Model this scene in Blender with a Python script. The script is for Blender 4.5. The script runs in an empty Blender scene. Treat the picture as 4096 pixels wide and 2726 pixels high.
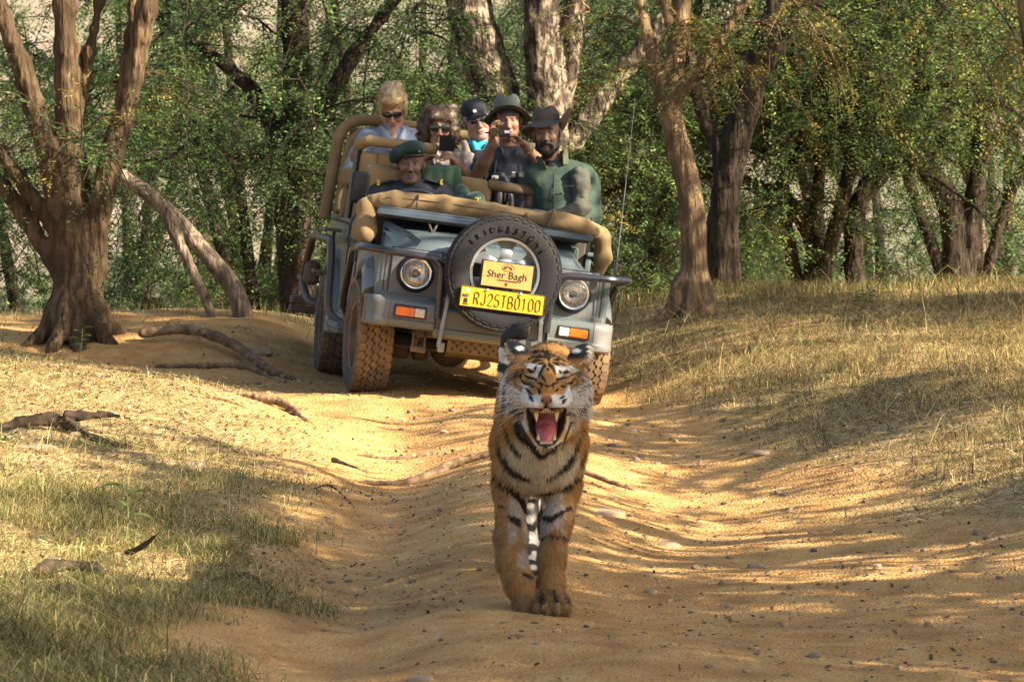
import bpy, math, random
import numpy as np
from mathutils import Matrix, Vector
random.seed(7); RNG = np.random.default_rng(7)
SC = bpy.context.scene; COL = SC.collection
R = math.radians
# ---------------------------------------------------------------- camera
FPX, CAMH = 4080.0, 2.13
PITCH = math.atan((340.5 - 33) / FPX)
cam = bpy.data.cameras.new('camera'); cam.lens = FPX * 36 / 1024; cam.sensor_width = 36
cam.clip_start = .1; cam.clip_end = 2000
cam.dof.use_dof = True; cam.dof.focus_distance = 20.0; cam.dof.aperture_fstop = 11.5
co = bpy.data.objects.new('camera', cam); COL.objects.link(co)
co.location = (0, 0, CAMH); co.rotation_euler = (math.pi / 2 - PITCH, 0, 0); SC.camera = co
# ---------------------------------------------------------------- light
SUN_TO = Vector((0.74, -0.34, 0.50)).normalized()
elev = math.asin(SUN_TO.z); azim = math.atan2(SUN_TO.x, SUN_TO.y)
world = bpy.data.worlds.new('World'); SC.world = world; world.use_nodes = True
nt = world.node_tree; nt.nodes.clear()
sky = nt.nodes.new('ShaderNodeTexSky'); sky.sky_type = 'NISHITA'; sky.sun_disc = False
sky.sun_elevation = elev; sky.sun_rotation = azim; sky.dust_density = 2.5; sky.air_density = 1.0; sky.ozone_density = .6
bg = nt.nodes.new('ShaderNodeBackground'); bg.inputs['Strength'].default_value = 0.068
wo = nt.nodes.new('ShaderNodeOutputWorld')
nt.links.new(sky.outputs[0], bg.inputs[0]); nt.links.new(bg.outputs[0], wo.inputs[0])
sl = bpy.data.lights.new('sun', 'SUN'); sl.energy = 5.0; sl.angle = R(.53); sl.color = (1.0, .88, .70)
so = bpy.data.objects.new('sun', sl); COL.objects.link(so)
so.rotation_euler = SUN_TO.to_track_quat('Z', 'Y').to_euler(); so.location = (30, -10, 25)
SC.view_settings.view_transform = 'Standard'; SC.view_settings.look = 'None'
SC.view_settings.exposure = 1.95; SC.view_settings.gamma = 1
# ---------------------------------------------------------------- numpy helpers
def hsh(ix, iy, iz, seed):
    n = (ix * 374761393 + iy * 668265263 + iz * 2147483647 + seed * 144665) & 0xffffffff
    n = ((n ^ (n >> 13)) * 1274126177) & 0xffffffff
    return ((n ^ (n >> 16)) & 0xffff) / 65535.0
def vnoise(P, s=1.0, seed=0):
    P = np.asarray(P, float) * s
    if P.shape[1] == 2: P = np.c_[P, np.zeros(len(P))]
    f = np.floor(P); i = f.astype(np.int64); t = P - f; t = t * t * (3 - 2 * t)
    r = 0
    for dx in (0, 1):
        wx = t[:, 0] if dx else 1 - t[:, 0]
        for dy in (0, 1):
            wy = t[:, 1] if dy else 1 - t[:, 1]
            for dz in (0, 1):
                wz = t[:, 2] if dz else 1 - t[:, 2]
                r = r + wx * wy * wz * hsh(i[:, 0] + dx, i[:, 1] + dy, i[:, 2] + dz, seed)
    return r * 2 - 1
def fbm(P, s=1.0, o=4, seed=0, g=.5):
    a, r = 1.0, 0
    for k in range(o): r = r + a * vnoise(P, s * 2 ** k, seed + k); a *= g
    return r
def sst(a, b, x):
    t = np.clip((x - a) / (b - a), 0, 1); return t * t * (3 - 2 * t)
def nrm(v):
    v = np.asarray(v, float); return v / np.maximum(np.linalg.norm(v, axis=-1, keepdims=True), 1e-9)
# ---------------------------------------------------------------- mesh helpers
def mesh_np(name, V, F, mats=None, smooth=True, parent=None, mi=None, link=True):
    """F: (n,3) or (n,4) int array, or list of such arrays"""
    Fs = F if isinstance(F, list) else [F]
    Fs = [np.asarray(f, np.int32) for f in Fs if len(f)]
    me = bpy.data.meshes.new(name); V = np.asarray(V, np.float32)
    me.vertices.add(len(V)); me.vertices.foreach_set('co', V.ravel())
    lv = np.concatenate([f.ravel() for f in Fs]); tot = np.concatenate([np.full(len(f), f.shape[1], np.int32) for f in Fs])
    me.loops.add(len(lv)); me.loops.foreach_set('vertex_index', lv)
    me.polygons.add(len(tot)); st = np.r_[0, np.cumsum(tot)[:-1]].astype(np.int32)
    me.polygons.foreach_set('loop_start', st)
    me.polygons.foreach_set('use_smooth', np.full(len(tot), bool(smooth)))
    if mats is not None:
        for m in (mats if isinstance(mats, (list, tuple)) else [mats]): me.materials.append(m)
    if mi is not None: me.polygons.foreach_set('material_index', np.asarray(mi, np.int32))
    me.update(calc_edges=True)
    if not link: return me
    return link_obj(name, me, parent)
def link_obj(name, data, parent=None):
    o = bpy.data.objects.new(name, data); COL.objects.link(o)
    if parent is not None: o.parent = parent
    return o
def vcol(me, name, C):
    C = np.asarray(C, np.float32)
    if C.shape[1] == 3: C = np.c_[C, np.ones(len(C))]
    a = me.color_attributes.new(name, 'FLOAT_COLOR', 'POINT'); a.data.foreach_set('color', C.astype(np.float32).ravel())
def tag(o, label=None, cat=None, group=None, kind=None):
    if label: o['label'] = label
    if cat: o['category'] = cat
    if group: o['group'] = group
    if kind: o['kind'] = kind
    return o
def empty(name, M=None, **k):
    o = link_obj(name, None); o.empty_display_size = .1
    if M is not None: o.matrix_world = M
    return tag(o, **k)
class MB:
    """collects shapes, builds one mesh object"""
    def __init__(s): s.V = []; s.F = []; s.n = 0
    def add(s, V, F):
        s.V.append(np.asarray(V, float)); s.F += [tuple(int(i) + s.n for i in f) for f in F]; s.n += len(V); return s
    def box(s, c, h, r=0.0, rot=None):
        """box with centre c, half sizes h, chamfer r"""
        h = np.asarray(h, float); r = min(r, h.min() * .95)
        if r <= 0:
            V = np.array([[x, y, z] for x in (-1, 1) for y in (-1, 1) for z in (-1, 1)]) * h
            F = [(0, 1, 3, 2), (4, 6, 7, 5), (0, 4, 5, 1), (2, 3, 7, 6), (0, 2, 6, 4), (1, 5, 7, 3)]
        else:
            V, idx = [], {}
            for sx in (-1, 1):
                for sy in (-1, 1):
                    for sz in (-1, 1):
                        q = np.array([sx, sy, sz])
                        for ax in range(3):
                            v = q * (h - r); v[ax] = q[ax] * h[ax]; idx[sx, sy, sz, ax] = len(V); V.append(v)
            F = []; g = lambda *a: idx[a]
            for ax in range(3):
                b, c2 = (ax + 1) % 3, (ax + 2) % 3
                for sg in (-1, 1):
                    f = []
                    for (p, q) in ((-1, -1), (1, -1), (1, 1), (-1, 1)):
                        t = [0, 0, 0]; t[ax] = sg; t[b] = p; t[c2] = q; f.append(g(*t, ax))
                    F.append(f if sg > 0 else f[::-1])
            for ax in range(3):
                b, c2 = (ax + 1) % 3, (ax + 2) % 3
                for p in (-1, 1):
                    for q in (-1, 1):
                        t0 = [0, 0, 0]; t0[ax] = -1; t0[b] = p; t0[c2] = q; t1 = list(t0); t1[ax] = 1
                        f = [g(*t0, b), g(*t1, b), g(*t1, c2), g(*t0, c2)]
                        F.append(f if p * q < 0 else f[::-1])
            for sx in (-1, 1):
                for sy in (-1, 1):
                    for sz in (-1, 1):
                        f = [g(sx, sy, sz, 0), g(sx, sy, sz, 1), g(sx, sy, sz, 2)]
                        F.append(f if sx * sy * sz > 0 else f[::-1])
            V = np.array(V)
        if rot is not None: V = V @ np.asarray(rot).T
        return s.add(V + np.asarray(c, float), F)
    def tube(s, P, rad, n=8, cap=True, flat=None):
        P = np.asarray(P, float); m = len(P); rad = np.full(m, rad) if np.isscalar(rad) else np.asarray(rad, float)
        T = np.gradient(P, axis=0); T = nrm(T)
        u = np.cross(T[0], [0, 0, 1.0]);
        if np.linalg.norm(u) < .1: u = np.cross(T[0], [1.0, 0, 0])
        u = nrm(u); V = []; a = np.arange(n) * 2 * math.pi / n
        for i in range(m):
            u = nrm(u - T[i] * np.dot(u, T[i])); w = np.cross(T[i], u)
            V.append(P[i] + rad[i] * (np.cos(a)[:, None] * u + np.sin(a)[:, None] * w * (flat or 1)))
        V = np.concatenate(V); F = []
        for i in range(m - 1):
            for j in range(n):
                k = (j + 1) % n; F.append((i * n + j, i * n + k, (i + 1) * n + k, (i + 1) * n + j))
        if cap: F.append(tuple(range(n))[::-1]); F.append(tuple((m - 1) * n + j for j in range(n)))
        return s.add(V, F)
    def lathe(s, prof, n=32, M=None, close=False, cap=True):
        """prof: list of (r, h); axis = local Z then matrix M"""
        V = []; m = len(prof)
        for r, h in prof:
            for j in range(n):
                a = j * 2 * math.pi / n; V.append((r * math.cos(a), r * math.sin(a), h))
        F = []
        for i in range(m - 1 + (1 if close else 0)):
            i2 = (i + 1) % m
            for j in range(n):
                k = (j + 1) % n; F.append((i * n + j, i * n + k, i2 * n + k, i2 * n + j))
        if cap and not close:
            if prof[0][0] > 1e-6: F.append(tuple(range(n))[::-1])
            if prof[-1][0] > 1e-6: F.append(tuple((m - 1) * n + j for j in range(n)))
        V = np.array(V)
        if M is not None: V = V @ np.asarray(M)[:3, :3].T + np.asarray(M)[:3, 3]
        return s.add(V, F)
    def loft(s, secs, closed=True, cap=True):
        """list of equal-length point loops"""
        n = len(secs[0]); V = np.concatenate([np.asarray(q, float) for q in secs]); F = []
        for i in range(len(secs) - 1):
            for j in range(n if closed else n - 1):
                k = (j + 1) % n; F.append((i * n + j, i * n + k, (i + 1) * n + k, (i + 1) * n + j))
        if cap and closed: F.append(tuple(range(n))[::-1]); F.append(tuple((len(secs) - 1) * n + j for j in range(n)))
        return s.add(V, F)
    def prism(s, poly, a, b, axis):
        """2D polygon extruded a..b along axis"""
        def mk(t):
            out = []
            for p in poly:
                q = [0, 0, 0]; q[axis] = t; o = [i for i in range(3) if i != axis]; q[o[0]] = p[0]; q[o[1]] = p[1]; out.append(q)
            return out
        return s.loft([mk(a), mk(b)])
    def build(s, name, m, parent=None, smooth=True, sharp=35, bevel=0, link=True):
        me = bpy.data.meshes.new(name); me.from_pydata(np.concatenate(s.V).tolist(), [], s.F)
        me.materials.append(m)
        import bmesh
        bm = bmesh.new(); bm.from_mesh(me); bmesh.ops.recalc_face_normals(bm, faces=bm.faces)
        if bevel: bmesh.ops.bevel(bm, geom=[e for e in bm.edges if len(e.link_faces) == 2 and e.calc_face_angle(0) > .5], offset=bevel, segments=2, profile=.6, affect='EDGES', clamp_overlap=True)
        bm.to_mesh(me); bm.free()
        me.polygons.foreach_set('use_smooth', np.full(len(me.polygons), smooth))
        if smooth: me.set_sharp_from_angle(angle=R(sharp))
        return link_obj(name, me, parent) if link else me
def curve_pts(P, n=12):
    """Catmull-Rom through points"""
    P = np.asarray(P, float); Q = np.r_[[2 * P[0] - P[1]], P, [2 * P[-1] - P[-2]]]; out = []
    for i in range(1, len(Q) - 2):
        t = np.linspace(0, 1, n, endpoint=False)[:, None]; a, b, c, d = Q[i - 1:i + 3]
        out.append(.5 * (2 * b + (c - a) * t + (2 * a - 5 * b + 4 * c - d) * t ** 2 + (3 * b - a - 3 * c + d) * t ** 3))
    return np.concatenate(out + [P[-1:]])
def fillet(P, r, n=6):
    """polyline with rounded corners"""
    P = [np.asarray(p, float) for p in P]; out = [P[0]]
    for i in range(1, len(P) - 1):
        a, b, c = P[i - 1:i + 2]; u = nrm(a - b); v = nrm(c - b); q = min(r, np.linalg.norm(a - b) * .45, np.linalg.norm(c - b) * .45)
        for t in np.linspace(0, 1, n): out.append((1 - t) ** 2 * (b + u * q) + 2 * t * (1 - t) * b + t * t * (b + v * q))
    out.append(P[-1]); return np.array(out)
def rotm(x=0, y=0, z=0):
    return np.array((Matrix.Rotation(R(z), 3, 'Z') @ Matrix.Rotation(R(y), 3, 'Y') @ Matrix.Rotation(R(x), 3, 'X')))
# ---------------------------------------------------------------- signed distance modelling
class SDF:
    def __init__(s): s.p = []
    def e(s, c, r, k=.02, rot=None, sub=False, t=0):
        r = np.broadcast_to(np.asarray(r, float), 3); s.p.append(('e', np.asarray(c, float), r, rot, None, k, sub, t, np.asarray(c, float), r.max())); return s
    def c(s, a, b, ra, rb=None, k=.02, sub=False, t=0):
        a = np.asarray(a, float); b = np.asarray(b, float); rb = ra if rb is None else rb
        s.p.append(('c', a, b, ra, rb, k, sub, t, (a + b) / 2, np.linalg.norm(a - b) / 2 + max(ra, rb))); return s
    def b(s, c, h, r=.01, k=.02, rot=None, sub=False, t=0):
        h = np.asarray(h, float); s.p.append(('b', np.asarray(c, float), h, rot, r, k, sub, t, np.asarray(c, float), np.linalg.norm(h))); return s
    def path(s, P, rad, k=.02, t=0):
        for i in range(len(P) - 1): s.c(P[i], P[i + 1], rad[i], rad[i + 1], k=k, t=t)
        return s
    def one(s, q, P):
        if q[0] == 'e':
            d = P - q[1]
            if q[3] is not None: d = d @ np.asarray(q[3])
            k0 = np.linalg.norm(d / q[2], axis=1); k1 = np.linalg.norm(d / q[2] ** 2, axis=1)
            return np.where(k1 > 1e-9, k0 * (k0 - 1) / np.maximum(k1, 1e-9), -q[2].min())
        if q[0] == 'c':
            ab = q[2] - q[1]; d = P - q[1]; t = np.clip(d @ ab / max(ab @ ab, 1e-12), 0, 1)
            return np.linalg.norm(d - t[:, None] * ab, axis=1) - (q[3] + t * (q[4] - q[3]))
        d = P - q[1]
        if q[3] is not None: d = d @ np.asarray(q[3])
        w = np.abs(d) - (q[2] - q[4])
        return np.linalg.norm(np.maximum(w, 0), axis=1) + np.minimum(w.max(1), 0) - q[4]
    def ev(s, P):
        D = np.full(len(P), 1e3)
        for q in s.p:
            k = q[5]; dc = np.linalg.norm(P - q[8], axis=1) - q[9]; near = dc < max(.05, k * 2)
            if q[6]:
                if near.any():
                    a = D[near]; b = -s.one(q, P[near]); h = np.clip(.5 - .5 * (a - b) / k, 0, 1)
                    D[near] = a * (1 - h) + b * h + k * h * (1 - h)
                continue
            far = ~near; D[far] = np.minimum(D[far], dc[far])
            if near.any():
                a = D[near]; b = s.one(q, P[near]); h = np.clip(.5 + .5 * (a - b) / k, 0, 1)
                D[near] = a * (1 - h) + b * h - k * h * (1 - h)
        return D
    def tags(s, P):
        best = np.full(len(P), 1e3); T = np.zeros(len(P), int)
        for q in s.p:
            if q[6]: continue
            d = s.one(q, P); m = d < best; best[m] = d[m]; T[m] = q[7]
        return T
    def mesh(s, h, disp=None, pad=.03, lo=None, hi=None, smooth_it=0):
        if lo is None:
            lo = np.min([q[8] - q[9] for q in s.p if not q[6]], axis=0) - pad; hi = np.max([q[8] + q[9] for q in s.p if not q[6]], axis=0) + pad
        lo = np.asarray(lo, float); hi = np.asarray(hi, float)
        m = 4; nc = np.ceil((hi - lo) / (h * m)).astype(int) + 1
        ax = [lo[i] + h * m * np.arange(nc[i]) for i in range(3)]
        G = np.stack(np.meshgrid(*ax, indexing='ij'), -1).reshape(-1, 3) + h * (m - 1) / 2
        C = s.ev(G).reshape(nc)
        up = C.repeat(m, 0).repeat(m, 1).repeat(m, 2); N = np.array(up.shape)
        act = np.abs(up) < h * m * 1.6 + .008
        idx = np.argwhere(act); Q = lo + idx * h
        v = s.ev(Q)
        if disp is not None: v = v - disp(Q)
        up[act] = v
        return surface_nets(up, lo, h, smooth_it)
def surface_nets(A, lo, h, it=0):
    n = np.array(A.shape); S = A < 0
    c = np.zeros(n - 1, int)
    for d in range(8): dx, dy, dz = d >> 2, (d >> 1) & 1, d & 1; c += S[dx:n[0] - 1 + dx, dy:n[1] - 1 + dy, dz:n[2] - 1 + dz]
    cell = (c > 0) & (c < 8); ci = np.argwhere(cell); vid = -np.ones(n - 1, int); vid[cell] = np.arange(len(ci))
    acc = np.zeros((len(ci), 3)); cnt = np.zeros(len(ci))
    for ax in range(3):
        o = [i for i in range(3) if i != ax]
        for p in (0, 1):
            for q in (0, 1):
                a = np.zeros(3, int); a[o[0]] = p; a[o[1]] = q; b = a.copy(); b[ax] = 1
                ia = ci + a; ib = ci + b; va = A[tuple(ia.T)]; vb = A[tuple(ib.T)]; cr = (va < 0) != (vb < 0)
                t = np.where(cr, va / np.where(cr, va - vb, 1), 0)
                acc += np.where(cr[:, None], a + (b - a) * t[:, None], 0); cnt += cr
    V = lo + (ci + acc / cnt[:, None]) * h; F = []
    for ax in range(3):
        o1, o2 = (ax + 1) % 3, (ax + 2) % 3
        sl0 = [slice(None)] * 3; sl1 = [slice(None)] * 3; sl0[ax] = slice(0, -1); sl1[ax] = slice(1, None)
        cr = S[tuple(sl0)] != S[tuple(sl1)]; e = np.argwhere(cr); ok = (e[:, o1] > 0) & (e[:, o2] > 0) & (e[:, o1] < n[o1] - 1) & (e[:, o2] < n[o2] - 1); e = e[ok]
        u = np.zeros(3, int); u[o1] = 1; w = np.zeros(3, int); w[o2] = 1
        q = np.stack([vid[tuple((e - u - w).T)], vid[tuple((e - w).T)], vid[tuple(e.T)], vid[tuple((e - u).T)]], 1)
        flip = ~S[tuple(e.T)]; q[flip] = q[flip][:, ::-1]; F.append(q)
    F = np.concatenate(F)
    for _ in range(it):
        acc = np.zeros_like(V); cn = np.zeros(len(V))
        for a, b in ((0, 1), (1, 2), (2, 3), (3, 0)):
            np.add.at(acc, F[:, a], V[F[:, b]]); np.add.at(cn, F[:, a], 1)
        V = .5 * V + .5 * acc / cn[:, None]
    return V, F
def vnormals(V, F):
    N = np.zeros_like(V); n = np.cross(V[F[:, 2]] - V[F[:, 0]], V[F[:, 3]] - V[F[:, 1]])
    for k in range(4): np.add.at(N, F[:, k], n)
    return nrm(N)
# ---------------------------------------------------------------- materials
def mat(name, c, c2=None, rough=.6, metal=0, scale=12, bump=0, bscale=80, attr=None, spec=.5, trans=0, fac=(.35, .65), detail=5, coat=0, alpha_glass=False, sheen=0, dust=0, avar=.25):
    m = bpy.data.materials.new(name); m.use_nodes = True; N = m.node_tree; L = N.links; bs = N.nodes['Principled BSDF']
    bs.inputs['Roughness'].default_value = rough; bs.inputs['Metallic'].default_value = metal
    bs.inputs['Specular IOR Level'].default_value = spec; bs.inputs['Coat Weight'].default_value = coat
    bs.inputs['Sheen Weight'].default_value = sheen
    tc = N.nodes.new('ShaderNodeTexCoord'); nz = N.nodes.new('ShaderNodeTexNoise'); nz.inputs['Scale'].default_value = scale; nz.inputs['Detail'].default_value = detail
    L.new(tc.outputs['Object'], nz.inputs['Vector'])
    mr = N.nodes.new('ShaderNodeMapRange'); mr.inputs[1].default_value = fac[0]; mr.inputs[2].default_value = fac[1]; L.new(nz.outputs[0], mr.inputs[0])
    mx = N.nodes.new('ShaderNodeMix'); mx.data_type = 'RGBA'; L.new(mr.outputs[0], mx.inputs[0])
    if attr:
        at = N.nodes.new('ShaderNodeVertexColor'); at.layer_name = attr
        mx.blend_type = 'MULTIPLY'; mx.inputs[7].default_value = (1 - avar, 1 - avar, 1 - avar, 1); L.new(at.outputs[0], mx.inputs[6])
    else:
        c2 = c2 or tuple(v * .75 for v in c)
        mx.inputs[6].default_value = (*c, 1); mx.inputs[7].default_value = (*c2, 1)
    out = mx.outputs[2]
    if dust:
        n2 = N.nodes.new('ShaderNodeTexNoise'); n2.inputs['Scale'].default_value = 5; n2.inputs['Detail'].default_value = 8; L.new(tc.outputs['Object'], n2.inputs['Vector'])
        gx = N.nodes.new('ShaderNodeSeparateXYZ'); L.new(tc.outputs['Object'], gx.inputs[0])
        m1 = N.nodes.new('ShaderNodeMapRange'); m1.inputs[1].default_value = 1.05; m1.inputs[2].default_value = .25; m1.inputs[3].default_value = .05; m1.inputs[4].default_value = 1.0; L.new(gx.outputs[2], m1.inputs[0])
        m2 = N.nodes.new('ShaderNodeMath'); m2.operation = 'MULTIPLY'; L.new(m1.outputs[0], m2.inputs[0]); L.new(n2.outputs[0], m2.inputs[1])
        m3 = N.nodes.new('ShaderNodeMath'); m3.operation = 'MULTIPLY'; m3.inputs[1].default_value = dust; m3.use_clamp = True; L.new(m2.outputs[0], m3.inputs[0])
        md = N.nodes.new('ShaderNodeMix'); md.data_type = 'RGBA'; L.new(m3.outputs[0], md.inputs[0]); L.new(out, md.inputs[6]); md.inputs[7].default_value = (.33, .21, .11, 1); out = md.outputs[2]
        r2 = N.nodes.new('ShaderNodeMapRange'); r2.inputs[3].default_value = rough; r2.inputs[4].default_value = .9; L.new(m3.outputs[0], r2.inputs[0]); L.new(r2.outputs[0], bs.inputs['Roughness'])
    L.new(out, bs.inputs['Base Color'])
    if bump:
        nb = N.nodes.new('ShaderNodeTexNoise'); nb.inputs['Scale'].default_value = bscale; nb.inputs['Detail'].default_value = 4; L.new(tc.outputs['Object'], nb.inputs['Vector'])
        bp = N.nodes.new('ShaderNodeBump'); bp.inputs['Strength'].default_value = bump; bp.inputs['Distance'].default_value = .01; L.new(nb.outputs[0], bp.inputs['Height']); L.new(bp.outputs[0], bs.inputs['Normal'])
    if trans:
        tr = N.nodes.new('ShaderNodeBsdfTranslucent'); L.new(out, tr.inputs[0]); ms = N.nodes.new('ShaderNodeMixShader'); ms.inputs[0].default_value = trans
        L.new(bs.outputs[0], ms.inputs[1]); L.new(tr.outputs[0], ms.inputs[2]); L.new(ms.outputs[0], N.nodes['Material Output'].inputs[0])
    return m
# ---------------------------------------------------------------- where the jeep stands (needed by the terrain)
JQ = (-0.26842396, 24.68289953, -0.10886945, 0.12703141, -0.0333866, 0.13650781)
JM = Matrix.Translation(JQ[:3]) @ Matrix.Rotation(JQ[3], 4, 'Z') @ Matrix.Rotation(JQ[4], 4, 'X') @ Matrix.Rotation(JQ[5], 4, 'Y')
WHEELS = [(-.655, 0.0, -.020), (.655, 0.0, .060), (-.655, 2.375, -.020), (.655, 2.375, .045)]
CONT = np.array([list(JM @ Vector(w)) for w in WHEELS])
def edge_r(y): return np.interp(y, [5, 13, 18.6, 21.5, 23.5, 25, 26.5, 28, 30], [2.6, 2.2, 1.75, 1.3, .95, .72, .62, .40, .35])
def edge_l(y): return np.interp(y, [5, 13, 17, 21, 23, 24.3, 25.5, 27, 29], [-1.0, -.95, -.88, -1.0, -1.15, -1.6, -2.3, -3.2, -4.2])
def base_h(x, y):
    P = np.stack([x, y], 1)
    dr = x - edge_r(y); dl = edge_l(y) - x
    z = .17 * sst(-.5, 1.5, dr) * sst(10, 20, y) + .08 * sst(-.5, 1.2, dr) + .012 * np.clip(dr - 1.2, 0, 6)
    z += .13 * sst(-.25, 1.3, dl) + .05 * np.clip(dl - 1.0, 0, 4) * sst(30, 24, y)
    z += .10 * np.exp(-((x + 2.4) / 1.0) ** 2 - ((y - 23.2) / 1.5) ** 2)
    z += .06 * np.exp(-((x + .05) / .55) ** 2 - ((y - 22.6) / .7) ** 2)
    z -= .13 * np.exp(-((x - .85) / .55) ** 2 - ((y - 18.8) / 2.8) ** 2)
    z += .07 * np.exp(-((x - .05 - .03 * (y - 20)) / .32) ** 2) * sst(22.5, 20, y) * sst(14, 17, y)
    z -= .07 * np.exp(-((x + .58) / .28) ** 2) * sst(23.8, 22, y)
    # bank behind the track on the left, with the roots in it
    z += .16 * sst(26.2, 27.2, y + .35 * (x + 2)) * sst(-1.0, -1.9, x) * sst(31, 29, y)
    # beyond the crest the ground drops to a dry valley, then a hillside rises
    cr = 29.3 + .35 * np.sin(x * .8) + .5 * vnoise(P, .4, 5)
    z -= 2.1 * sst(0, 9, y - cr) * sst(400, 60, np.abs(x))
    hill = np.maximum(y - 58 - 6 * vnoise(P, .02, 9), 0); z += 34 * (1 - np.exp(-hill / 85.0))
    back = np.maximum(-30 - y, 0); z += 6 * (1 - np.exp(-back / 60)); z += 5 * (1 - np.exp(-np.maximum(np.abs(x) - 25, 0) / 50.0))
    z += .05 * vnoise(P, .5, 1) + .025 * vnoise(P, 1.7, 2) + .9 * vnoise(P, .05, 3) * sst(36, 60, y)
    return z
CTL = np.r_[CONT + [0, 0, .012], [[.13, 14.93, 0.0], [.10, 16.1, 0.0]]]   # tyre contacts and the tiger's feet
_cb = base_h(CTL[:, 0], CTL[:, 1])
_sg = np.array([.75, 1.3])
_K = np.exp(-(((CTL[:, None, :2] - CTL[None, :, :2]) / _sg) ** 2).sum(-1))
_w = np.linalg.solve(_K + 1e-6 * np.eye(len(CTL)), CTL[:, 2] - _cb)
def ground_h(x, y, fine=True):
    x = np.atleast_1d(np.asarray(x, float)); y = np.atleast_1d(np.asarray(y, float))
    z = base_h(x, y); P = np.stack([x, y], 1)
    z = z + sum(w_ * np.exp(-(((P - c_[:2]) / _sg) ** 2).sum(1)) for w_, c_ in zip(_w, CTL))
    if fine:
        near = sst(40, 30, y)
        dw = np.min([((P - c_[:2]) ** 2).sum(1) for c_ in CTL], axis=0)
        dirt = np.clip(1 - np.maximum(x - edge_r(y), edge_l(y) - x) / .5, 0, 1)
        f = .009 * vnoise(P, 3.5, 21) + .0035 * vnoise(P, 13, 22) + .003 * vnoise(P, 26, 24)
        # soft tyre ruts and foot marks along the track
        f = f + .005 * vnoise(P * [2.2, 1.2], 2.2, 23) * dirt
        z = z + f * near * sst(.0, .12, dw)
    return z
def gz(x, y): return float(ground_h(x, y)[0])
def grow(lo, hi, a, b, step, f=1.25):
    m = list(np.arange(a, b, step)); s = step
    while m[-1] < hi: s *= f; m.append(m[-1] + s)
    s = step
    while m[0] > lo: s *= f; m.insert(0, m[0] - s)
    return np.array(m)
xs = grow(-420, 420, -4.6, 4.8, .035); ys = grow(-160, 600, 11.5, 32, .045)
XX, YY = np.meshgrid(xs, ys, indexing='ij'); gx, gy = XX.ravel(), YY.ravel()
GZ = ground_h(gx, gy); nx, ny = XX.shape
ii = (np.arange(nx - 1)[:, None] * ny + np.arange(ny - 1)).ravel()
GF = np.stack([ii, ii + ny, ii + ny + 1, ii + 1], 1)
def grass_mask(x, y):
    P = np.stack([x, y], 1); n = .28 * vnoise(P, 1.3, 31) + .16 * vnoise(P, 4, 32)
    g = np.maximum(sst(-.15, .45, x - edge_r(y) + n), sst(-.15, .5, edge_l(y) - x + n))
    return np.maximum(g, sst(28.2, 29.5, y + n))
gm = grass_mask(gx, gy)
def ground_material():
    m = bpy.data.materials.new('dry_earth'); m.use_nodes = True; N = m.node_tree; L = N.links; bs = N.nodes['Principled BSDF']
    bs.inputs['Roughness'].default_value = .95; bs.inputs['Specular IOR Level'].default_value = .15
    g = N.nodes.new('ShaderNodeNewGeometry'); at = N.nodes.new('ShaderNodeVertexColor'); at.layer_name = 'cover'
    sp = N.nodes.new('ShaderNodeSeparateColor'); L.new(at.outputs[0], sp.inputs[0])
    def noise(sc, det=6):
        n = N.nodes.new('ShaderNodeTexNoise'); n.inputs['Scale'].default_value = sc; n.inputs['Detail'].default_value = det; L.new(g.outputs['Position'], n.inputs['Vector']); return n.outputs[0]
    def mix(f, a, b):
        x = N.nodes.new('ShaderNodeMix'); x.data_type = 'RGBA'
        if isinstance(f, float): x.inputs[0].default_value = f
        else: L.new(f, x.inputs[0])
        for s, v in ((6, a), (7, b)):
            if isinstance(v, tuple): x.inputs[s].default_value = (*v, 1)
            else: L.new(v, x.inputs[s])
        return x.outputs[2]
    def rng(v, a, b, c=0., d=1.):
        x = N.nodes.new('ShaderNodeMapRange'); L.new(v, x.inputs[0])
        for i, q in enumerate((a, b, c, d)): x.inputs[i + 1].default_value = q
        return x.outputs[0]
    dirt = mix(rng(noise(1.6), .35, .65), (.56, .315, .105), (.44, .225, .07))
    dirt = mix(rng(noise(9), .4, .72), dirt, (.61, .385, .155))
    dirt = mix(rng(noise(4.5, 8), .50, .66, 0, .75), dirt, (.33, .165, .055))
    dirt = mix(rng(noise(60, 3), .58, .70, 0, .7), dirt, (.17, .10, .05))
    lit = mix(rng(noise(38, 4), .42, .6), (.48, .33, .15), (.24, .15, .07))
    lit = mix(rng(noise(95, 2), .58, .66), lit, (.58, .44, .24))
    gr = mix(rng(noise(2.5), .45, .65, 0, .7), lit, (.19, .17, .06))
    hl = mix(rng(noise(.35, 9), .40, .62), (.27, .215, .165), (.15, .155, .085))
    hl = mix(rng(noise(2.2, 6), .55, .68, 0, .8), hl, (.075, .095, .04))
    c = mix(sp.outputs[0], dirt, gr); c = mix(sp.outputs[1], c, hl); L.new(c, bs.inputs['Base Color'])
    a = N.nodes.new('ShaderNodeMath'); a.operation = 'ADD'; L.new(noise(55, 6), a.inputs[0]); 
    v = N.nodes.new('ShaderNodeTexVoronoi'); v.inputs['Scale'].default_value = 80; L.new(g.outputs['Position'], v.inputs['Vector'])
    vm = N.nodes.new('ShaderNodeMath'); vm.operation = 'MULTIPLY'; vm.inputs[1].default_value = -.5; L.new(v.outputs[0], vm.inputs[0]); L.new(vm.outputs[0], a.inputs[1])
    b = N.nodes.new('ShaderNodeBump'); b.inputs['Strength'].default_value = .6; b.inputs['Distance'].default_value = .03; L.new(a.outputs[0], b.inputs['Height']); L.new(b.outputs[0], bs.inputs['Normal'])
    return m
ground = mesh_np('ground', np.c_[gx, gy, GZ], GF, ground_material()); tag(ground, kind='structure')
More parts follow.
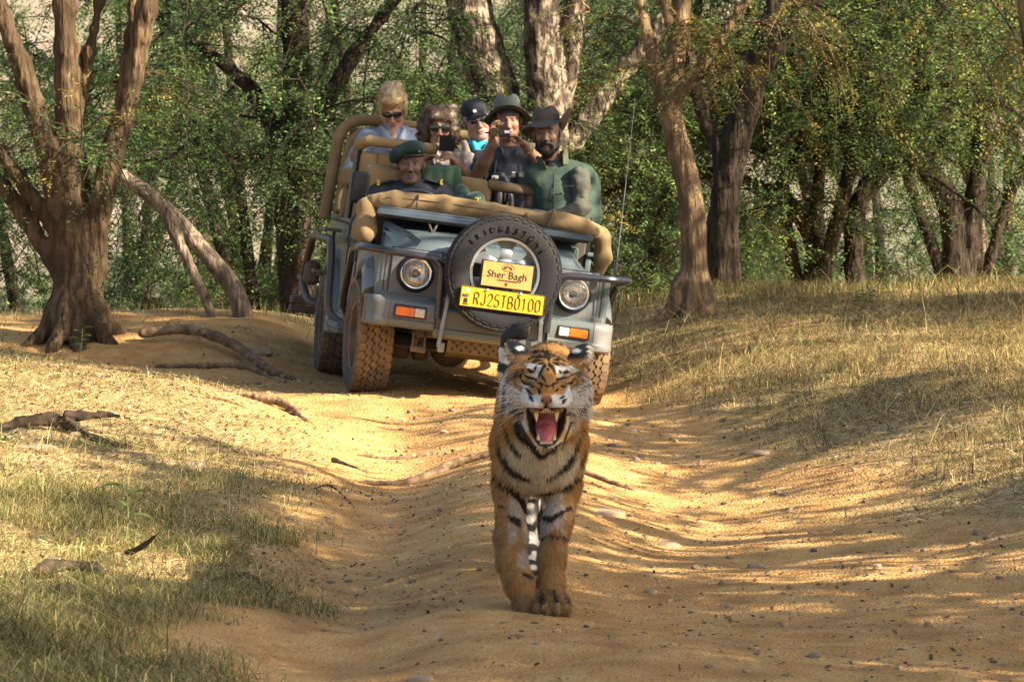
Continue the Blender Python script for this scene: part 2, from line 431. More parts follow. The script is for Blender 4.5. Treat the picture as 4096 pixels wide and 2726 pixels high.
vcol(ground.data, 'cover', np.c_[gm, sst(33, 42, gy), np.zeros(len(gx))])
# ================================================================ the open safari jeep
M_paint = mat('jeep_paint', (.088, .118, .124), (.070, .098, .104), rough=.34, scale=3, dust=.26, bump=.05, bscale=6, coat=.15)
M_cap = mat('bumper_plastic', (.105, .12, .125), (.08, .09, .095), rough=.55, scale=14, dust=.35, bump=.1, bscale=120)
M_black = mat('black_tube', (.012, .016, .024), (.02, .02, .024), rough=.22, scale=9, dust=.12, coat=.3)
M_rustbar = mat('worn_tube', (.022, .027, .034), (.09, .055, .03), rough=.35, scale=14, dust=.4)
M_dark = mat('dark_underbody', (.025, .024, .022), (.06, .045, .03), rough=.8, scale=10)
M_rub = mat('tyre_rubber', (.011, .012, .014), (.018, .017, .017), rough=.8, spec=.25, scale=7, bump=.08, bscale=160)
M_rubd = mat('dusty_tread', (.23, .145, .07), (.12, .085, .05), rough=.95, scale=16, bump=.25, bscale=130)
M_groove = mat('tread_groove', (.035, .027, .02), (.02, .017, .015), rough=.95)
M_silver = mat('silver_wheel', (.42, .43, .44), (.33, .34, .35), rough=.33, metal=.75, scale=8)
M_steel = mat('dull_steel', (.30, .31, .32), (.2, .2, .2), rough=.4, metal=.8, scale=20)
M_chrome = mat('chrome', (.85, .83, .78), (.7, .68, .62), rough=.22, metal=1, scale=10)
M_canvas = mat('khaki_canvas', (.245, .165, .075), (.185, .122, .054), rough=.9, scale=5, bump=.35, bscale=300)
M_canvas2 = mat('worn_canvas', (.155, .105, .052), (.10, .068, .034), rough=.9, scale=14, bump=.4, bscale=200)
M_amber = mat('amber_lens', (.75, .16, .012), (.6, .11, .01), rough=.18, scale=30, coat=.6)
M_clearl = mat('clear_lens', (.62, .58, .52), (.45, .42, .38), rough=.2, scale=60, coat=.6)
M_plate = mat('yellow_plate', (.72, .38, .008), (.64, .33, .008), rough=.45, scale=10, dust=.15)
M_ink = mat('black_ink', (.012, .011, .011), rough=.5)
M_brass = mat('brass_sign', (.47, .255, .075), (.43, .23, .065), rough=.42, scale=6)
M_wmetal = mat('windscreen_frame_paint', (.05, .07, .095), (.035, .05, .065), rough=.3, scale=5, coat=.3)
M_yellow = mat('gold_thread', (.62, .42, .05), rough=.6)
def glass_mat(name, col=(1, 1, 1), rough=.05):
    m = bpy.data.materials.new(name); m.use_nodes = True; b = m.node_tree.nodes['Principled BSDF']
    b.inputs['Base Color'].default_value = (*col, 1); b.inputs['Transmission Weight'].default_value = 1; b.inputs['Roughness'].default_value = rough; b.inputs['IOR'].default_value = 1.45
    N = m.node_tree; tc = N.nodes.new('ShaderNodeTexCoord'); w = N.nodes.new('ShaderNodeTexWave'); w.inputs['Scale'].default_value = 12; N.links.new(tc.outputs['Object'], w.inputs['Vector'])
    bp = N.nodes.new('ShaderNodeBump'); bp.inputs['Strength'].default_value = .35; bp.inputs['Distance'].default_value = .004; N.links.new(w.outputs[0], bp.inputs['Height']); N.links.new(bp.outputs[0], b.inputs['Normal'])
    return m
M_glass = glass_mat('headlamp_glass')
def text_mesh(s, w=None, h=None, ext=.002, bold=0.0):
    cu = bpy.data.curves.new('lettering', 'FONT'); cu.body = s; cu.size = 1; cu.align_x = 'CENTER'; cu.extrude = 0.01; cu.offset = bold; cu.resolution_u = 3
    o = bpy.data.objects.new('lettering_source', cu); COL.objects.link(o); bpy.context.view_layer.update()
    me = bpy.data.meshes.new_from_object(o.evaluated_get(bpy.context.evaluated_depsgraph_get()))
    bpy.data.objects.remove(o); bpy.data.curves.remove(cu)
    V = np.zeros(len(me.vertices) * 3); me.vertices.foreach_get('co', V); V = V.reshape(-1, 3)
    lo, hi = V.min(0), V.max(0); V = V - (lo + hi) / 2
    sx = w / (hi[0] - lo[0]) if w else None; sy = h / (hi[1] - lo[1]) if h else None; sx = sx or sy; sy = sy or sx
    F = [tuple(p.vertices) for p in me.polygons]; bpy.data.meshes.remove(me)
    return np.c_[V[:, 0] * sx, np.sign(-V[:, 2]) * ext, V[:, 1] * sy], F
def canvas_roll(P, r, wr=.09, n=18, seed=1, step=.012):
    P = np.asarray(P, float); L = np.r_[0, np.cumsum(np.linalg.norm(np.diff(P, axis=0), axis=1))]
    k = max(8, int(L[-1] / step)); t = np.linspace(0, L[-1], k); P2 = np.stack([np.interp(t, L, P[:, i]) for i in range(3)], 1)
    rr = .86 * np.interp(t, L, r if not np.isscalar(r) else np.full(len(P), r)); rr[0] *= .8; rr[-1] *= .8
    mb = MB().tube(P2, rr, n); V = mb.V[0]
    T = nrm(np.gradient(P2, axis=0)); curv = np.linalg.norm(np.gradient(T, axis=0), axis=1) / step; curv = np.convolve(curv, np.ones(9) / 9, 'same')
    cen = np.repeat(P2, n, 0); a = np.tile(np.arange(n), k) * 2 * np.pi / n; tt = np.repeat(t, n); cw = np.repeat(np.clip(.35 + curv * .12, .35, 2.2), n)
    w = vnoise(np.c_[tt * 34 + np.sin(a) * .8, np.cos(a) * .9 + seed * 7], 1, seed) + .5 * vnoise(np.c_[tt * 75, np.sin(a + 1) * 1.5], 1, seed + 3)
    mb.V[0] = cen + (V - cen) * (1 + 1.5 * wr * w * cw)[:, None]
    return mb
def fleur(mb, c, s, y):
    """fleur-de-lis as a raised flat figure in the local XZ plane"""
    cx, cz = c
    def blob(pts, w):
        P = np.array([(cx + p[0] * s, y, cz + p[1] * s) for p in pts]); mb.tube(curve_pts(P, 5), np.interp(np.linspace(0, 1, (len(pts) - 1) * 5 + 1), np.linspace(0, 1, len(w)), w) * s, 6)
    blob([(0, -.28), (0, .1), (0, .5)], [.06, .14, .02])
    for g in (-1, 1): blob([(g * .06, -.2), (g * .12, .1), (g * .32, .3), (g * .42, .12), (g * .3, .05)], [.05, .08, .07, .06, .03]); blob([(g * .05, -.25), (g * .14, -.42), (g * .22, -.34)], [.05, .05, .03])
    blob([(-.2, -.2), (0, -.22), (.2, -.2)], [.05, .05, .05])
    return mb
jeep = empty('safari_jeep', JM, label='open grey-green safari jeep with khaki canvas padding and yellow number plate', cat='jeep')
J = lambda mb, name, m, par=None, **k: mb.build(name, m, par or jeep, **k)
def arch(cy, cz, r, a0, a1, n=14): return [(cy + r * math.cos(t), cz + r * math.sin(t)) for t in np.linspace(R(a0), R(a1), n)]
WZ = .335
# --- side panels, tub, fenders
for sg in (-1, 1):
    poly = [(.42, .40), (.42, .965), (3.25, 1.0), (3.25, .46)] + arch(2.375, WZ, .43, 17, 163) + [(1.7, .40)]
    J(MB().prism(poly, sg * .665, sg * .70, 0), 'side_panel', M_paint, bevel=.008)
    J(MB().box((sg * .70, 1.84, 1.005), (.035, 1.44, .014), .008, rotm(x=.7)), 'tub_rail', M_paint)
    f = [(-.495, .50), (-.495, .855), (.44, .875), (.44, .40)] + arch(0, WZ, .43, 12, 158)
    J(MB().prism(f, sg * .60, sg * .698, 0), 'front_fender', M_paint, bevel=.012)
    for cy in (0, 2.375):            # moulded wheel-arch flares
        secs = []
        for t in np.linspace(R(-8), R(143 if cy == 0 else 188), 24):
            c, s = math.cos(t), math.sin(t); fr = sst(R(95), R(175), t) if cy == 0 else 0
            q = [(.60, .46), (.685, .50 + .03 * fr), (.745, .465), (.762, .415), (.755, .392), (.70, .385)]
            secs.append([(sg * x, cy + r * c, WZ + r * s) for x, r in q])
        J(MB().loft(secs), 'wheel_arch_flare', M_paint)
    J(MB().box((sg * .52, 0, .66), (.15, .40, .012), .005).box((sg * .37, 0, .5), (.012, .4, .17)), 'wheel_well', M_dark)
    # door seam, hinges, strake on the side
    mb = MB().box((sg * .703, .92, .70), (.004, .006, .27)).box((sg * .703, 1.62, .70), (.004, .006, .27)).box((sg * .703, 1.0, .62), (.006, .55, .008)).box((sg * .703, 1.3, .88), (.005, .22, .012), .004).box((sg * .703, 1.3, .845), (.005, .22, .008))
    J(mb, 'door_seam', M_dark)
    for hy, hz in ((1.66, .93), (1.72, .93), (.96, .80), (.96, .56)): J(MB().box((sg * .708, hy, hz), (.012, .018, .045), .006), 'door_hinge', M_paint)
    J(MB().box((sg * .66, 1.15, .36), (.05, .75, .06), .02), 'rocker_sill', M_paint)
J(MB().box((0, 1.84, .50), (.665, 1.40, .02)), 'tub_floor', M_dark)
J(MB().box((0, 3.245, .74), (.66, .02, .26), .01), 'tailgate', M_paint)
J(MB().box((0, .47, .82), (.66, .03, .30), .01).box((0, .56, .98), (.62, .12, .06), .03), 'dashboard', M_dark)
# --- bonnet: raised centre with facetted edges
def hood(y, zt, wt, wb, zb=.872):
    zc = zt + .012
    return [(-wb, y, zb), (-wt - .012, y, zt - .022), (-wt, y, zt), (-wt * .55, y, zc), (0, y, zc + .004), (wt * .55, y, zc), (wt, y, zt), (wt + .012, y, zt - .022), (wb, y, zb), (wb * .5, y, zb - .02), (-wb * .5, y, zb - .02)]
J(MB().loft([hood(-.495, .885, .50, .595), hood(-.475, .93, .465, .60), hood(-.43, .945, .46, .602), hood(-.15, .985, .50, .607), hood(.41, 1.035, .60, .615)]), 'bonnet', M_paint, sharp=22)
mb = MB()
for k in (0, 1): mb.box((-.612 + .0 * k, .27, .985 - .035 * k), (.004, .035, .010), .002)
J(mb, 'bonnet_side_vent', M_ink)
J(MB().box((.0, -.15, .962), (.20, .22, .03), .025, rotm(x=5)), 'bonnet_raised_panel', M_paint)
# --- front face
J(MB().box((0, -.485, .70), (.685, .02, .17), .012).box((0, -.49, .575), (.685, .03, .05), .015), 'front_panel', M_paint)
for sg in (-1, 1):
    hx = sg * .475
    J(MB().box((hx, -.506, .745), (.156, .004, .144), .003), 'panel_gap', M_ink)
    J(MB().box((hx, -.512, .745), (.150, .008, .138), .006), 'headlamp_bezel', M_cap)
    for bx_, bz in ((-.135, .122), (.135, .122), (-.135, -.122), (.135, -.122)): J(MB().lathe([(.006, 0), (.006, .003), (0, .004)], 8, np.array(Matrix.Translation((hx + bx_, -.519, .745 + bz)) @ Matrix.Rotation(R(90), 4, 'X'))), 'bezel_screw', M_steel)
    J(MB().box((sg * .655, -.490, .70), (.0025, .018, .165)), 'panel_gap', M_ink)
    Mh = np.array(Matrix.Translation((hx, -.543, .745)) @ Matrix.Rotation(R(90), 4, 'X'))
    hl = J(MB().lathe([(.090, -.02), (.114, -.028), (.112, -.010), (.100, .010), (.092, .006)], 40, Mh, close=True), 'headlamp', M_ink)
    J(MB().lathe([(.082, .0), (.0925, .0), (.0925, .018), (.088, .022), (.082, .020)], 40, Mh, close=True), 'headlamp_rim', M_chrome, hl)
    J(MB().lathe([(.083, .012), (.060, -.008), (.03, -.022), (.0, -.026)], 32, Mh, cap=False), 'reflector', mat('reflector', (.92, .90, .85), (.8, .77, .7), rough=.14, metal=.92, scale=60, bump=.3, bscale=90), hl)
    J(MB().lathe([(0, .006), (.012, .004), (.012, -.02)], 12, Mh), 'bulb', M_steel, hl)
    J(MB().lathe([(.084, .014), (.075, .024), (.05, .032), (.02, .036), (0, .0365)], 32, Mh, cap=False), 'lens', M_glass, hl)
    J(MB().box((sg * .688, -.40, .845), (.012, .022, .022), .006), 'side_marker_lamp', M_amber)
J(MB().box((0, -.50, .745), (.30, .006, .12), .004), 'grille', M_dark)
# --- front bumper
def bsec(x, yf, top=.592, bot=.418):
    return [(x, -.50, top - .005), (x, yf + .035, top), (x, yf + .008, top - .018), (x, yf, top - .05), (x, yf + .006, bot + .055), (x, yf - .002, bot + .045), (x, yf + .005, bot + .012), (x, yf + .04, bot), (x, -.50, bot + .01)]
J(MB().loft([bsec(x, y) for x, y in ((-.612, -.638), (-.45, -.645), (-.34, -.647))]), 'bumper', M_paint, sharp=30)
J(MB().loft([bsec(x, y) for x, y in ((.34, -.647), (.45, -.645), (.612, -.638))]), 'bumper', M_paint, sharp=30)
J(MB().box((0, -.585, .475), (.34, .035, .085), .012).box((0, -.61, .425), (.34, .02, .02), .006), 'bumper_centre', M_paint)
for sg in (-1, 1):
    J(MB().loft([bsec(sg * x, y, t, b) for x, y, t, b in ((.614, -.640, .595, .415), (.68, -.632, .595, .415), (.715, -.60, .594, .416), (.738, -.55, .592, .418), (.745, -.46, .588, .422), (.742, -.36, .584, .428))]), 'bumper_end_cap', M_cap, sharp=40)
    cx = sg * .49
    ind = J(MB().box((cx, -.646, .518), (.098, .006, .036), .006), 'indicator_housing', M_ink)
    J(MB().box((cx + sg * .030, -.653, .518), (.056, .006, .026), .006), 'indicator_lens', M_amber, ind)
    J(MB().box((cx - sg * .058, -.653, .518), (.031, .006, .026), .006), 'parking_lens', M_clearl, ind)
# --- bull bar of bent black tube, on each side
for sg in (-1, 1):
    P = fillet([(sg * .325, -.66, .50), (sg * .335, -.665, .845), (sg * .70, -.665, .862), (sg * .815, -.50, .865), (sg * .815, .02, .84), (sg * .80, .42, .48), (sg * .69, .50, .34)], .09)
    J(MB().tube(P, .0225, 10), 'bull_bar', M_black)
    J(MB().box((sg * .29, -.672, .50), (.012, .005, .165), .003, rotm(y=sg * -4)).box((sg * .28, -.60, .335), (.02, .05, .03), .006), 'bull_bar_strap', M_steel)
    # side guard ahead of and around the rear wheel with step plates
    P = fillet([(sg * .69, 1.25, .34), (sg * .80, 1.38, .40), (sg * .81, 1.62, .865), (sg * .83, 2.95, .875), (sg * .85, 3.20, .55), (sg * .80, 2.95, .42), (sg * .70, 2.85, .40)], .13)
    J(MB().tube(P, .026, 10), 'side_guard', M_rustbar)
    J(MB().box((sg * .86, 1.60, .655), (.055, .06, .011), .004).box((sg * .86, 1.60, .638), (.02, .02, .012)), 'step_plate', M_rustbar)
    J(MB().box((sg * .80, 2.0, .93), (.055, .25, .012), .004).box((sg * .78, 1.9, .90), (.01, .01, .03)), 'step_plate', M_rustbar)
    J(MB().box((sg * .745, .98, .345), (.065, .40, .024), .014).box((sg * .745, .98, .318), (.055, .40, .014), .008), 'running_board', M_cap)
J(MB().box((-.80, 3.05, .62), (.05, .10, .085), .03), 'jerrycan', M_canvas2)
J(MB().box((-.80, 3.32, .42), (.10, .05, .03), .012).box((-.80, 3.32, .36), (.10, .05, .025), .01).box((0, 3.33, .40), (.72, .04, .05), .012), 'rear_bumper', M_rustbar)
# --- running gear
J(MB().tube([(-.56, 0, WZ), (.56, 0, WZ)], .04, 12), 'front_axle', M_dark)
J(MB().lathe([(0, -.16), (.06, -.13), (.115, -.07), (.125, 0), (.115, .07), (.06, .13), (0, .15)], 20, np.array(Matrix.Translation((-.15, .05, WZ - .01)) @ Matrix.Rotation(R(90), 4, 'X'))), 'differential', M_dark)
J(MB().tube([(-.56, 2.375, WZ), (.56, 2.375, WZ)], .04, 12).lathe([(0, -.15), (.12, -.06), (.13, 0), (.12, .06), (0, .15)], 18, np.array(Matrix.Translation((.1, 2.375, WZ)) @ Matrix.Rotation(R(90), 4, 'X'))), 'rear_axle', M_dark)
for sg in (-1, 1):
    mb = MB()
    for k in range(3): mb.tube(curve_pts([(sg * .40, -.48, .385 - k * .008), (sg * .40, 0, .285 - k * .010), (sg * .40, .46 - .1 * k, .40 - k * .01)], 6), .011, 6)
    J(mb, 'leaf_spring', M_rustbar)
    J(MB().box((sg * .365, -.49, .345), (.006, .022, .055), .004).box((sg * .435, -.49, .345), (.006, .022, .055), .004).tube([(sg * .355, -.49, .305), (sg * .445, -.49, .305)], .024, 12), 'spring_shackle', M_rustbar)
    J(MB().box((sg * .40, 1.3, .42), (.03, 1.85, .045), .01), 'chassis_rail', M_dark)
J(MB().box((0, -.46, .40), (.43, .025, .022), .006), 'crossmember', M_rustbar)
J(MB().tube([(-.55, -.16, .30), (.5, -.16, .30)], .015, 8).box((-.47, -.03, .29), (.07, .07, .07), .02).box((-.33, .02, .27), (.05, .05, .05), .02), 'steering_linkage', M_dark)
skid = J(MB().loft([[(-.23, -.52, .425), (.30, -.52, .425), (.30, -.50, .425), (-.23, -.50, .425)], [(-.225, -.46, .31), (.29, -.46, .31), (.29, -.44, .31), (-.225, -.44, .31)], [(-.20, -.20, .27), (.26, -.20, .27), (.26, -.19, .28), (-.20, -.19, .28)]]), 'skid_plate', mat('skid_plate_paint', (.14, .105, .065), (.09, .07, .05), rough=.7, scale=9), smooth=False)
mb = MB()
for r_ in range(5):
    for c_ in range(9):
        t = (r_ + .5) / 5.2; x = -.195 + c_ * .055 + (.027 if r_ % 2 else 0); y = -.5225 + .06 * t; z = .425 - .115 * t
        mb.lathe([(.0095, 0), (.0095, .003), (0, .003)], 8, np.array(Matrix.Translation((x, y, z)) @ Matrix.Rotation(R(90 + 27), 4, 'X')))
J(mb, 'skid_plate_holes', M_ink, skid)
J(MB().box((.05, .55, .40), (.20, .35, .10), .04).box((-.12, 1.3, .36), (.12, .25, .07), .04), 'gearbox', M_dark)
# --- wheels: rim with tyre and tread blocks
def wheel_meshes():
    w = .105; Rr = .345
    ty = MB().lathe([(.205, -.085), (.215, -.098), (.25, -.108), (.295, -.110), (.318, -.104), (.330, -.092), (.336, -.06), (.337, 0), (.336, .06), (.330, .092), (.318, .104), (.295, .110), (.25, .108), (.215, .098), (.205, .085)], 64, np.array(Matrix.Rotation(R(90), 4, 'Y')), cap=False)
    tr = MB(); nb = 40
    rows = [(-.080, .0225, 0), (-.038, .0195, .5), (.003, .0195, 0.05), (.044, .0195, .55), (.085, .0215, .1)]
    for ri, (x0, hw, ph) in enumerate(rows):
        for k in range(nb):
            a0 = (k + ph) / nb * 2 * math.pi; hl = .0262
            if ri in (0, 4): pl = [(-hl, -hw), (hl * .9, -hw), (hl * .9, hw * .6), (hl * .2, hw), (-hl * .5, hw), (-hl, hw * .5)]
            else: pl = [(-hl * .5, -hw * 1.05), (hl * .35, -hw * 1.05), (hl * .55, -hw * .35), (hl * 1.08, -hw * .3), (hl * .95, hw * .45), (hl * .5, hw * 1.05), (-hl * .35, hw * 1.05), (-hl * .55, hw * .35), (-hl * 1.08, hw * .3), (-hl * .95, -hw * .45)]
            lo, hi = [], []
            for u, v in pl:
                a = a0 + u / Rr; x = x0 + v; drop = max(0, abs(x) - .055) ** 2 * 3.2
                for lst, rr in ((lo, Rr - .014), (hi, Rr)): lst.append((x, (rr - drop) * math.cos(a), (rr - drop) * math.sin(a)))
            n = len(pl); tr.add(lo + hi, [tuple(range(n, 2 * n))] + [(i, (i + 1) % n, n + (i + 1) % n, n + i) for i in range(n)])
    for sg in (-1, 1):                                   # shoulder lugs down the sidewall
        for k in range(nb):
            a0 = (k + .3) / nb * 2 * math.pi; q = []
            for x, rr in ((.098, .334), (.110, .316)):
                for da in (-.05, .05): q.append((sg * x, rr * math.cos(a0 + da), rr * math.sin(a0 + da)))
            q2 = [(x - sg * .012, y * .97, z * .97) for x, y, z in q]; tr.add(q + q2, [(0, 1, 3, 2), (0, 2, 6, 4), (1, 5, 7, 3), (0, 4, 5, 1), (2, 3, 7, 6)])
    My = np.array(Matrix.Rotation(R(90), 4, 'Y'))
    rm = MB().lathe([(.192, -.088), (.208, -.092), (.210, -.086), (.196, -.080), (.188, -.03), (.188, .06), (.205, .088), (.192, .085)], 48, My, close=True)
    rm.lathe([(0, -.052), (.05, -.052), (.062, -.066), (.075, -.064), (.085, -.045), (.09, -.035), (.085, -.03), (0, -.03)], 32, My)
    for k in range(6):                                   # six broad spokes with windows between
        a = k / 6 * 2 * math.pi; secs = []
        for rr, x, hw in ((.078, -.045, .040), (.11, -.060, .034), (.14, -.052, .036), (.165, -.030, .046), (.192, -.018, .066)):
            c, s = math.cos(a), math.sin(a); pts = []
            for v, dx in ((-hw, .006), (-hw * .7, 0), (hw * .7, 0), (hw, .006), (hw, .014), (-hw, .014)): pts.append((x + dx, rr * c - v * s, rr * s + v * c))
            secs.append(pts)
        rm.loft(secs)
    for k in range(5): a = k / 5 * 2 * math.pi + .3; rm.lathe([(.009, -.066), (.009, -.05)], 6, np.array(Matrix.Translation((0, .05 * math.cos(a), .05 * math.sin(a))) @ Matrix.Rotation(R(90), 4, 'Y')))
    return ty, tr, rm
ty, tr, rm = wheel_meshes()
me_ty = ty.build('tyre', M_rub, link=False); me_tr = tr.build('tread', M_rubd, link=False, smooth=False); me_rm = rm.build('wheel', M_silver, link=False)
me_tyd = me_ty.copy(); me_tyd.materials[0] = mat('dusty_rubber', (.11, .085, .06), (.05, .045, .04), rough=.9, scale=6)
me_rmd = me_rm.copy(); me_rmd.materials[0] = mat('dusty_rim', (.22, .15, .09), (.12, .09, .06), rough=.7, metal=.2, scale=7)
def wheel(M, dusty=True):
    w = link_obj('wheel', me_rmd if dusty else me_rm, jeep); w.matrix_basis = M
    link_obj('tyre', me_tyd if dusty else me_ty, w); t = link_obj('tread', me_tr, w); tag(t, kind='stuff')
    if not dusty:
        t.data = me_tr.copy(); t.data.materials[0] = M_rub
    return w
for i, (x, y, z) in enumerate(WHEELS):
    wheel(Matrix.Translation((x, y, z + .345)) @ Matrix.Rotation(R(3 if y == 0 else 0), 4, 'Z') @ Matrix.Rotation(-R(3.2), 4, 'Y') @ Matrix.Rotation(math.pi if x > 0 else 0, 4, 'Z') @ Matrix.Rotation(i * .7, 4, 'X'))
SPX, SPY, SPZ = .012, -.765, .815
sp = wheel(Matrix.Translation((SPX, SPY, SPZ)) @ Matrix.Rotation(R(90), 4, 'Z') @ Matrix.Rotation(R(2), 4, 'Y') @ Matrix.Rotation(.52, 4, 'X'), dusty=False)
sp['label'] = 'spare wheel mounted upright on the front bumper'
J(MB().tube([(SPX, -.50, SPZ - .05), (SPX, -.76, SPZ)], .05, 10).tube([(-.20, -.58, .5), (SPX, -.66, SPZ)], .018, 8).tube([(.22, -.58, .5), (SPX, -.66, SPZ)], .018, 8), 'spare_wheel_carrier', M_dark)
M_rais = mat('raised_rubber', (.022, .023, .028), rough=.5)     # raised maker's lettering round the sidewall
for word, a_mid, stp in (('BRIDGESTONE', 90, 10.2), ('683', -92, 7.5)):
    for k, ch in enumerate(word):
        V, F = text_mesh(ch, h=.031 if len(word) > 4 else .018, ext=.0025)
        a = R(a_mid - (k - (len(word) - 1) / 2) * stp * (1 if a_mid > 0 else -1)); rr = .272 if a_mid > 0 else .268; t = a - math.pi / 2 if a_mid > 0 else a + math.pi / 2
        c, s = math.cos(t), math.sin(t); V = np.c_[V[:, 0] * c - V[:, 2] * s, V[:, 1], V[:, 0] * s + V[:, 2] * c]
        J(MB().add(V + [SPX + rr * math.cos(a), SPY - .1105, SPZ + rr * math.sin(a)], F), 'sidewall_letter', M_rais, smooth=False)
# --- number plate and brass sign on the spare wheel
YP = -.892
pl = J(MB().box((.013, YP, .658), (.250, .004, .060), .003), 'number_plate', M_plate)
pl['label'] = 'yellow number plate with black characters'
mb = MB()
for dx, dz, hx_, hz_ in ((0, .058, .247, .0016), (0, -.058, .247, .0016), (-.2475, 0, .0016, .057), (.2475, 0, .0016, .057)): mb.box((.013 + dx, YP - .005, .658 + dz), (hx_, .0015, hz_))
J(mb, 'plate_border', M_ink, pl)
GLY = {'R': [[(0, 0), (0, 1), (.7, 1), (1, .85), (1, .65), (.7, .5), (0, .5)], [(.55, .5), (1, 0)]], 'J': [[(.9, 1), (.9, .2), (.65, 0), (.3, 0), (0, .22)]], '2': [[(0, .78), (.2, 1), (.8, 1), (1, .8), (.95, .6), (0, 0), (1, 0)]], '5': [[(.95, 1), (.1, 1), (.05, .56), (.65, .6), (1, .4), (1, .2), (.75, 0), (.25, 0), (0, .18)]], 'T': [[(0, 1), (1, 1)], [(.5, 1), (.5, 0)]], 'B': [[(0, 0), (0, 1), (.65, 1), (.92, .86), (.92, .65), (.65, .52), (0, .52)], [(.65, .52), (1, .38), (1, .15), (.7, 0), (0, 0)]], '0': [[(.25, 0), (0, .2), (0, .8), (.25, 1), (.75, 1), (1, .8), (1, .2), (.75, 0), (.25, 0)]], '1': [[(.1, .8), (.5, 1), (.5, 0)]]}
for k, ch in enumerate('RJ25TB0100'):
    mb = MB()
    for ln in GLY[ch]: mb.tube(fillet([(-.152 + k * .0405 + p[0] * .026, YP - .005, .618 + p[1] * .070) for p in ln], .006, 3) if len(ln) > 2 else [(-.152 + k * .0405 + p[0] * .026, YP - .005, .618 + p[1] * .070) for p in ln], .0053, 6, flat=.4)
    J(mb, 'plate_character', M_ink, pl)
V, F = text_mesh('IND', w=.036, h=.019); J(MB().add(V + [-.205, YP - .006, .662], F), 'plate_country_code', mat('blue_ink', (.05, .06, .16), rough=.5), pl, smooth=False)
J(MB().box((-.198, YP - .005, .694), (.011, .001, .011)), 'plate_hologram', M_clearl, pl)
J(MB().box((-.203, YP - .005, .632), (.012, .001, .013)).box((-.203, YP - .005, .612), (.018, .001, .003)), 'plate_emblem', M_ink, pl)
for bx_, bz in ((-.10, .706), (.10, .706)): J(MB().lathe([(.009, 0), (.009, .008), (.004, .011), (0, .011)], 10, np.array(Matrix.Translation((.013 + bx_, YP - .004, bz)) @ Matrix.Rotation(R(90), 4, 'X'))), 'plate_bolt', M_chrome, pl)
YS = -.905
sgn = J(MB().box((.020, YS, .805), (.148, .005, .072), .002), 'hotel_sign', M_brass); sgn['label'] = 'small brass coloured sign with dark lettering'
J(MB().box((.020, YS + .02, .805), (.156, .013, .079), .003), 'sign_frame', M_ink, sgn)
V, F = text_mesh('Sher Bagh', w=.232, h=.054, bold=-.005); J(MB().add(V + [.020, YS - .006, .802], F), 'sign_name', M_ink, sgn, smooth=False)
V, F = text_mesh('RANTHAMBHORE', w=.115, h=.0075); J(MB().add(V + [.025, YS - .006, .775], F), 'sign_place_name', M_ink, sgn, smooth=False)
mb = MB().tube([(.020 + .036 * math.cos(t), YS - .006, .851 + .020 * math.sin(t)) for t in np.linspace(0, 2 * math.pi, 33)], .0012, 5)
mb.tube(curve_pts([(-.004, YS - .006, .845), (0, YS - .006, .854), (.02, YS - .006, .856), (.038, YS - .006, .854), (.043, YS - .006, .846)], 4), .003, 5)
for lx in (0, .008, .033, .040): mb.tube([(lx, YS - .006, .852), (lx, YS - .006, .841)], .002, 5)
J(mb, 'sign_oval_emblem', M_ink, sgn); J(fleur(MB(), (.02, .754), .026, YS - .006), 'sign_lily_emblem', M_ink, sgn)
# --- windscreen folded onto the bonnet, under a padded canvas cover
wf = J(MB().box((-.045, -.075, 1.085), (.66, .024, .018), .006).box((-.045, -.06, 1.108), (.655, .018, .012), .005).box((-.62, .20, 1.09), (.025, .27, .018), .006).box((.575, .20, 1.09), (.025, .27, .018), .006).box((-.045, .45, 1.08), (.655, .025, .03), .006), 'folded_windscreen_frame', M_wmetal)
J(MB().box((-.045, .19, 1.092), (.60, .25, .004)), 'windscreen_glass', mat('windscreen_glass', (.02, .03, .035), (.03, .04, .045), rough=.08), wf)
J(MB().box((-.045, -.02, 1.066), (.64, .06, .012), .004), 'windscreen_seal', M_ink, wf)
J(MB().box((.06, -.095, 1.123), (.125, .012, .008), .003, rotm(y=-2)), 'wiper_blade', M_clearl, wf)
for bx_ in (-.36, .34):
    J(MB().tube([(bx_ - .035, -.05, 1.07), (bx_ - .006, -.10, 1.005)], .007, 6).tube([(bx_ + .035, -.05, 1.07), (bx_ + .006, -.10, 1.005)], .007, 6).box((bx_, -.10, .99), (.014, .016, .022), .004), 'windscreen_rest', M_dark)
for bx_ in (-.47, .60): J(MB().tube(fillet([(bx_, -.055, 1.10), (bx_, -.062, 1.17), (bx_, -.02, 1.21)], .03), .006, 6), 'cover_clip', M_ink)
def wrinkle(amp, s, seed, vec=(1, 1, 1)):
    return lambda Q: amp * (vnoise(Q * np.array(vec), s, seed) + .5 * vnoise(Q * np.array(vec), s * 2.3, seed + 1))
s = SDF()
s.path([(-.72, .06, 1.145), (-.60, .03, 1.168), (-.3, .02, 1.178), (0, .02, 1.172), (.3, .03, 1.165), (.55, .04, 1.155), (.69, .08, 1.12)], [.04, .052, .052, .050, .050, .052, .045], k=.03)
s.path([(-.715, .30, 1.13), (-.3, .30, 1.145), (.3, .30, 1.14), (.66, .30, 1.12)], [.045] * 4, k=.05)
s.b((-.03, .17, 1.135), (.66, .16, .035), .03, k=.04)
V, F = s.mesh(.010, lambda Q: wrinkle(.005, 9, 3, (.5, 1, 1))(Q) + .004 * np.abs(vnoise(Q * [1, .6, 1], 26, 9)))
cover = mesh_np('canvas_windscreen_cover', V, F, M_canvas, parent=jeep)
J(MB().tube(curve_pts([(-.66, -.018, 1.175), (-.3, -.034, 1.185), (0, -.032, 1.178), (.3, -.022, 1.172), (.55, -.012, 1.165)], 8), .0035, 5), 'cover_seam', M_canvas2, cover)
s = SDF()
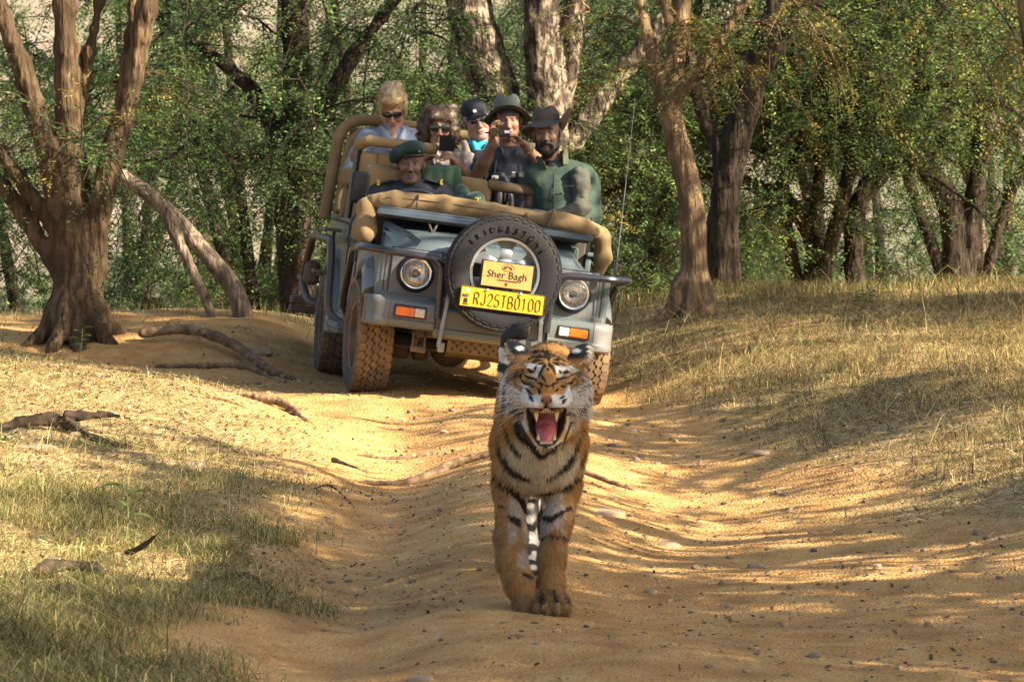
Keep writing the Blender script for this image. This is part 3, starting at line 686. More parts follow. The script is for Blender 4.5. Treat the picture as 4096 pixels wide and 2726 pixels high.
s.e((-.765, .10, 1.10), (.055, .07, .05), k=.04); s.c((-.755, .08, 1.09), (-.755, .06, .98), .055, .075, k=.04); s.e((-.755, .06, .955), (.068, .085, .075), k=.03)
V, F = s.mesh(.009, wrinkle(.006, 16, 5, (1, 1, .45))); J_p = mesh_np('canvas_pouch', V, F, M_canvas, parent=jeep)
s = SDF()
s.c((.70, .08, 1.10), (.72, .10, .98), .055, .05, k=.04); s.c((.72, .10, .98), (.715, .12, .89), .05, .035, k=.04)
V, F = s.mesh(.009, wrinkle(.006, 16, 6, (1, 1, .45))); mesh_np('canvas_pouch', V, F, M_canvas, parent=jeep)
s = SDF()
s.c((.22, -.03, 1.165), (.34, -.045, 1.16), .035, .045, k=.02); s.c((.37, -.055, 1.175), (.56, -.05, 1.155), .058, .056, k=.02); s.c((.58, -.04, 1.15), (.63, -.03, 1.135), .045, .035, k=.015)
V, F = s.mesh(.008, wrinkle(.003, 18, 8)); pad = mesh_np('rolled_canvas_pad', V, F, M_canvas, parent=jeep)
J(canvas_roll(curve_pts([(.33, -.10, 1.135), (.345, -.115, 1.185), (.36, -.06, 1.225), (.37, .02, 1.215)], 8), .014, .1, 8, 4), 'canvas_strap', M_canvas2, pad)
# --- mirror, steering wheel, aerial
mir = J(MB().box((-.80, .24, 1.212), (.056, .020, .098), .018, rotm(z=-6)), 'wing_mirror', mat('black_plastic', (.010, .011, .013), (.015, .016, .018), rough=.6, spec=.3), bevel=0)
J(MB().tube(fillet([(-.775, .205, 1.165), (-.775, .16, 1.175), (-.76, .15, 1.16), (-.735, .20, 1.10), (-.70, .30, 1.02)], .02), .007, 8).lathe([(.016, 0), (.016, .012), (0, .012)], 12, np.array(Matrix.Translation((-.775, .218, 1.165)) @ Matrix.Rotation(R(90), 4, 'X'))), 'mirror_arm', M_ink, mir)
tor = [(-.40 + .19 * math.cos(a), .70 - .10 * math.sin(a) * .35, 1.10 + .19 * math.sin(a) * .75) for a in np.linspace(0, 2 * math.pi, 41)]
stw = J(MB().tube(tor, .015, 10, cap=False), 'steering_wheel', M_black)
J(MB().tube([(-.59, .70, 1.10), (-.21, .70, 1.10)], .014, 8).lathe([(.05, 0), (.045, .02), (0, .025)], 16, np.array(Matrix.Translation((-.40, .70, 1.10)) @ Matrix.Rotation(R(75), 4, 'X'))).tube([(-.40, .70, 1.10), (-.40, .55, 1.0)], .022, 8), 'steering_column', M_ink, stw)
aer = J(MB().tube([(.70, -.60, .90), (.70, -.60, .955), (.70, -.6, .957)], [.014, .014, .005], 10).tube([(.70, -.60, .957), (.70, -.60, 1.0)], [.006, .004], 8), 'aerial_base', M_black)
J(MB().tube([(.70, -.60, 1.0), (.692, -.6, 1.45), (.681, -.6, 1.945)], [.0032, .0026, .0018], 6), 'aerial_whip', M_steel, aer)
J(MB().tube(curve_pts([(.715, -.60, .84), (.735, -.61, .78), (.74, -.61, .68), (.725, -.58, .60), (.69, -.52, .575)], 6), .0035, 6), 'aerial_cable', M_ink, aer)
# --- seats and padded rails
def padbox(name, c, h, r, rot=None, amp=.006, mtl=None, res=.016, par=None):
    q = SDF().b(c, h, r, rot=rot); V, F = q.mesh(res, wrinkle(amp, 11, int(abs(c[0]) * 50 + c[1] * 9))); return mesh_np(name, V, F, mtl or M_canvas, parent=par or jeep)
st = padbox('driver_seat_back', (-.50, 1.10, 1.13), (.21, .07, .25), .05); J(MB().tube([(-.5, 1.028, .95), (-.5, 1.022, 1.3)], .004, 5), 'seam', M_canvas2, st)
padbox('driver_seat', (-.48, .95, .60), (.23, .25, .09), .05)
padbox('guide_seat', (.42, 1.0, .90), (.26, .25, .10), .05)
padbox('front_bench_back', (-.05, 1.12, 1.12), (.16, .05, .255), .04)
J(canvas_roll([(.08, 1.10, 1.345), (.40, 1.10, 1.335), (.74, 1.12, 1.31)], .040, .06, 16, 5), 'padded_rail', M_canvas2)
bk = padbox('middle_seat_back', (-.49, 1.42, 1.22), (.23, .04, .24), .03)
mb = MB()
for k in (-.60, -.51, -.42): mb.tube([(k, 1.378, 1.0), (k - .01, 1.376, 1.45)], .003, 5)
J(mb, 'seam', M_canvas2, bk)
J(canvas_roll(fillet([(-.735, 1.62, 1.40), (-.735, 1.42, 1.49), (-.68, 1.36, 1.525), (-.24, 1.36, 1.525)], .08), .040, .10, 18, 2), 'padded_rail', M_canvas)
J(MB().tube([(-.745, 1.45, 1.02), (-.735, 1.42, 1.47)], .022, 10), 'rail_post', M_black)
J(canvas_roll([(-.62, 1.30, 1.08), (-.62, 1.29, 1.2), (-.61, 1.29, 1.38)], [.036, .04, .034], .05, 14, 7), 'padded_upright', M_canvas2)
J(canvas_roll([(-.59, 1.31, 1.335), (-.45, 1.31, 1.33), (-.30, 1.31, 1.33)], .032, .06, 14, 8), 'padded_rail', M_canvas2)
J(MB().box((-.695, 1.31, 1.27), (.028, .02, .05), .004), 'grab_bracket', M_black)
padbox('middle_bench', (.0, 1.80, .98), (.60, .20, .09), .05); padbox('middle_bench_back', (.05, 2.04, 1.18), (.58, .04, .20), .03)
padbox('rear_bench', (0, 2.45, .98), (.60, .22, .09), .05)
padbox('rear_seat_back', (-.42, 2.68, 1.36), (.28, .05, .26), .04); padbox('rear_seat_back', (.25, 2.68, 1.36), (.28, .05, .26), .04)
J(canvas_roll(fillet([(-.80, 2.58, .99), (-.775, 2.60, 1.58), (-.68, 2.60, 1.68), (-.50, 2.62, 1.69)], .14), .046, .09, 18, 1), 'padded_rail', M_canvas)
J(canvas_roll(fillet([(-.72, 2.50, 1.05), (-.70, 2.52, 1.52), (-.62, 2.54, 1.60), (-.50, 2.56, 1.61)], .1), .042, .09, 18, 9), 'padded_rail', M_canvas)
J(canvas_roll([(-.50, 2.64, 1.69), (0, 2.66, 1.67), (.62, 2.66, 1.64), (.70, 2.66, 1.58), (.72, 2.66, 1.05)], .042, .07, 16, 3), 'padded_rail', M_canvas)
padbox('armrest', (-.72, 2.05, 1.285), (.042, .10, .06), .03); padbox('armrest_post', (-.71, 2.08, 1.12), (.035, .06, .11), .025, amp=.01, res=.01)
padbox('side_cushion', (-.66, 1.75, 1.07), (.05, .22, .09), .04); 
for y_ in (.95, 1.8, 2.45): J(MB().box((0, y_, .60 + (.08 if y_ > 1 else 0)), (.55, .18, .13 if y_ < 1 else .24), .01), 'seat_base', M_dark)
padbox('dash_pad', (.06, .72, 1.125), (.26, .12, .04), .03, mtl=M_canvas)
# ================================================================ people in the jeep
def strands(name, P, N, D, L, W, C, m, parent=None, bend=.3, seed=0, jit=.25, kind=None):
    """hair or fur: one bent ribbon per root; shading follows the surface normal"""
    rg = np.random.default_rng(seed); n = len(P); L = np.broadcast_to(L, n)[:, None]; W = np.broadcast_to(W, n)[:, None]
    D = nrm(D + jit * rg.normal(size=(n, 3))); S = nrm(np.cross(N + .35 * rg.normal(size=(n, 3)), D))
    up = nrm(np.cross(D, S)); up *= np.sign((up * N).sum(1, keepdims=True)); dn = np.array([0, 0, -1.0])
    mid = P + D * L * .55; tip = P + nrm(D * (1 - bend) + dn * bend * .6 - up * .1) * L
    V = np.stack([P - S * W * .5, P + S * W * .5, mid - S * W * .42, mid + S * W * .42, tip], 1).reshape(-1, 3)
    b = np.arange(n)[:, None] * 5; Q = b + [0, 1, 3, 2]; T = b + [2, 3, 4]
    fl = (np.cross(S, D) * N).sum(1) < 0; Q[fl] = Q[fl][:, ::-1]; T[fl] = T[fl][:, ::-1]
    o = mesh_np(name, V, [Q, T], m, parent=parent); vcol(o.data, 'col', np.repeat(C, 5, 0))
    try: o.data.normals_split_custom_set_from_vertices(np.repeat(nrm(N), 5, 0).tolist())
    except Exception: pass
    if kind: tag(o, kind=kind)
    return o
def scatter(V, F, n, seed=0, wfun=None):
    """random points on quads: positions, face ids"""
    rg = np.random.default_rng(seed); a = np.linalg.norm(np.cross(V[F[:, 2]] - V[F[:, 0]], V[F[:, 3]] - V[F[:, 1]]), axis=1)
    if wfun is not None: a = a * wfun(V[F].mean(1))
    k = rg.choice(len(F), n, p=a / a.sum()); u, v = rg.random(n)[:, None], rg.random(n)[:, None]; q = V[F[k]]
    return (q[:, 0] * (1 - u) + q[:, 1] * u) * (1 - v) + (q[:, 3] * (1 - u) + q[:, 2] * u) * v, k
M_skin = mat('skin', (1, 1, 1), rough=.55, attr='col', scale=45, avar=.14, bump=.12, bscale=260)
M_skin.node_tree.nodes['Principled BSDF'].inputs['Subsurface Weight'].default_value = .06
M_skin.node_tree.nodes['Principled BSDF'].inputs['Subsurface Radius'].default_value = (.012, .005, .003)
M_hair = mat('hair', (1, 1, 1), rough=.5, attr='col', scale=60, avar=.3)
M_lens = mat('sunglass_lens', (.012, .011, .010), (.016, .014, .012), rough=.06, coat=.5)
M_hatd = mat('brown_felt', (.055, .042, .034), (.075, .058, .046), rough=.85, scale=20, bump=.15, bscale=220)
def cloth(name, c, c2=None, rough=.85, bump=.25, bscale=240, scale=6, sheen=0): return mat(name, c, c2, rough=rough, bump=bump, bscale=bscale, scale=scale, sheen=sheen)
def plaid(name):
    m = mat(name, (.40, .34, .26), (.34, .29, .22), rough=.85, bump=.2, bscale=300); N = m.node_tree; L = N.links; bs = N.nodes['Principled BSDF']
    src = bs.inputs['Base Color'].links[0].from_socket; tc = next(n for n in N.nodes if n.type == 'TEX_COORD')
    nz = N.nodes.new('ShaderNodeTexNoise'); nz.inputs['Scale'].default_value = 7; L.new(tc.outputs['Object'], nz.inputs['Vector'])
    ad = N.nodes.new('ShaderNodeVectorMath'); ad.operation = 'MULTIPLY_ADD'; ad.inputs[1].default_value = (.02, .02, .02); L.new(nz.outputs[1], ad.inputs[0]); L.new(tc.outputs['Object'], ad.inputs[2])
    for axis, sc, col, th in (('X', 21, (.10, .10, .16), .62), ('Z', 21, (.10, .10, .16), .62), ('X', 42, (.22, .15, .09), .75), ('Z', 42, (.22, .15, .09), .75)):
        w = N.nodes.new('ShaderNodeTexWave'); w.bands_direction = axis; w.inputs['Scale'].default_value = sc * .314 * 1.0; L.new(ad.outputs[0], w.inputs['Vector'])
        r = N.nodes.new('ShaderNodeMapRange'); r.inputs[1].default_value = th; r.inputs[2].default_value = th + .12; r.inputs[4].default_value = .75; L.new(w.outputs[0], r.inputs[0])
        x = N.nodes.new('ShaderNodeMix'); x.data_type = 'RGBA'; L.new(r.outputs[0], x.inputs[0]); L.new(src, x.inputs[6]); x.inputs[7].default_value = (*col, 1); src = x.outputs[2]
    L.new(src, bs.inputs['Base Color']); return m
def hand(s, w, f, n, side, curl, spread=1.0, thumb=None, t=2):
    """wrist w, finger direction f, palm normal n; side=+1 puts the thumb at f x n"""
    w = np.asarray(w, float); f = nrm(f); n = nrm(np.asarray(n) - f * np.dot(n, f)); sd = np.cross(f, n) * side
    rot = np.stack([sd, f, n], 1); s.b(w + f * .048, (.038, .047, .013), .012, k=.012, rot=rot, t=t)
    s.c(w - f * .02, w + f * .02, .026, .026, k=.02, t=t)
    for i, (ln, off) in enumerate(zip((.074, .082, .076, .060), (.029, .010, -.010, -.028))):
        p = w + f * (.090 - .004 * abs(i - 1.3)) + sd * off * spread; a = 0; c = curl[i] if not np.isscalar(curl) else curl
        for j, fr in enumerate((.42, .32, .26)):
            a += c * (.7, 1.0, .7)[j]; d = f * math.cos(a) + n * math.sin(a) + sd * off * .8; q = p + nrm(d) * ln * fr
            s.c(p, q, .0092 - .0008 * j, .0085 - .0009 * j, k=.004, t=t); p = q
    td = thumb if thumb is not None else (f * .6 + sd * .6 + n * .45); p = w + f * .028 + sd * .03; q = p + nrm(td) * .042; s.c(p, q, .0135, .0105, k=.012, t=t)
    r = q + nrm(np.asarray(td) + f * .35) * .034; s.c(q, r, .0102, .0085, k=.004, t=t)
def head_sdf(s, hc, Rh, jaw=1.0, nose=1.0, broad=1.0, eyes=True, neck=None, open_=.0):
    T = lambda *p: hc + Rh @ np.array(p)
    s.e(T(0, .012, .035), (.077 * broad, .095, .088), k=.03, rot=Rh)
    s.e(T(0, -.018, -.035), (.064 * broad * jaw, .074, .080), k=.03, rot=Rh)
    s.e(T(0, -.045, -.092), (.040 * jaw * broad, .040, .030), k=.025, rot=Rh)
    s.c(T(-.046 * jaw, .0, -.070), T(-.016, -.066, -.106), .024, .018, k=.02); s.c(T(.046 * jaw, .0, -.070), T(.016, -.066, -.106), .024, .018, k=.02)
    for g in (-1, 1):
        s.e(T(g * .040 * broad, -.066, -.022), (.024, .020, .022), k=.02, rot=Rh)
        s.e(T(g * .033, -.096, .009), (.017, .015, .011), k=.010, rot=Rh, sub=True)
        if eyes: s.e(T(g * .0325, -.0755, .008), (.0135, .0125, .0105), k=.003, rot=Rh, t=3)
        s.c(T(g * .012, -.089, .027), T(g * .046, -.077, .029), .0085, .0075, k=.010)
        s.e(T(g * .080 * broad, .012, -.004), (.009, .021, .033), k=.006, rot=Rh @ rotm(z=g * 25, y=g * 8), t=4)
        s.e(T(g * .0125, -.100, -.037), (.010, .013, .0085), k=.006, rot=Rh)
        s.c(T(g * .020, -.092, -.030), T(g * .036, -.078, -.062), .004, .004, k=.008, sub=True)
    s.c(T(0, -.086, .018), T(0, -.107, -.024), .0085, .0125 * nose, k=.010); s.e(T(0, -.109, -.033), (.0125 * nose, .014, .010), k=.007, rot=Rh)
    s.e(T(0, -.089, -.0625), (.026, .010, .0075), k=.006, rot=Rh); s.e(T(0, -.087, -.077), (.022, .0105, .008), k=.006, rot=Rh)
    s.b(T(0, -.101, -.0695), (.021, .008, .0016), .001, k=.003, rot=Rh, sub=True)
    s.e(T(0, -.070, -.104), (.018, .016, .013), k=.014, rot=Rh)
    nb = neck if neck is not None else hc + np.array([0, .05, -.19])
    s.c(T(0, .028, -.07), nb, .056, .062, k=.03)
    return T
def head_color(V, hc, Rh, skin, brow=(.05, .03, .02), lip=None, stubble=0, stache=0, flush=.1, beardc=(.02, .017, .015), scalp=None, seed=0):
    q = (V - hc) @ Rh; x, y, z = q.T; sk = np.array(skin); C = np.tile(sk, (len(V), 1)); ax = np.abs(x)
    def blend(w, c):
        nonlocal C
        C = C * (1 - w[:, None]) + np.array(c) * w[:, None]
    n = vnoise(q, 60, seed); front = sst(-.035, -.06, y); hd = (np.linalg.norm(q * [1, 1, .8], axis=1) < .13)
    blend(front * flush * sst(.03, .0, np.hypot(ax - .04, z + .03)), sk * [1.25, .75, .65]); blend(front * flush * 1.4 * sst(.022, .0, np.hypot(x, z + .034)), sk * [1.2, .7, .6])
    blend(front * .35 * sst(.030, .012, np.hypot(ax - .033, (z - .006) * 1.4)), sk * .45)  # shading painted into the skin colour around the eye sockets
    li = lip or tuple(sk * [.85, .52, .50]); blend(front * sst(1.15, .8, np.hypot(x / .027, (z + .0695) / .0135)) * .8, li); blend(front * sst(.0035, .001, np.abs(z + .0697)) * sst(.026, .020, ax), sk * .22)
    if stubble: blend(stubble * hd * sst(-.02, -.055, z + .012 * n) * sst(.02, -.01, y) * (1 - .5 * sst(1.5, .8, np.hypot(x / .027, (z + .0695) / .0135))), np.array(beardc) * 1.5)
    if stache: blend(stache * front * sst(.034, .026, ax) * sst(.0085, .004, np.abs(z + .051 - .10 * ax * ax / .03)), beardc)
    blend(front * hd * sst(.0055, .002, np.abs(z - .031 + .08 * (ax - .03) ** 2 / .02)) * sst(.050, .044, ax) * sst(.008, .014, ax), brow)
    ex = np.hypot((ax - .0325) / .0140, (z - .0075) / .0050); blend(front * sst(1.25, 1.0, ex), (.02, .014, .012)); blend(front * sst(1.0, .85, ex) * .8, (.24, .20, .18)); blend(front * sst(.0062, .0048, np.hypot(ax - .0325, z - .0075)) * sst(1.05, .95, ex), (.012, .008, .006))  # eye whites darkened, the shade on the eyes put into their colour
    blend(front * sst(.0055, .003, np.hypot(ax - .007, (z + .0425) * 1.6)) * (y < -.095), sk * .15)
    if scalp is not None: blend(hd * np.maximum(sst(.055, .075, z - .3 * y), sst(.0, .03, y) * sst(-.05, -.02, z)) * sst(-.15, -.1, y) * (ax < .078), scalp)
    return C
def xform(mb, hc, Rh):
    for i in range(len(mb.V)): mb.V[i] = mb.V[i] @ Rh.T + hc
    return mb
def shades(par, hc, Rh, w=.027, h=.021, col=M_ink, arm=None, gap=.033, zc=.006, tilt=0):
    fr = MB(); ln = MB()
    for g in (-1, 1):
        P = [(g * gap + w * 1.0 * math.copysign(abs(math.cos(a)) ** .7, math.cos(a)), -.104 + .018 * abs(g * gap + w * math.cos(a)) / .06, zc + h * math.copysign(abs(math.sin(a)) ** .75, math.sin(a))) for a in np.linspace(0, 2 * math.pi, 25)]
        fr.tube(P, .0032, 6, cap=False); fr.tube([(g * (gap + w), -.088, zc + h * .5), (g * .078, -.03, zc + .012), (g * .082, .02, zc + .008)], .003, 6)
        ln.add([(g * gap, -.108, zc)] + P[:-1], [(0, i + 1, (i + 1) % 24 + 1) for i in range(24)])
    fr.tube([(-gap + w * .9, -.103, zc + .006), (0, -.108, zc + .009), (gap - w * .9, -.103, zc + .006)], .0035, 6)
    f = xform(fr, hc, Rh).build('sunglasses', col, par); xform(ln, hc, Rh).build('lens', M_lens, f)
def hat_fedora(par, hc, Rh, m, band, brimf, crown=.105, rb=.165, z0=.052, mtop=None, pinch=.02):
    n = 48; rings = []
    def ring(r, z, fx=1.0, sq=1.12, brim=0):
        out = []
        for j in range(n):
            a = j * 2 * math.pi / n; x = r * math.cos(a) * fx; y = r * math.sin(a) * sq; zz = z + (brimf(x, y, r) if brim else 0)
            if z > z0 + .06: zz -= pinch * math.exp(-(x / .025) ** 2) * sst(z0 + .06, z0 + crown, z); 
            out.append((x, y + .008, zz))
        return out
    R0 = .088
    prof = [(rb - .004, -.004, 1), (rb, 0, 1), (rb - .004, .003, 1), (.14, .002, 1), (.115, .002, 1), (R0 + .006, .004, 1)]
    secs = [ring(r, z0 + z, brim=b) for r, z, b in prof]
    V = MB().loft([ring(R0, z0 + .006, brim=0)] + [ring(r, z0 + z, brim=1) for r, z in ((R0 + .012, -.003), (.12, -.003), (rb - .004, -.003), (rb, 0), (rb - .005, .004), (.125, .004), (R0 + .008, .006))] + [ring(R0, z0 + .014)] , cap=False)
    o = xform(V, hc, Rh).build('hat', m, par)
    C = MB().loft([ring(R0 + .001, z0 + .004), ring(R0 - .001, z0 + .04), ring(R0 * .95, z0 + .07), ring(R0 * .86, z0 + .09), ring(R0 * .70, z0 + crown), ring(R0 * .45, z0 + crown + .004), ring(.01, z0 + crown)], cap=True)
    xform(C, hc, Rh).build('hat_crown', mtop or m, o)
    B = MB().loft([ring(R0 + .003, z0 + .008), ring(R0 + .004, z0 + .012), ring(R0 + .003, z0 + .026), ring(R0 - .002, z0 + .028)], cap=False); xform(B, hc, Rh).build('hat_band', band, o)
    return o
def collar(name, par, root, c, r, h, m, a0=-62, a1=242, flare=.018, tilt=(0, 0), dz=0.0):
    """open turned-up collar strip round a neck at c; angles run from the right front round the back"""
    secs = []; Rt = rotm(x=tilt[0], y=tilt[1])
    for t in np.linspace(R(a0), R(a1), 28):
        e = min(1, (t - R(a0)) / .35, (R(a1) - t) / .35); hh = h * (.55 + .45 * e); ri, ro = r, r + flare; q = []
        for rr, z in ((ri, 0), (ro, hh), (ro + .007, hh + .003), (ro + .010, hh - .004), (ri + .012, -.01)): q.append(np.asarray(c) - root + Rt @ np.array([rr * math.cos(t) * 1.0, rr * math.sin(t) * 1.0, z]))
        secs.append(q)
    return MB().loft(secs).build(name, m, par)
def torso(s, SL, SR, hip, depth=.115, chest=.185, belly=.165):
    SL, SR, hip = map(np.asarray, (SL, SR, hip)); m = (SL + SR) / 2; up = m - hip
    ax = nrm(SR - SL); f = nrm(np.cross(up, ax)); rot = np.stack([ax, f, np.cross(ax, f)], 1); w = np.linalg.norm(SR - SL) / 2
    s.c(SL + (m - SL) * .25, SR + (m - SR) * .25, .066, .066, k=.04); s.e(m - nrm(up) * .15, (w * .98, depth, .17), k=.06, rot=rot)
    s.e(m - nrm(up) * .30, (belly, depth + .01, .15), k=.06, rot=rot); s.e(hip + nrm(up) * .07, (belly * 1.04, depth + .02, .13), k=.06, rot=rot)
    s.e(m + nrm(up) * .035, (w * .55, .07, .05), k=.05, rot=rot)
    return rot
def legs(s, hip, knee_y=-.40, drop=.36, sp=.10):
    for g in (-1, 1):
        a = np.asarray(hip) + [g * .08, -.02, .05]; b = np.asarray(hip) + [g * sp, knee_y, .06]; c = b + [0, -.03, -drop]; s.c(a, b, .085, .062, k=.03); s.c(b, c, .06, .045, k=.02); s.c(c, c + [0, -.13, -.03], .042, .035, k=.02)
def cmesh(name, s, h, m, par, root, disp=None, hollow=None):
    V, F = s.mesh(h, disp); return mesh_np(name, V - root, F, m, parent=par)
def folds(amp, seed, vec=(1, 1, .6)): return lambda Q: amp * (fbm(Q * np.array(vec), 11, 2, seed) + .9 * np.abs(vnoise(Q * np.array([1.5, 1.5, 3.2]), 13, seed + 5)) - .4)
def start(hip, label, group='people riding in the jeep'):
    root = np.asarray(hip, float); o = empty('person', Matrix.Translation(root), label=label, cat='person', group=group); return o, root
def body(o, root, s, hc, Rh, h=.0056, **kw):
    V, F = s.mesh(h); C = head_color(V, hc, Rh, **kw); t = s.tags(V)
    b = mesh_np('body', V - root, F, M_skin, parent=o)
    far = np.linalg.norm(V - hc, axis=1) > .17; C[far] = np.array(kw['skin']) * (1 + .12 * vnoise(V[far], 18, 4))[:, None]
    vcol(b.data, 'col', C); return b
def hairpiece(o, root, s, hc, Rh, col, tip, dirf, n, L, W, seed, h=.006, name='hair', amp=.006, keep=None):
    V, F = s.mesh(h, lambda Q: amp * fbm(Q, 28, 2, seed)); q = (V - hc) @ Rh
    b = mesh_np(name, V - root, F, M_hair, parent=o); nz = vnoise(q * [1, 1, .35], 90, seed)[:, None]; vcol(b.data, 'col', np.array(col) * (1 + .45 * nz))
    N = vnormals(V, F); P, k = scatter(V, F, n, seed, keep); Nn = N[F[k, 0]]; qq = (P - hc) @ Rh; D = np.asarray(dirf(qq)) @ Rh.T + Nn * .35
    mixv = np.random.default_rng(seed).random((n, 1)); C = np.array(col) * (1 - mixv) + np.array(tip) * mixv
    strands('hair_strands', P - root, Nn, D, L, W, C, M_hair, b, seed=seed, kind='stuff'); return b
A = np.array
# ---- driver in a dark uniform and green beret, low behind the wheel
hip = A([-.62, 25.78, .62]); o, root = start(hip, 'driver in dark uniform shirt and green beret behind the steering wheel')
hc = A([-.640, 25.70, 1.303]); Rh = rotm(z=2, x=-2, y=2); SL, SR = A([-.850, 25.72, 1.130]), A([-.435, 25.74, 1.135])
s = SDF(); T = head_sdf(s, hc, Rh, jaw=1.02, neck=A([-.64, 25.74, 1.11])); s.c(SL, SR, .038, .038, k=.03); s.c((SL + SR) / 2 + [0, .02, 0], hip + [0, .02, .1], .06, .07, k=.05)
ELd, WRd = A([-.955, 25.66, .93]), A([-.70, 25.36, .97]); s.c(SL, ELd, .04, .036); s.c(ELd, WRd, .036, .026); hand(s, WRd, (.8, -.1, .35), (.2, -1, .1), 1, .7)
s.c(SR, A([-.36, 25.62, .90]), .04, .036); s.c(A([-.36, 25.62, .90]), A([-.50, 25.38, 1.0]), .036, .026); hand(s, A([-.50, 25.38, 1.0]), (-.6, -.1, .4), (.1, -1, 0), -1, .7)
body(o, root, s, hc, Rh, skin=(.150, .078, .050), brow=(.012, .009, .008), stubble=.45, stache=.55, flush=.05, scalp=(.012, .010, .009), lip=(.14, .062, .048))
s = SDF(); torso(s, SL, SR, hip); s.c(SL, ELd, .068, .056, k=.03); s.c(ELd, A([-.76, 25.43, .96]), .058, .046, k=.03); s.c(SR, A([-.36, 25.62, .90]), .066, .055, k=.03); s.c(A([-.36, 25.62, .90]), A([-.47, 25.42, .98]), .055, .045, k=.03)
s.c(A([-.64, 25.76, 1.10]), A([-.64, 25.765, 1.16]), .066, .064, k=.02)
M_uni = cloth('dark_uniform', (.018, .025, .034), (.013, .018, .025)); sh = cmesh('uniform_shirt', s, .010, M_uni, o, root, folds(.005, 3)); collar('uniform_collar', sh, root, A([-.64, 25.735, 1.135]), .068, .045, M_uni, flare=.012, tilt=(-12, 0))
for g, e in ((-1, A([-.825, 25.66, 1.188])), (1, A([-.460, 25.67, 1.190]))):
    m_ = (SL + SR) / 2; MBp = MB().box(e + [-g * .03, .02, .008], (.055, .026, .006), .004, rotm(y=g * 16)); MBp.V[-1] -= root; ep = MBp.build('epaulette', M_uni, sh)
    mb = MB()
    for k in range(7): mb.box(e + [g * (.018 - .006 * (k % 2)), -.012, .004 + .005 * k * .9 - .012], (.007, .007, .0035), .001, rotm(y=k * 25))
    for i in range(len(mb.V)): mb.V[i] -= root
    mb.build('rank_badge', M_yellow, sh)
s = SDF(); legs(s, hip, -.42, .30); cmesh('trousers', s, .014, M_uni, o, root)
s = SDF(); s.e(hc + Rh @ A([-.020, .012, .092]), (.108, .115, .050), k=.02, rot=Rh @ rotm(y=-22)); s.e(hc + Rh @ A([-.090, .01, .055]), (.050, .09, .036), k=.04, rot=Rh @ rotm(y=-55)); s.e(hc + Rh @ A([.02, .0, .105]), (.07, .085, .045), k=.03, rot=Rh)
M_ber = cloth('green_beret_felt', (.004, .022, .016), (.003, .017, .012), bscale=350, sheen=0); be = cmesh('beret', s, .007, M_ber, o, root, lambda Q: .003 * fbm(Q, 18, 2, 2))
P = [hc - root + Rh @ A([.0815 * math.cos(a), .005 + .098 * math.sin(a), .058 + .006 * math.cos(a)]) for a in np.linspace(0, 2 * math.pi, 41)]; MB().tube(P, .0085, 8, cap=False).build('beret_band', M_ink, be)
mb = MB().box(hc - root + Rh @ A([.052, -.086, .088]), (.006, .004, .007), .002); mb.build('beret_badge', M_steel, be)
# ---- guide: brown brimmed hat, green fleece vest, beard
hip = A([.335, 25.86, .86]); o, root = start(hip, 'bearded guide in brown brimmed hat and green fleece vest at front right seat')
hc = A([.222, 25.86, 1.497]); Rh = rotm(z=-6, x=1, y=-3); SL, SR = A([.140, 25.89, 1.225]), A([.455, 25.92, 1.235])
s = SDF(); nb = A([.27, 25.90, 1.28]); head_sdf(s, hc, Rh, broad=1.0, neck=nb); s.c(SL, SR, .038, .038, k=.03); s.c((SL + SR) / 2 + [0, .02, 0], hip + [0, .02, .1], .06, .07, k=.05)
EL, WL = A([.105, 25.90, .99]), A([.205, 25.62, .97]); ER, WR = A([.432, 25.75, 1.03]), A([.285, 25.54, .99]); s.c(SL, EL, .034, .03); s.c(EL, WL, .03, .024); s.c(A([.425, 25.81, 1.235]), ER, .036, .034); s.c(ER, WR, .034, .026)
hand(s, WL, (.8, -.4, 0), (0, 0, -1), 1, .25); hand(s, WR, (-.8, -.45, 0), (0, 0, -1), -1, .25)
body(o, root, s, hc, Rh, skin=(.21, .11, .07), brow=(.012, .010, .009), stubble=.6, stache=.9, flush=.1, lip=(.23, .10, .085), scalp=(.012, .010, .009))
s = SDF()
for g in (-1, 1): s.c(hc + Rh @ A([g * .068, .0, -.02]), hc + Rh @ A([g * .054, -.03, -.08]), .008, .014, k=.02); s.c(hc + Rh @ A([g * .052, -.032, -.082]), hc + Rh @ A([0, -.064, -.115]), .017, .026, k=.02); s.c(hc + Rh @ A([g * .003, -.100, -.052]), hc + Rh @ A([g * .034, -.082, -.062]), .0075, .0075, k=.005); s.c(hc + Rh @ A([g * .034, -.082, -.062]), hc + Rh @ A([g * .03, -.068, -.10]), .008, .015, k=.01)
bc = (.010, .009, .009); hairpiece(o, root, s, hc, Rh, bc, (.03, .026, .025), lambda q: np.c_[q[:, 0] * 2, -.25 + 0 * q[:, 0], -1 + 0 * q[:, 0]], 2600, .016, .0022, 5, name='beard', amp=.003, h=.005)
hat_fedora(o, hc - root, Rh @ rotm(y=-3, x=-13), M_hatd, cloth('hat_cord', (.075, .055, .04)), lambda x, y, r: (2.4 * max(0, x - .09) ** 1.25 if x > 0 else -.55 * max(0, -x - .09)) - 1.0 * max(0, -y - .10) ** 1.2 - .25 * max(0, y - .09), crown=.112, rb=.165, z0=.058)
M_slv = cloth('olive_shirt', (.066, .066, .050), (.052, .052, .039)); s = SDF(); s.c(SL + [-.01, .05, -.06], EL, .045, .044, k=.03); s.c(EL, WL, .044, .036, k=.03); s.c(A([.430, 25.81, 1.225]), A([.436, 25.75, 1.03]), .066, .060, k=.03); s.c(A([.440, 25.73, 1.03]), WR, .056, .040, k=.03)
cmesh('olive_shirt', s, .008, M_slv, o, root, folds(.010, 8, (1, 1, 1.8)))
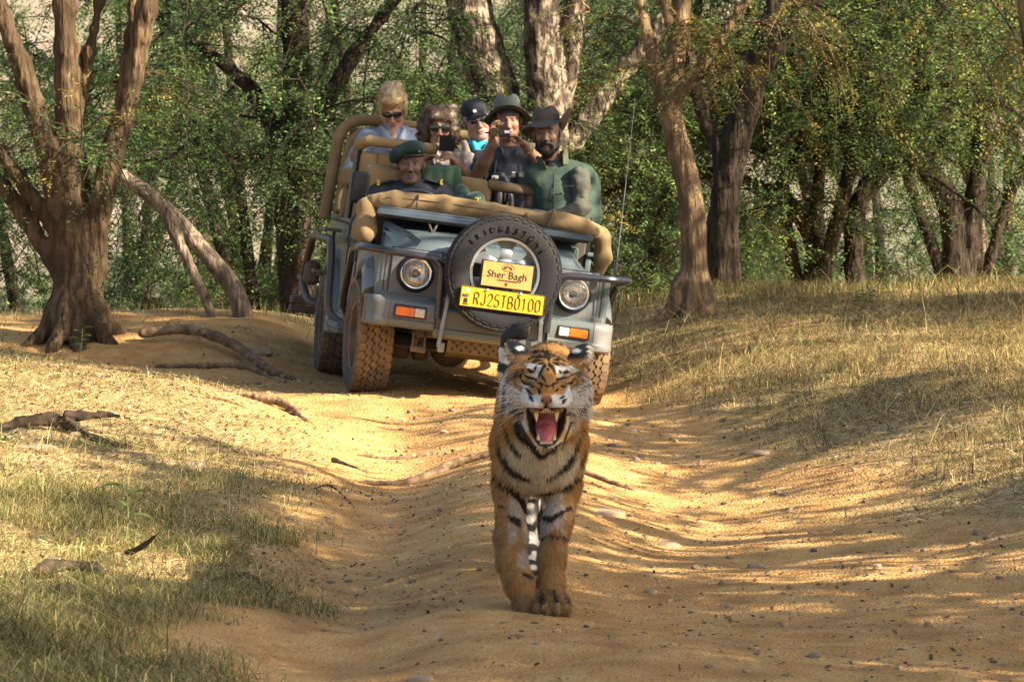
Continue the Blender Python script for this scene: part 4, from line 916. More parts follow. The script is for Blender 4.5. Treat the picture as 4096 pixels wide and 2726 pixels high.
s = SDF(); torso(s, SL + [-.035, -.01, 0], SR + [.01, 0, 0], hip, depth=.135, chest=.2, belly=.165); s.c(SL + [.02, -.01, .005], A([.26, 25.90, 1.285]), .066, .06, k=.05); s.c(A([.29, 25.90, 1.285]), SR + [.01, -.01, .005], .06, .066, k=.05); s.c(SR + [.02, .07, -.05], hip + [.13, .08, .12], .085, .11, k=.05)
M_flc = cloth('green_fleece', (.032, .060, .040), (.026, .049, .033), bscale=420, sheen=0); fl = cmesh('fleece_vest', s, .010, M_flc, o, root, folds(.006, 12))
collar('fleece_collar', o, root, A([.272, 25.875, 1.29]), .078, .085, cloth('olive_fleece', (.075, .085, .042), (.06, .07, .035), bscale=420, sheen=0), a0=-52, a1=232, flare=.018, tilt=(-6, -15))
collar('shirt_collar', o, root, A([.262, 25.875, 1.29]), .066, .06, M_slv, a0=-35, a1=215, flare=.008, tilt=(-8, -6))
s = SDF(); s.e(A([.258, 25.865, 1.295]), (.058, .05, .04), k=.02); cmesh('neck_scarf', s, .008, M_ink, o, root, folds(.004, 5))
mb = MB().tube(A([(.262, 25.735, 1.25), (.258, 25.715, 1.12), (.262, 25.722, .98)]) - root, .0035, 6); mb.build('zip', M_ink, fl)
V, F = text_mesh('Sher Bagh', w=.072, h=.016); mb = MB().add(V @ rotm(z=12, y=-3).T + A([.355, 25.715, 1.17]) - root, F); mb.build('vest_embroidery', mat('dark_thread', (.045, .03, .022), rough=.8), fl, smooth=False)
sg = MB().tube(curve_pts(A([(.262, 25.72, 1.20), (.240, 25.705, 1.14), (.236, 25.70, 1.09), (.25, 25.705, 1.07)]) - root, 5), .006, 6).tube(curve_pts(A([(.268, 25.72, 1.18), (.256, 25.70, 1.12), (.245, 25.70, 1.08)]) - root, 5), .005, 6); sg.build('hanging_sunglasses', M_black, fl)
s = SDF(); legs(s, hip, -.36, .3); cmesh('trousers', s, .014, M_slv, o, root)
# ---- woman with curly brown hair, plaid shirt, photographing with a phone
hip = A([-.43, 26.50, .84]); o, root = start(hip, 'woman with curly brown hair and plaid shirt holding up a phone')
hc = A([-.470, 26.43, 1.520]); Rh = rotm(z=4, x=3, y=5); SL, SR = A([-.585, 26.45, 1.320]), A([-.285, 26.47, 1.300])
ph = A([-.416, 26.03, 1.428])
WL, WR = A([-.575, 26.13, 1.312]), A([-.362, 26.15, 1.300]); EL, ER = A([-.645, 26.36, 1.13]), A([-.250, 26.34, 1.17])
s = SDF(); head_sdf(s, hc, Rh, broad=.95, jaw=.92, eyes=False, neck=A([-.45, 26.46, 1.34])); s.c(SL, SR, .04, .04, k=.03); s.c((SL + SR) / 2 + [0, .02, 0], hip + [0, .02, .1], .06, .07, k=.05)
s.c(SL, EL, .038, .033); s.c(EL, WL, .035, .024); s.c(SR, ER, .038, .034); s.c(ER, WR, .036, .025)
hand(s, WL, (.86, -.55, .50), (.35, -.3, -.9), -1, [.55, .6, .65, .7], thumb=A([.75, -.25, .55])); hand(s, WR, (-.42, -.75, .55), (-.75, -.1, -.55), 1, [.62, .66, .7, .74], thumb=A([-.5, -.3, .75]))
body(o, root, s, hc, Rh, skin=(.32, .175, .115), brow=(.10, .06, .04), flush=.25, lip=(.36, .13, .11))
s = SDF(); s.e(hc + Rh @ A([0, .025, .055]), (.092, .100, .085), k=.03, rot=Rh)
for g in (-1, 1):
    s.e(hc + Rh @ A([g * .085, .03, .0]), (.040, .075, .075), k=.03, rot=Rh); s.e(hc + Rh @ A([g * .092, .03, -.065]), (.034, .06, .065), k=.03, rot=Rh); s.e(hc + Rh @ A([g * .035, -.055, .088]), (.045, .045, .030), k=.02, rot=Rh @ rotm(x=25))
s.e(hc + Rh @ A([0, .07, -.03]), (.085, .05, .11), k=.03, rot=Rh)
rgc = np.random.default_rng(4)
for k in range(34): a = rgc.uniform(-.3, math.pi + .3); zz = rgc.uniform(-.10, .12); s.e(hc + Rh @ A([(.098 - .35 * max(0, zz - .05)) * math.cos(a) * rgc.uniform(.9, 1.1), .04 + rgc.uniform(-.06, .05), zz + .02 * math.sin(a)]), rgc.uniform(.017, .030), k=.012)
hairpiece(o, root, s, hc, Rh, (.075, .048, .030), (.24, .16, .10), lambda q: np.c_[q[:, 0] * 6 + np.sin(q[:, 2] * 140) * .9, np.cos(q[:, 2] * 140 + q[:, 0] * 30) * .7, -.7 + .8 * vnoise(q, 40, 3)], 9000, .030, .0028, 6, amp=.012)
shades(o, hc - root, Rh, w=.032, h=.024, gap=.036)
s = SDF(); torso(s, SL, SR, hip, depth=.11, belly=.15); s.c(SL, EL, .060, .052, k=.03); s.c(EL, EL * .45 + WL * .55, .05, .042, k=.03); s.c(SR, ER, .060, .054, k=.03); s.c(ER, ER * .8 + WR * .2, .052, .046, k=.03)
s.c(A([-.50, 26.385, 1.395]), A([-.47, 26.345, 1.28]), .018, .03, k=.02); s.c(A([-.41, 26.385, 1.39]), A([-.43, 26.345, 1.28]), .018, .03, k=.02)
cmesh('plaid_shirt', s, .009, plaid('plaid_cotton'), o, root, folds(.006, 21))
mb = MB()
mb.tube(curve_pts(A([(-.515, 26.40, 1.40), (-.505, 26.335, 1.30), (-.46, 26.31, 1.18), (-.43, 26.30, 1.12)]) - root, 6), .012, 6, flat=.4); mb.build('camera_strap', M_ink, o)
s = SDF(); legs(s, hip, -.36, .35); cmesh('trousers', s, .014, M_uni, o, root)
mb = MB().tube([A([.009 * math.cos(a), 0, .009 * math.sin(a)]) + A([-.385, 26.055, 1.352]) - root for a in np.linspace(0, 6.3, 13)], .0018, 5, cap=False); mb.build('ring', M_yellow, o)
ph_o = empty('mobile_phone', Matrix.Translation(ph) @ Matrix.Rotation(R(4), 4, 'Y') @ Matrix.Rotation(R(-8), 4, 'X'), label='black mobile phone in open flip case held up by curly haired woman', cat='phone')
MB().box((0, 0, 0), (.037, .004, .048), .003).build('phone_body', M_ink, ph_o); MB().box((.002, -.007, .002), (.050, .0025, .051), .002, rotm(z=-3)).build('flip_case', mat('black_leather', (.006, .006, .007), (.01, .01, .01), rough=.75, spec=.2, bump=.1, bscale=400), ph_o)
MB().lathe([(.004, 0), (.004, .002), (0, .002)], 10, np.array(Matrix.Translation((.036, -.0095, .042)) @ Matrix.Rotation(R(90), 4, 'X'))).build('lens', M_steel, ph_o)
# ---- man in a grey-green brimmed hat filming with a camcorder
hip = A([.02, 26.56, .86]); o, root = start(hip, 'man in grey-green brimmed hat filming with a camcorder')
hc = A([-.028, 26.49, 1.566]); Rh = rotm(z=3, x=4, y=-1); SL, SR = A([-.185, 26.50, 1.315]), A([.165, 26.52, 1.315])
WL, WR = A([-.122, 26.135, 1.432]), A([.088, 26.16, 1.408]); EL, ER = A([-.240, 26.29, 1.185]), A([.245, 26.32, 1.22])
s = SDF(); head_sdf(s, hc, Rh, broad=1.03, jaw=1.04, nose=1.15, neck=A([-.02, 26.52, 1.33])); s.c(SL, SR, .038, .038, k=.03); s.c((SL + SR) / 2 + [0, .02, 0], hip + [0, .02, .1], .06, .07, k=.05)
s.c(SL, EL, .045, .042); s.c(EL, EL * .5 + WL * .5, .043, .043); s.c(EL * .5 + WL * .5, WL, .043, .028); s.c(SR, ER, .045, .042); s.c(ER, ER * .55 + WR * .45, .042, .041); s.c(ER * .55 + WR * .45, WR, .041, .028)
hand(s, WL, (-.10, -.05, 1), (.9, -.25, -.1), -1, [.55, .6, .65, .65], thumb=A([.35, .3, .8])); hand(s, WR, (-.70, -.35, .72), (-.5, -.2, -.75), 1, [.45, .55, .62, .68], thumb=A([-.95, -.1, .05]))
body(o, root, s, hc, Rh, skin=(.27, .145, .088), brow=(.035, .028, .024), flush=.15, lip=(.26, .11, .09), scalp=(.03, .028, .028))
s = SDF()
for g in (-1, 1): s.e(hc + Rh @ A([g * .076, .02, .015]), (.012, .05, .045), k=.02, rot=Rh)
s.e(hc + Rh @ A([0, .07, -.02]), (.07, .035, .07), k=.03, rot=Rh); hairpiece(o, root, s, hc, Rh, (.03, .028, .028), (.09, .088, .088), lambda q: np.c_[q[:, 0], .3 + 0 * q[:, 0], -1 + 0 * q[:, 0]], 1200, .02, .002, 9, amp=.003)
hat_fedora(o, hc - root, Rh @ rotm(x=-15), cloth('olive_felt_brim', (.050, .044, .034), (.065, .058, .046)), cloth('hat_leather', (.10, .085, .055)), lambda x, y, r: -2.1 * x * x - .5 * max(0, y - .05) + .15 * max(0, -y - .09), crown=.108, rb=.160, z0=.058, mtop=cloth('grey_green_felt', (.125, .14, .112), (.10, .115, .092)))
M_shirt = cloth('charcoal_shirt', (.042, .045, .054), (.030, .032, .040), rough=.7); s = SDF(); torso(s, SL, SR, hip, depth=.13, belly=.18); s.c(SL, SL * .45 + EL * .55, .070, .070, k=.03); s.c(SR, SR * .45 + ER * .55, .072, .072, k=.03)
s.b(A([-.10, 26.385, 1.185]), (.05, .02, .05), .012, k=.01); s.b(A([.085, 26.39, 1.185]), (.05, .02, .05), .012, k=.01)
sh = cmesh('charcoal_shirt', s, .009, M_shirt, o, root, folds(.010, 31, (1.4, 1.4, 1.2))); collar('charcoal_collar', sh, root, A([-.02, 26.49, 1.345]), .070, .050, M_shirt, flare=.016, tilt=(-10, 0))
s = SDF(); s.e(A([-.020, 26.475, 1.345]), (.052, .045, .04), k=.02); cmesh('undershirt', s, .008, M_ink, o, root)
mb = MB().box(A([.01, 26.355, 1.22]) - root, (.012, .004, .018), .003).box(A([-.11, 26.365, 1.20]) - root, (.022, .006, .014), .003); mb.build('shirt_badge', M_clearl, sh)
s = SDF(); legs(s, hip, -.36, .35); cmesh('trousers', s, .014, cloth('grey_trousers', (.10, .085, .085), (.085, .07, .07)), o, root)
wd = nrm(WR - ER); u_ = nrm(np.cross(wd, [0, 0, 1])); v_ = np.cross(wd, u_); P = [WR - wd * .035 - root + .033 * (u_ * math.cos(a) + v_ * math.sin(a)) for a in np.linspace(0, 2 * math.pi, 25)]
wt = MB().tube(P, .0075, 6, cap=False).build('wristwatch', mat('brass_strap', (.42, .30, .12), (.3, .2, .08), rough=.3, metal=.8), o)
MB().lathe([(.014, 0), (.014, .006), (0, .007)], 14, np.array(Matrix.Translation(WR - wd * .035 - root + A([.012, -.018, .028])) @ Matrix.Rotation(R(40), 4, 'X'))).build('watch_face', M_chrome, wt)
cm = empty('camcorder', Matrix.Translation((-.113, 26.04, 1.503)) @ Matrix.Rotation(R(3), 4, 'Y'), label='silver and black camcorder with its side screen folded out', cat='camcorder')
MB().tube([(0, -.005, 0), (0, .02, 0), (0, .10, 0)], [.025, .027, .026], 20).box((0, .06, -.004), (.025, .05, .027), .01).build('camcorder_body', M_steel, cm)
MB().lathe([(.027, .008), (.027, .014), (.021, .014), (.0195, .004), (.0, .003)], 24, np.array(Matrix.Rotation(R(90), 4, 'X'))).build('camcorder_lens', M_lens, cm)
lc = MB().box((.066, .03, -.006), (.036, .005, .024), .003, rotm(z=4)).build('folding_screen', M_ink, cm); MB().box((.082, .0237, .002), (.016, .001, .009), 0, rotm(z=4)).build('screen_label', mat('violet_label', (.32, .22, .5), (.55, .5, .6), scale=90), lc)
MB().tube(curve_pts([(-.025, .01, -.01), (-.055, .03, -.012), (-.05, .08, -.01), (-.02, .1, 0)], 5), .008, 6, flat=.5).build('hand_strap', M_ink, cm)
# binoculars on his chest
bn = empty('binoculars', Matrix.Translation((-.05, 26.31, 1.06)) @ Matrix.Rotation(R(4), 4, 'Y'), label='black binoculars hanging on chest of man in charcoal shirt', cat='binoculars')
for g in (-1, 1):
    b_ = MB().tube([(g * .032, 0, .075), (g * .032, 0, .045), (g * .034, 0, .035), (g * .036, 0, -.02), (g * .037, 0, -.065), (g * .037, 0, -.075)], [.019, .021, .026, .028, .031, .031], 16).build('barrel', M_black, bn)
MB().box((0, 0, .01), (.02, .014, .03), .006).tube([(0, -.012, .06), (0, -.012, -.01)], .010, 10).build('hinge_bridge', M_ink, bn); MB().box((.02, -.031, -.03), (.003, .001, .018), 0, rotm(y=18)).build('maker_mark', M_yellow, bn)
MB().tube(curve_pts([(-.06, .0, .05), (-.075, .06, .15), (-.06, .15, .27), (0, .22, .33), (.06, .17, .28), (.085, .07, .15), (.06, 0, .05)], 8), .008, 6, flat=.4).build('neck_strap', M_ink, bn)
# ---- blonde woman in the rear row looking down
hip = A([-.80, 27.16, .86]); o, root = start(hip, 'blonde woman in pale blue blouse and sunglasses looking down')
hc = A([-.790, 27.10, 1.620]); Rh = rotm(z=-2, x=24, y=-2); SL, SR = A([-.955, 27.10, 1.435]), A([-.620, 27.12, 1.425])
s = SDF(); head_sdf(s, hc, Rh, broad=.98, eyes=False, neck=A([-.785, 27.13, 1.43])); s.c(SL, SR, .038, .038, k=.03); s.c((SL + SR) / 2 + [0, .02, 0], hip + [0, .02, .1], .06, .07, k=.05); s.c(A([-.79, 27.08, 1.45]), A([-.775, 27.05, 1.37]), .06, .05, k=.03)
EL, WL = A([-1.065, 27.02, 1.20]), A([-.93, 26.84, 1.10]); ER, WR = A([-.545, 27.02, 1.20]), A([-.65, 26.84, 1.12]); s.c(SL, EL, .045, .044); s.c(EL, WL, .044, .028); s.c(SR, ER, .045, .042); s.c(ER, WR, .042, .028)
hand(s, WL, (.7, -.6, 0), (0, 0, -1), 1, .3); hand(s, WR, (-.7, -.6, 0), (0, 0, -1), -1, .3)
body(o, root, s, hc, Rh, skin=(.36, .19, .135), brow=(.22, .14, .08), flush=.35, lip=(.34, .13, .12))
s = SDF(); s.e(hc + Rh @ A([0, .022, .070]), (.079, .096, .090), k=.03, rot=Rh); s.e(hc + Rh @ A([0, -.045, .100]), (.073, .055, .044), k=.04, rot=Rh @ rotm(x=15)); s.e(hc + Rh @ A([.0, .06, .03]), (.074, .07, .085), k=.03, rot=Rh); s.e(hc + Rh @ A([.0, .0, .142]), (.074, .076, .034), k=.03, rot=Rh)
for g in (-1, 1): s.e(hc + Rh @ A([g * .074, .0, .03]), (.011, .035, .05), k=.02, rot=Rh)
hairpiece(o, root, s, hc, Rh, (.50, .34, .15), (.85, .69, .41), lambda q: np.c_[q[:, 0] * 3, .35 + .5 * vnoise(q, 30, 2), .9 - 2.0 * sst(.10, .02, q[:, 2])], 11000, .024, .0024, 12, amp=.010)
shades(o, hc - root, Rh, w=.029, h=.018, zc=.010)
s = SDF(); torso(s, SL, SR, hip, depth=.125, belly=.175); s.c(SL, EL * .80 + SL * .20, .074, .066, k=.03); s.c(SR, ER, .074, .062, k=.03); s.c(A([-.86, 27.05, 1.50]), A([-.80, 26.99, 1.37]), .018, .03, k=.02); s.c(A([-.715, 27.05, 1.495]), A([-.755, 26.99, 1.37]), .018, .03, k=.02); s.c(A([-.86, 27.12, 1.49]), A([-.71, 27.12, 1.49]), .03, .03, k=.04)
sh = cmesh('pale_blue_blouse', s, .009, cloth('pale_blue_cotton', (.20, .235, .295), (.17, .205, .265)), o, root, folds(.007, 41))
mb = MB().tube(A([(-.787, 26.955, 1.37), (-.785, 26.95, 1.25), (-.785, 26.955, 1.13)]) - root, .0035, 6); mb.build('zip', M_chrome, sh)
s = SDF(); s.e(A([-.778, 27.035, 1.395]), (.058, .05, .045), k=.02); cmesh('blue_top', s, .008, cloth('royal_blue_cotton', (.012, .018, .25), (.01, .014, .2)), o, root)
s = SDF(); s.c(EL * .76 + SL * .24, EL * .90 + SL * .10, .071, .069, k=.01); cmesh('rolled_cuff', s, .008, cloth('pale_cuff', (.25, .29, .35)), o, root, folds(.003, 6))
s = SDF(); legs(s, hip, -.36, .4); cmesh('trousers', s, .014, M_uni, o, root)
# ---- older man in a navy cap, rear row
hip = A([-.20, 27.22, .84]); o, root = start(hip, 'man in navy cap, sunglasses and beige waistcoat over a turquoise shirt')
hc = A([-.238, 27.17, 1.552]); Rh = rotm(z=10, x=4, y=-14); SL, SR = A([-.375, 27.17, 1.345]), A([-.04, 27.20, 1.345])
s = SDF(); head_sdf(s, hc, Rh, broad=1.0, jaw=1.05, nose=1.1, eyes=False, neck=A([-.205, 27.19, 1.37])); s.c(SL, SR, .038, .038, k=.03); s.c((SL + SR) / 2 + [0, .02, 0], hip + [0, .02, .1], .06, .07, k=.05)
EL, ER = A([-.44, 27.10, 1.08]), A([.04, 27.12, 1.08]); s.c(SL, EL, .045, .042); s.c(EL, A([-.36, 26.88, 1.07]), .042, .028); s.c(SR, ER, .045, .042); s.c(ER, A([-.04, 26.9, 1.07]), .042, .028); hand(s, A([-.36, 26.88, 1.07]), (.6, -.6, 0), (0, 0, -1), 1, .3); hand(s, A([-.04, 26.9, 1.07]), (-.6, -.6, 0), (0, 0, -1), -1, .3)
body(o, root, s, hc, Rh, skin=(.36, .185, .14), brow=(.25, .20, .17), flush=.45, lip=(.34, .14, .125), scalp=(.35, .3, .28))
shades(o, hc - root, Rh, w=.027, h=.020, col=M_steel)
M_navy = cloth('navy_cap_cotton', (.008, .011, .022), (.006, .008, .016)); s = SDF(); s.e(hc + Rh @ A([0, .012, .066]), (.088, .106, .082), k=.02, rot=Rh); s.b(hc + Rh @ A([0, .0, -.008]), (.13, .16, .055), .01, k=.004, rot=Rh @ rotm(x=4), sub=True)
cp = cmesh('cap', s, .006, M_navy, o, root); secs = []
for t in np.linspace(-1, 1, 15):
    x = .070 * t; dep = .052 * math.sqrt(max(0, 1 - t * t * .92)); secs.append([A([x, -.085 * math.sqrt(1 - (t * .8) ** 2), .062 - .022 * t * t]), A([x * 1.03, -.085 * math.sqrt(1 - (t * .8) ** 2) - dep, .050 - .034 * t * t]), A([x * 1.03, -.085 * math.sqrt(1 - (t * .8) ** 2) - dep, .046 - .034 * t * t]), A([x, -.083 * math.sqrt(1 - (t * .8) ** 2), .056 - .022 * t * t])])
xform(MB().loft(secs), hc - root, Rh).build('cap_visor', M_navy, cp)
xform(MB().box((-.012, -.097, .075), (.011, .003, .011), .002, rotm(x=-20)), hc - root, Rh).build('cap_badge', mat('cap_badge', (.35, .25, .4), (.75, .7, .75), scale=160, detail=1, fac=(.48, .52)), cp)
s = SDF(); torso(s, SL, SR, hip, depth=.13, belly=.19); sh = cmesh('turquoise_shirt', s, .010, cloth('turquoise_cotton', (.03, .30, .42), (.022, .24, .36)), o, root, folds(.004, 51))
s = SDF()
for a_, S_ in ((-1, SL), (1, SR)):
    s.c(S_ + [-a_ * .015, -.02, .0], S_ + [-a_ * .01, -.06, -.17], .080, .085, k=.05); s.c(S_ + [-a_ * .01, -.06, -.17], hip + [a_ * .12, -.05, .12], .085, .09, k=.05)
s.c(SL, SR, .068, .068, k=.03); s.c(A([-.315, 27.10, 1.405]), A([-.285, 27.06, 1.30]), .022, .035, k=.02); s.c(SL, EL, .066, .06, k=.03); s.c(SR, ER, .066, .06, k=.03)
cmesh('beige_waistcoat', s, .010, cloth('beige_cotton', (.24, .195, .125), (.20, .16, .10)), o, root, folds(.006, 53))
s = SDF(); s.c(A([-.255, 27.095, 1.40]), A([-.215, 27.05, 1.31]), .02, .032, k=.02); s.c(A([-.16, 27.10, 1.39]), A([-.19, 27.05, 1.31]), .02, .03, k=.02); cmesh('shirt_collar', s, .007, sh.data.materials[0], o, root)
s = SDF(); legs(s, hip, -.36, .4); cmesh('trousers', s, .014, M_uni, o, root)
# ---- loose things in the front of the jeep
xs_ = np.linspace(-.37, -.13, 30); vs = np.linspace(0, 1, 30); V = []
for v in vs:
    for x in xs_:
        fold = (.010 * math.sin(x * 40 + 2.2 * math.sin(x * 21 + v * 3) + v * 2.5) + .006 * math.sin(x * 95 + v * 5 + 1)) * (.25 + v); y = 1.045 - .03 * v if v > .18 else 1.17 - .125 * v / .18; z = 1.398 - .002 * (v < .18) - (.0 if v < .18 else .26 * (v - .18)) + .02 * math.sin((x + .3) * 9)
        V.append(JM @ Vector((x + .06 * v + .05 * v * (x + .25), y - fold - .01, z + .012 + .012 * math.sin(x * 33) * v)))
V = A([tuple(p) for p in V]); fcs = A([(i * 30 + j, i * 30 + j + 1, (i + 1) * 30 + j + 1, (i + 1) * 30 + j) for i in range(29) for j in range(29)])
bl = mesh_np('blanket', V, fcs, cloth('green_fleece_blanket', (.042, .088, .048), (.034, .072, .04), bscale=380, sheen=0)); md = bl.modifiers.new('thick', 'SOLIDIFY'); md.thickness = .008
tag(bl, 'green fleece blanket draped over the seat back beside the driver', 'blanket')
cl = empty('cloth_cap', Matrix.Translation(JM @ Vector((-.06, .73, 1.160))), label='green folded cloth cap with gold lily emblem lying behind the windscreen cover', cat='cap')
s = SDF(); s.e((.035, -.02, .075), (.062, .055, .048), k=.02); s.e((.035, -.02, .035), (.075, .06, .035), k=.02); s.c((-.10, .0, .045), (-.055, .0, .055), .035, .030, k=.02); s.e((-.035, .03, .10), (.050, .04, .072), k=.02, rot=rotm(y=-25)); s.c((-.06, -.02, .03), (.0, -.03, .04), .03, .03, k=.02); s.b((0, .0, .012), (.13, .06, .014), .012, k=.02)
V, F = s.mesh(.007, folds(.006, 61)); mesh_np('folded_cloth', V, F, cloth('dark_green_fleece', (.022, .060, .034), (.016, .045, .026), bscale=380, sheen=.4), parent=cl)
fleur(MB(), (.055, .075), .042, -.082).build('lily_emblem', M_yellow, cl)
# ================================================================ the tiger
TX, TY = .11, 15.0; tz = 0.0
tiger = empty('tiger', Matrix.Translation((TX, TY, tz)), label='roaring orange and black striped tiger walking on the track', cat='tiger')
M_fur = mat('tiger_fur', (1, 1, 1), rough=.75, attr='col', scale=120, avar=.18, spec=.25, bump=.15, bscale=220)
M_furs = mat('tiger_hairs', (1, 1, 1), rough=.7, attr='col', scale=150, avar=.15, spec=.25, trans=.15)
s = SDF(); HX = .013
H = lambda x, y, z: (HX + x, y, z)
# trunk
for y, z, rx, rz in ((.12, .64, .145, .215), (.32, .68, .140, .225), (.60, .66, .140, .195), (.90, .66, .138, .185), (1.15, .70, .138, .18)): s.e((-.005, y, z), (rx, .26, rz), k=.10)
s.c((-.06, .22, .86), (-.095, .10, .63), .060, .078, k=.06); s.c((.06, .22, .86), (.085, .10, .63), .060, .076, k=.06)
s.e((.035, .30, .90), (.085, .15, .075), k=.05)
s.c((0, .18, .78), (HX, -.20, .83), .135, .11, k=.07); s.c((0, .06, .66), (HX, -.20, .74), .125, .085, k=.06); s.e((-.01, .02, .60), (.110, .11, .16), k=.06)
# forelegs: one lifted with the paw hanging, one planted
s.path([(-.110, .12, .60), (-.116, .13, .44), (-.114, .05, .27), (-.112, -.01, .185), (-.085, -.055, .11), (-.060, -.075, .05)], [.076, .060, .053, .048, .046, .042], k=.035)
s.e((-.055, -.085, .035), (.046, .038, .042), k=.02)
s.path([(.092, .12, .60), (.085, .14, .44), (.058, .06, .32), (.038, .01, .20), (.035, -.02, .10), (.036, -.05, .055)], [.076, .058, .050, .044, .043, .042], k=.03)
s.e((.036, -.085, .042), (.066, .062, .038), k=.025)
for i, (px_, py_) in enumerate(((-.018, -.125), (.014, -.142), (.052, -.142), (.084, -.122))): s.e((px_, py_, .028), (.020, .028, .025), k=.008)
for px_, py_, pz_ in ((-.088, -.095, .022), (-.066, -.108, .016), (-.042, -.108, .016), (-.022, -.095, .022)): s.e((px_, py_, pz_), (.0165, .02, .022), k=.008)
# hind legs
s.path([(-.055, 1.12, .66), (-.06, .98, .46), (-.06, 1.16, .28), (-.055, 1.05, .08), (-.05, .97, .045)], [.10, .075, .05, .044, .043], k=.05); s.e((-.045, .93, .035), (.052, .07, .035), k=.03)
s.path([(.055, 1.18, .66), (.06, 1.16, .44), (.03, 1.38, .28), (.0, 1.34, .08), (-.005, 1.27, .045)], [.10, .075, .05, .044, .043], k=.05); s.e((0, 1.23, .035), (.052, .07, .035), k=.03)
s.path([(0, 1.30, .78), (-.08, 1.42, .72), (-.135, 1.45, .77), (-.133, 1.46, .85), (-.122, 1.46, .905), (-.088, 1.46, .930), (-.068, 1.45, .915)], [.05, .035, .030, .027, .026, .029, .022], k=.02)
# head
s.e(H(0, -.27, .865), (.108, .13, .100), k=.04)
for g in (-1, 1):
    s.e(H(g * .088, -.27, .825), (.062, .085, .095), k=.04); s.e(H(g * .095, -.25, .770), (.042, .06, .055), k=.03)
    s.e(H(g * .045, -.405, .925), (.040, .036, .022), k=.02); s.e(H(g * .070, -.385, .885), (.030, .03, .024), k=.02)
    s.c(H(g * .030, -.430, .885), H(g * .060, -.415, .893), .006, .007, k=.008, sub=True)
    s.e(H(g * .052, -.425, .868), (.030, .028, .015), k=.012)
    s.e(H(g * .036, -.510, .815), (.042, .052, .032), k=.018); s.e(H(g * .066, -.455, .828), (.026, .045, .040), k=.018)
    s.c(H(g * .030, -.495, .862), H(g * .062, -.455, .850), .012, .012, k=.008)
    s.c(H(g * .082, -.24, .775), H(g * .062, -.40, .700), .042, .026, k=.03); s.c(H(g * .062, -.40, .700), H(g * .024, -.485, .665), .024, .022, k=.02)
    s.c(H(g * .066, -.43, .795), H(g * .070, -.395, .735), .012, .012, k=.012); s.c(H(g * .070, -.395, .735), H(g * .050, -.44, .685), .012, .012, k=.012)
s.c(H(0, -.38, .935), H(0, -.52, .868), .042, .036, k=.03); s.e(H(0, -.535, .845), (.030, .034, .028), k=.015)
s.e(H(0, -.562, .838), (.026, .016, .016), k=.008, t=5)
s.e(H(0, -.485, .662), (.034, .034, .022), k=.02)
s.e(H(0, -.455, .735), (.054, .10, .056), k=.012, sub=True); s.e(H(0, -.49, .705), (.036, .07, .030), k=.012, sub=True); s.e(H(0, -.36, .745), (.045, .12, .04), k=.015, sub=True)
for g in (-1, 1): s.e(H(g * .013, -.578, .832), (.0055, .006, .0045), k=.004, sub=True)
# ears, turned back so their dark backs show
for g, ex, ez in ((-1, -.082, .972), (1, .128, .960)):
    rot = rotm(y=g * 38, z=g * -12, x=-20); s.e((ex, -.215, ez), (.031, .015, .052), k=.018, rot=rot, t=6); s.e((ex + g * .016, -.185, ez - .012), (.024, .014, .042), k=.01, rot=rot, t=6)
V, F = s.mesh(.0055, lambda Q: .0018 * vnoise(Q, 35, 3) * (Q[:, 1] > -.2) + .0022 * vnoise(Q * [1, 1, 2.2], 48, 8) * (Q[:, 1] < -.40) * (Q[:, 2] > .82))
N = vnormals(V, F); TG = s.tags(V)
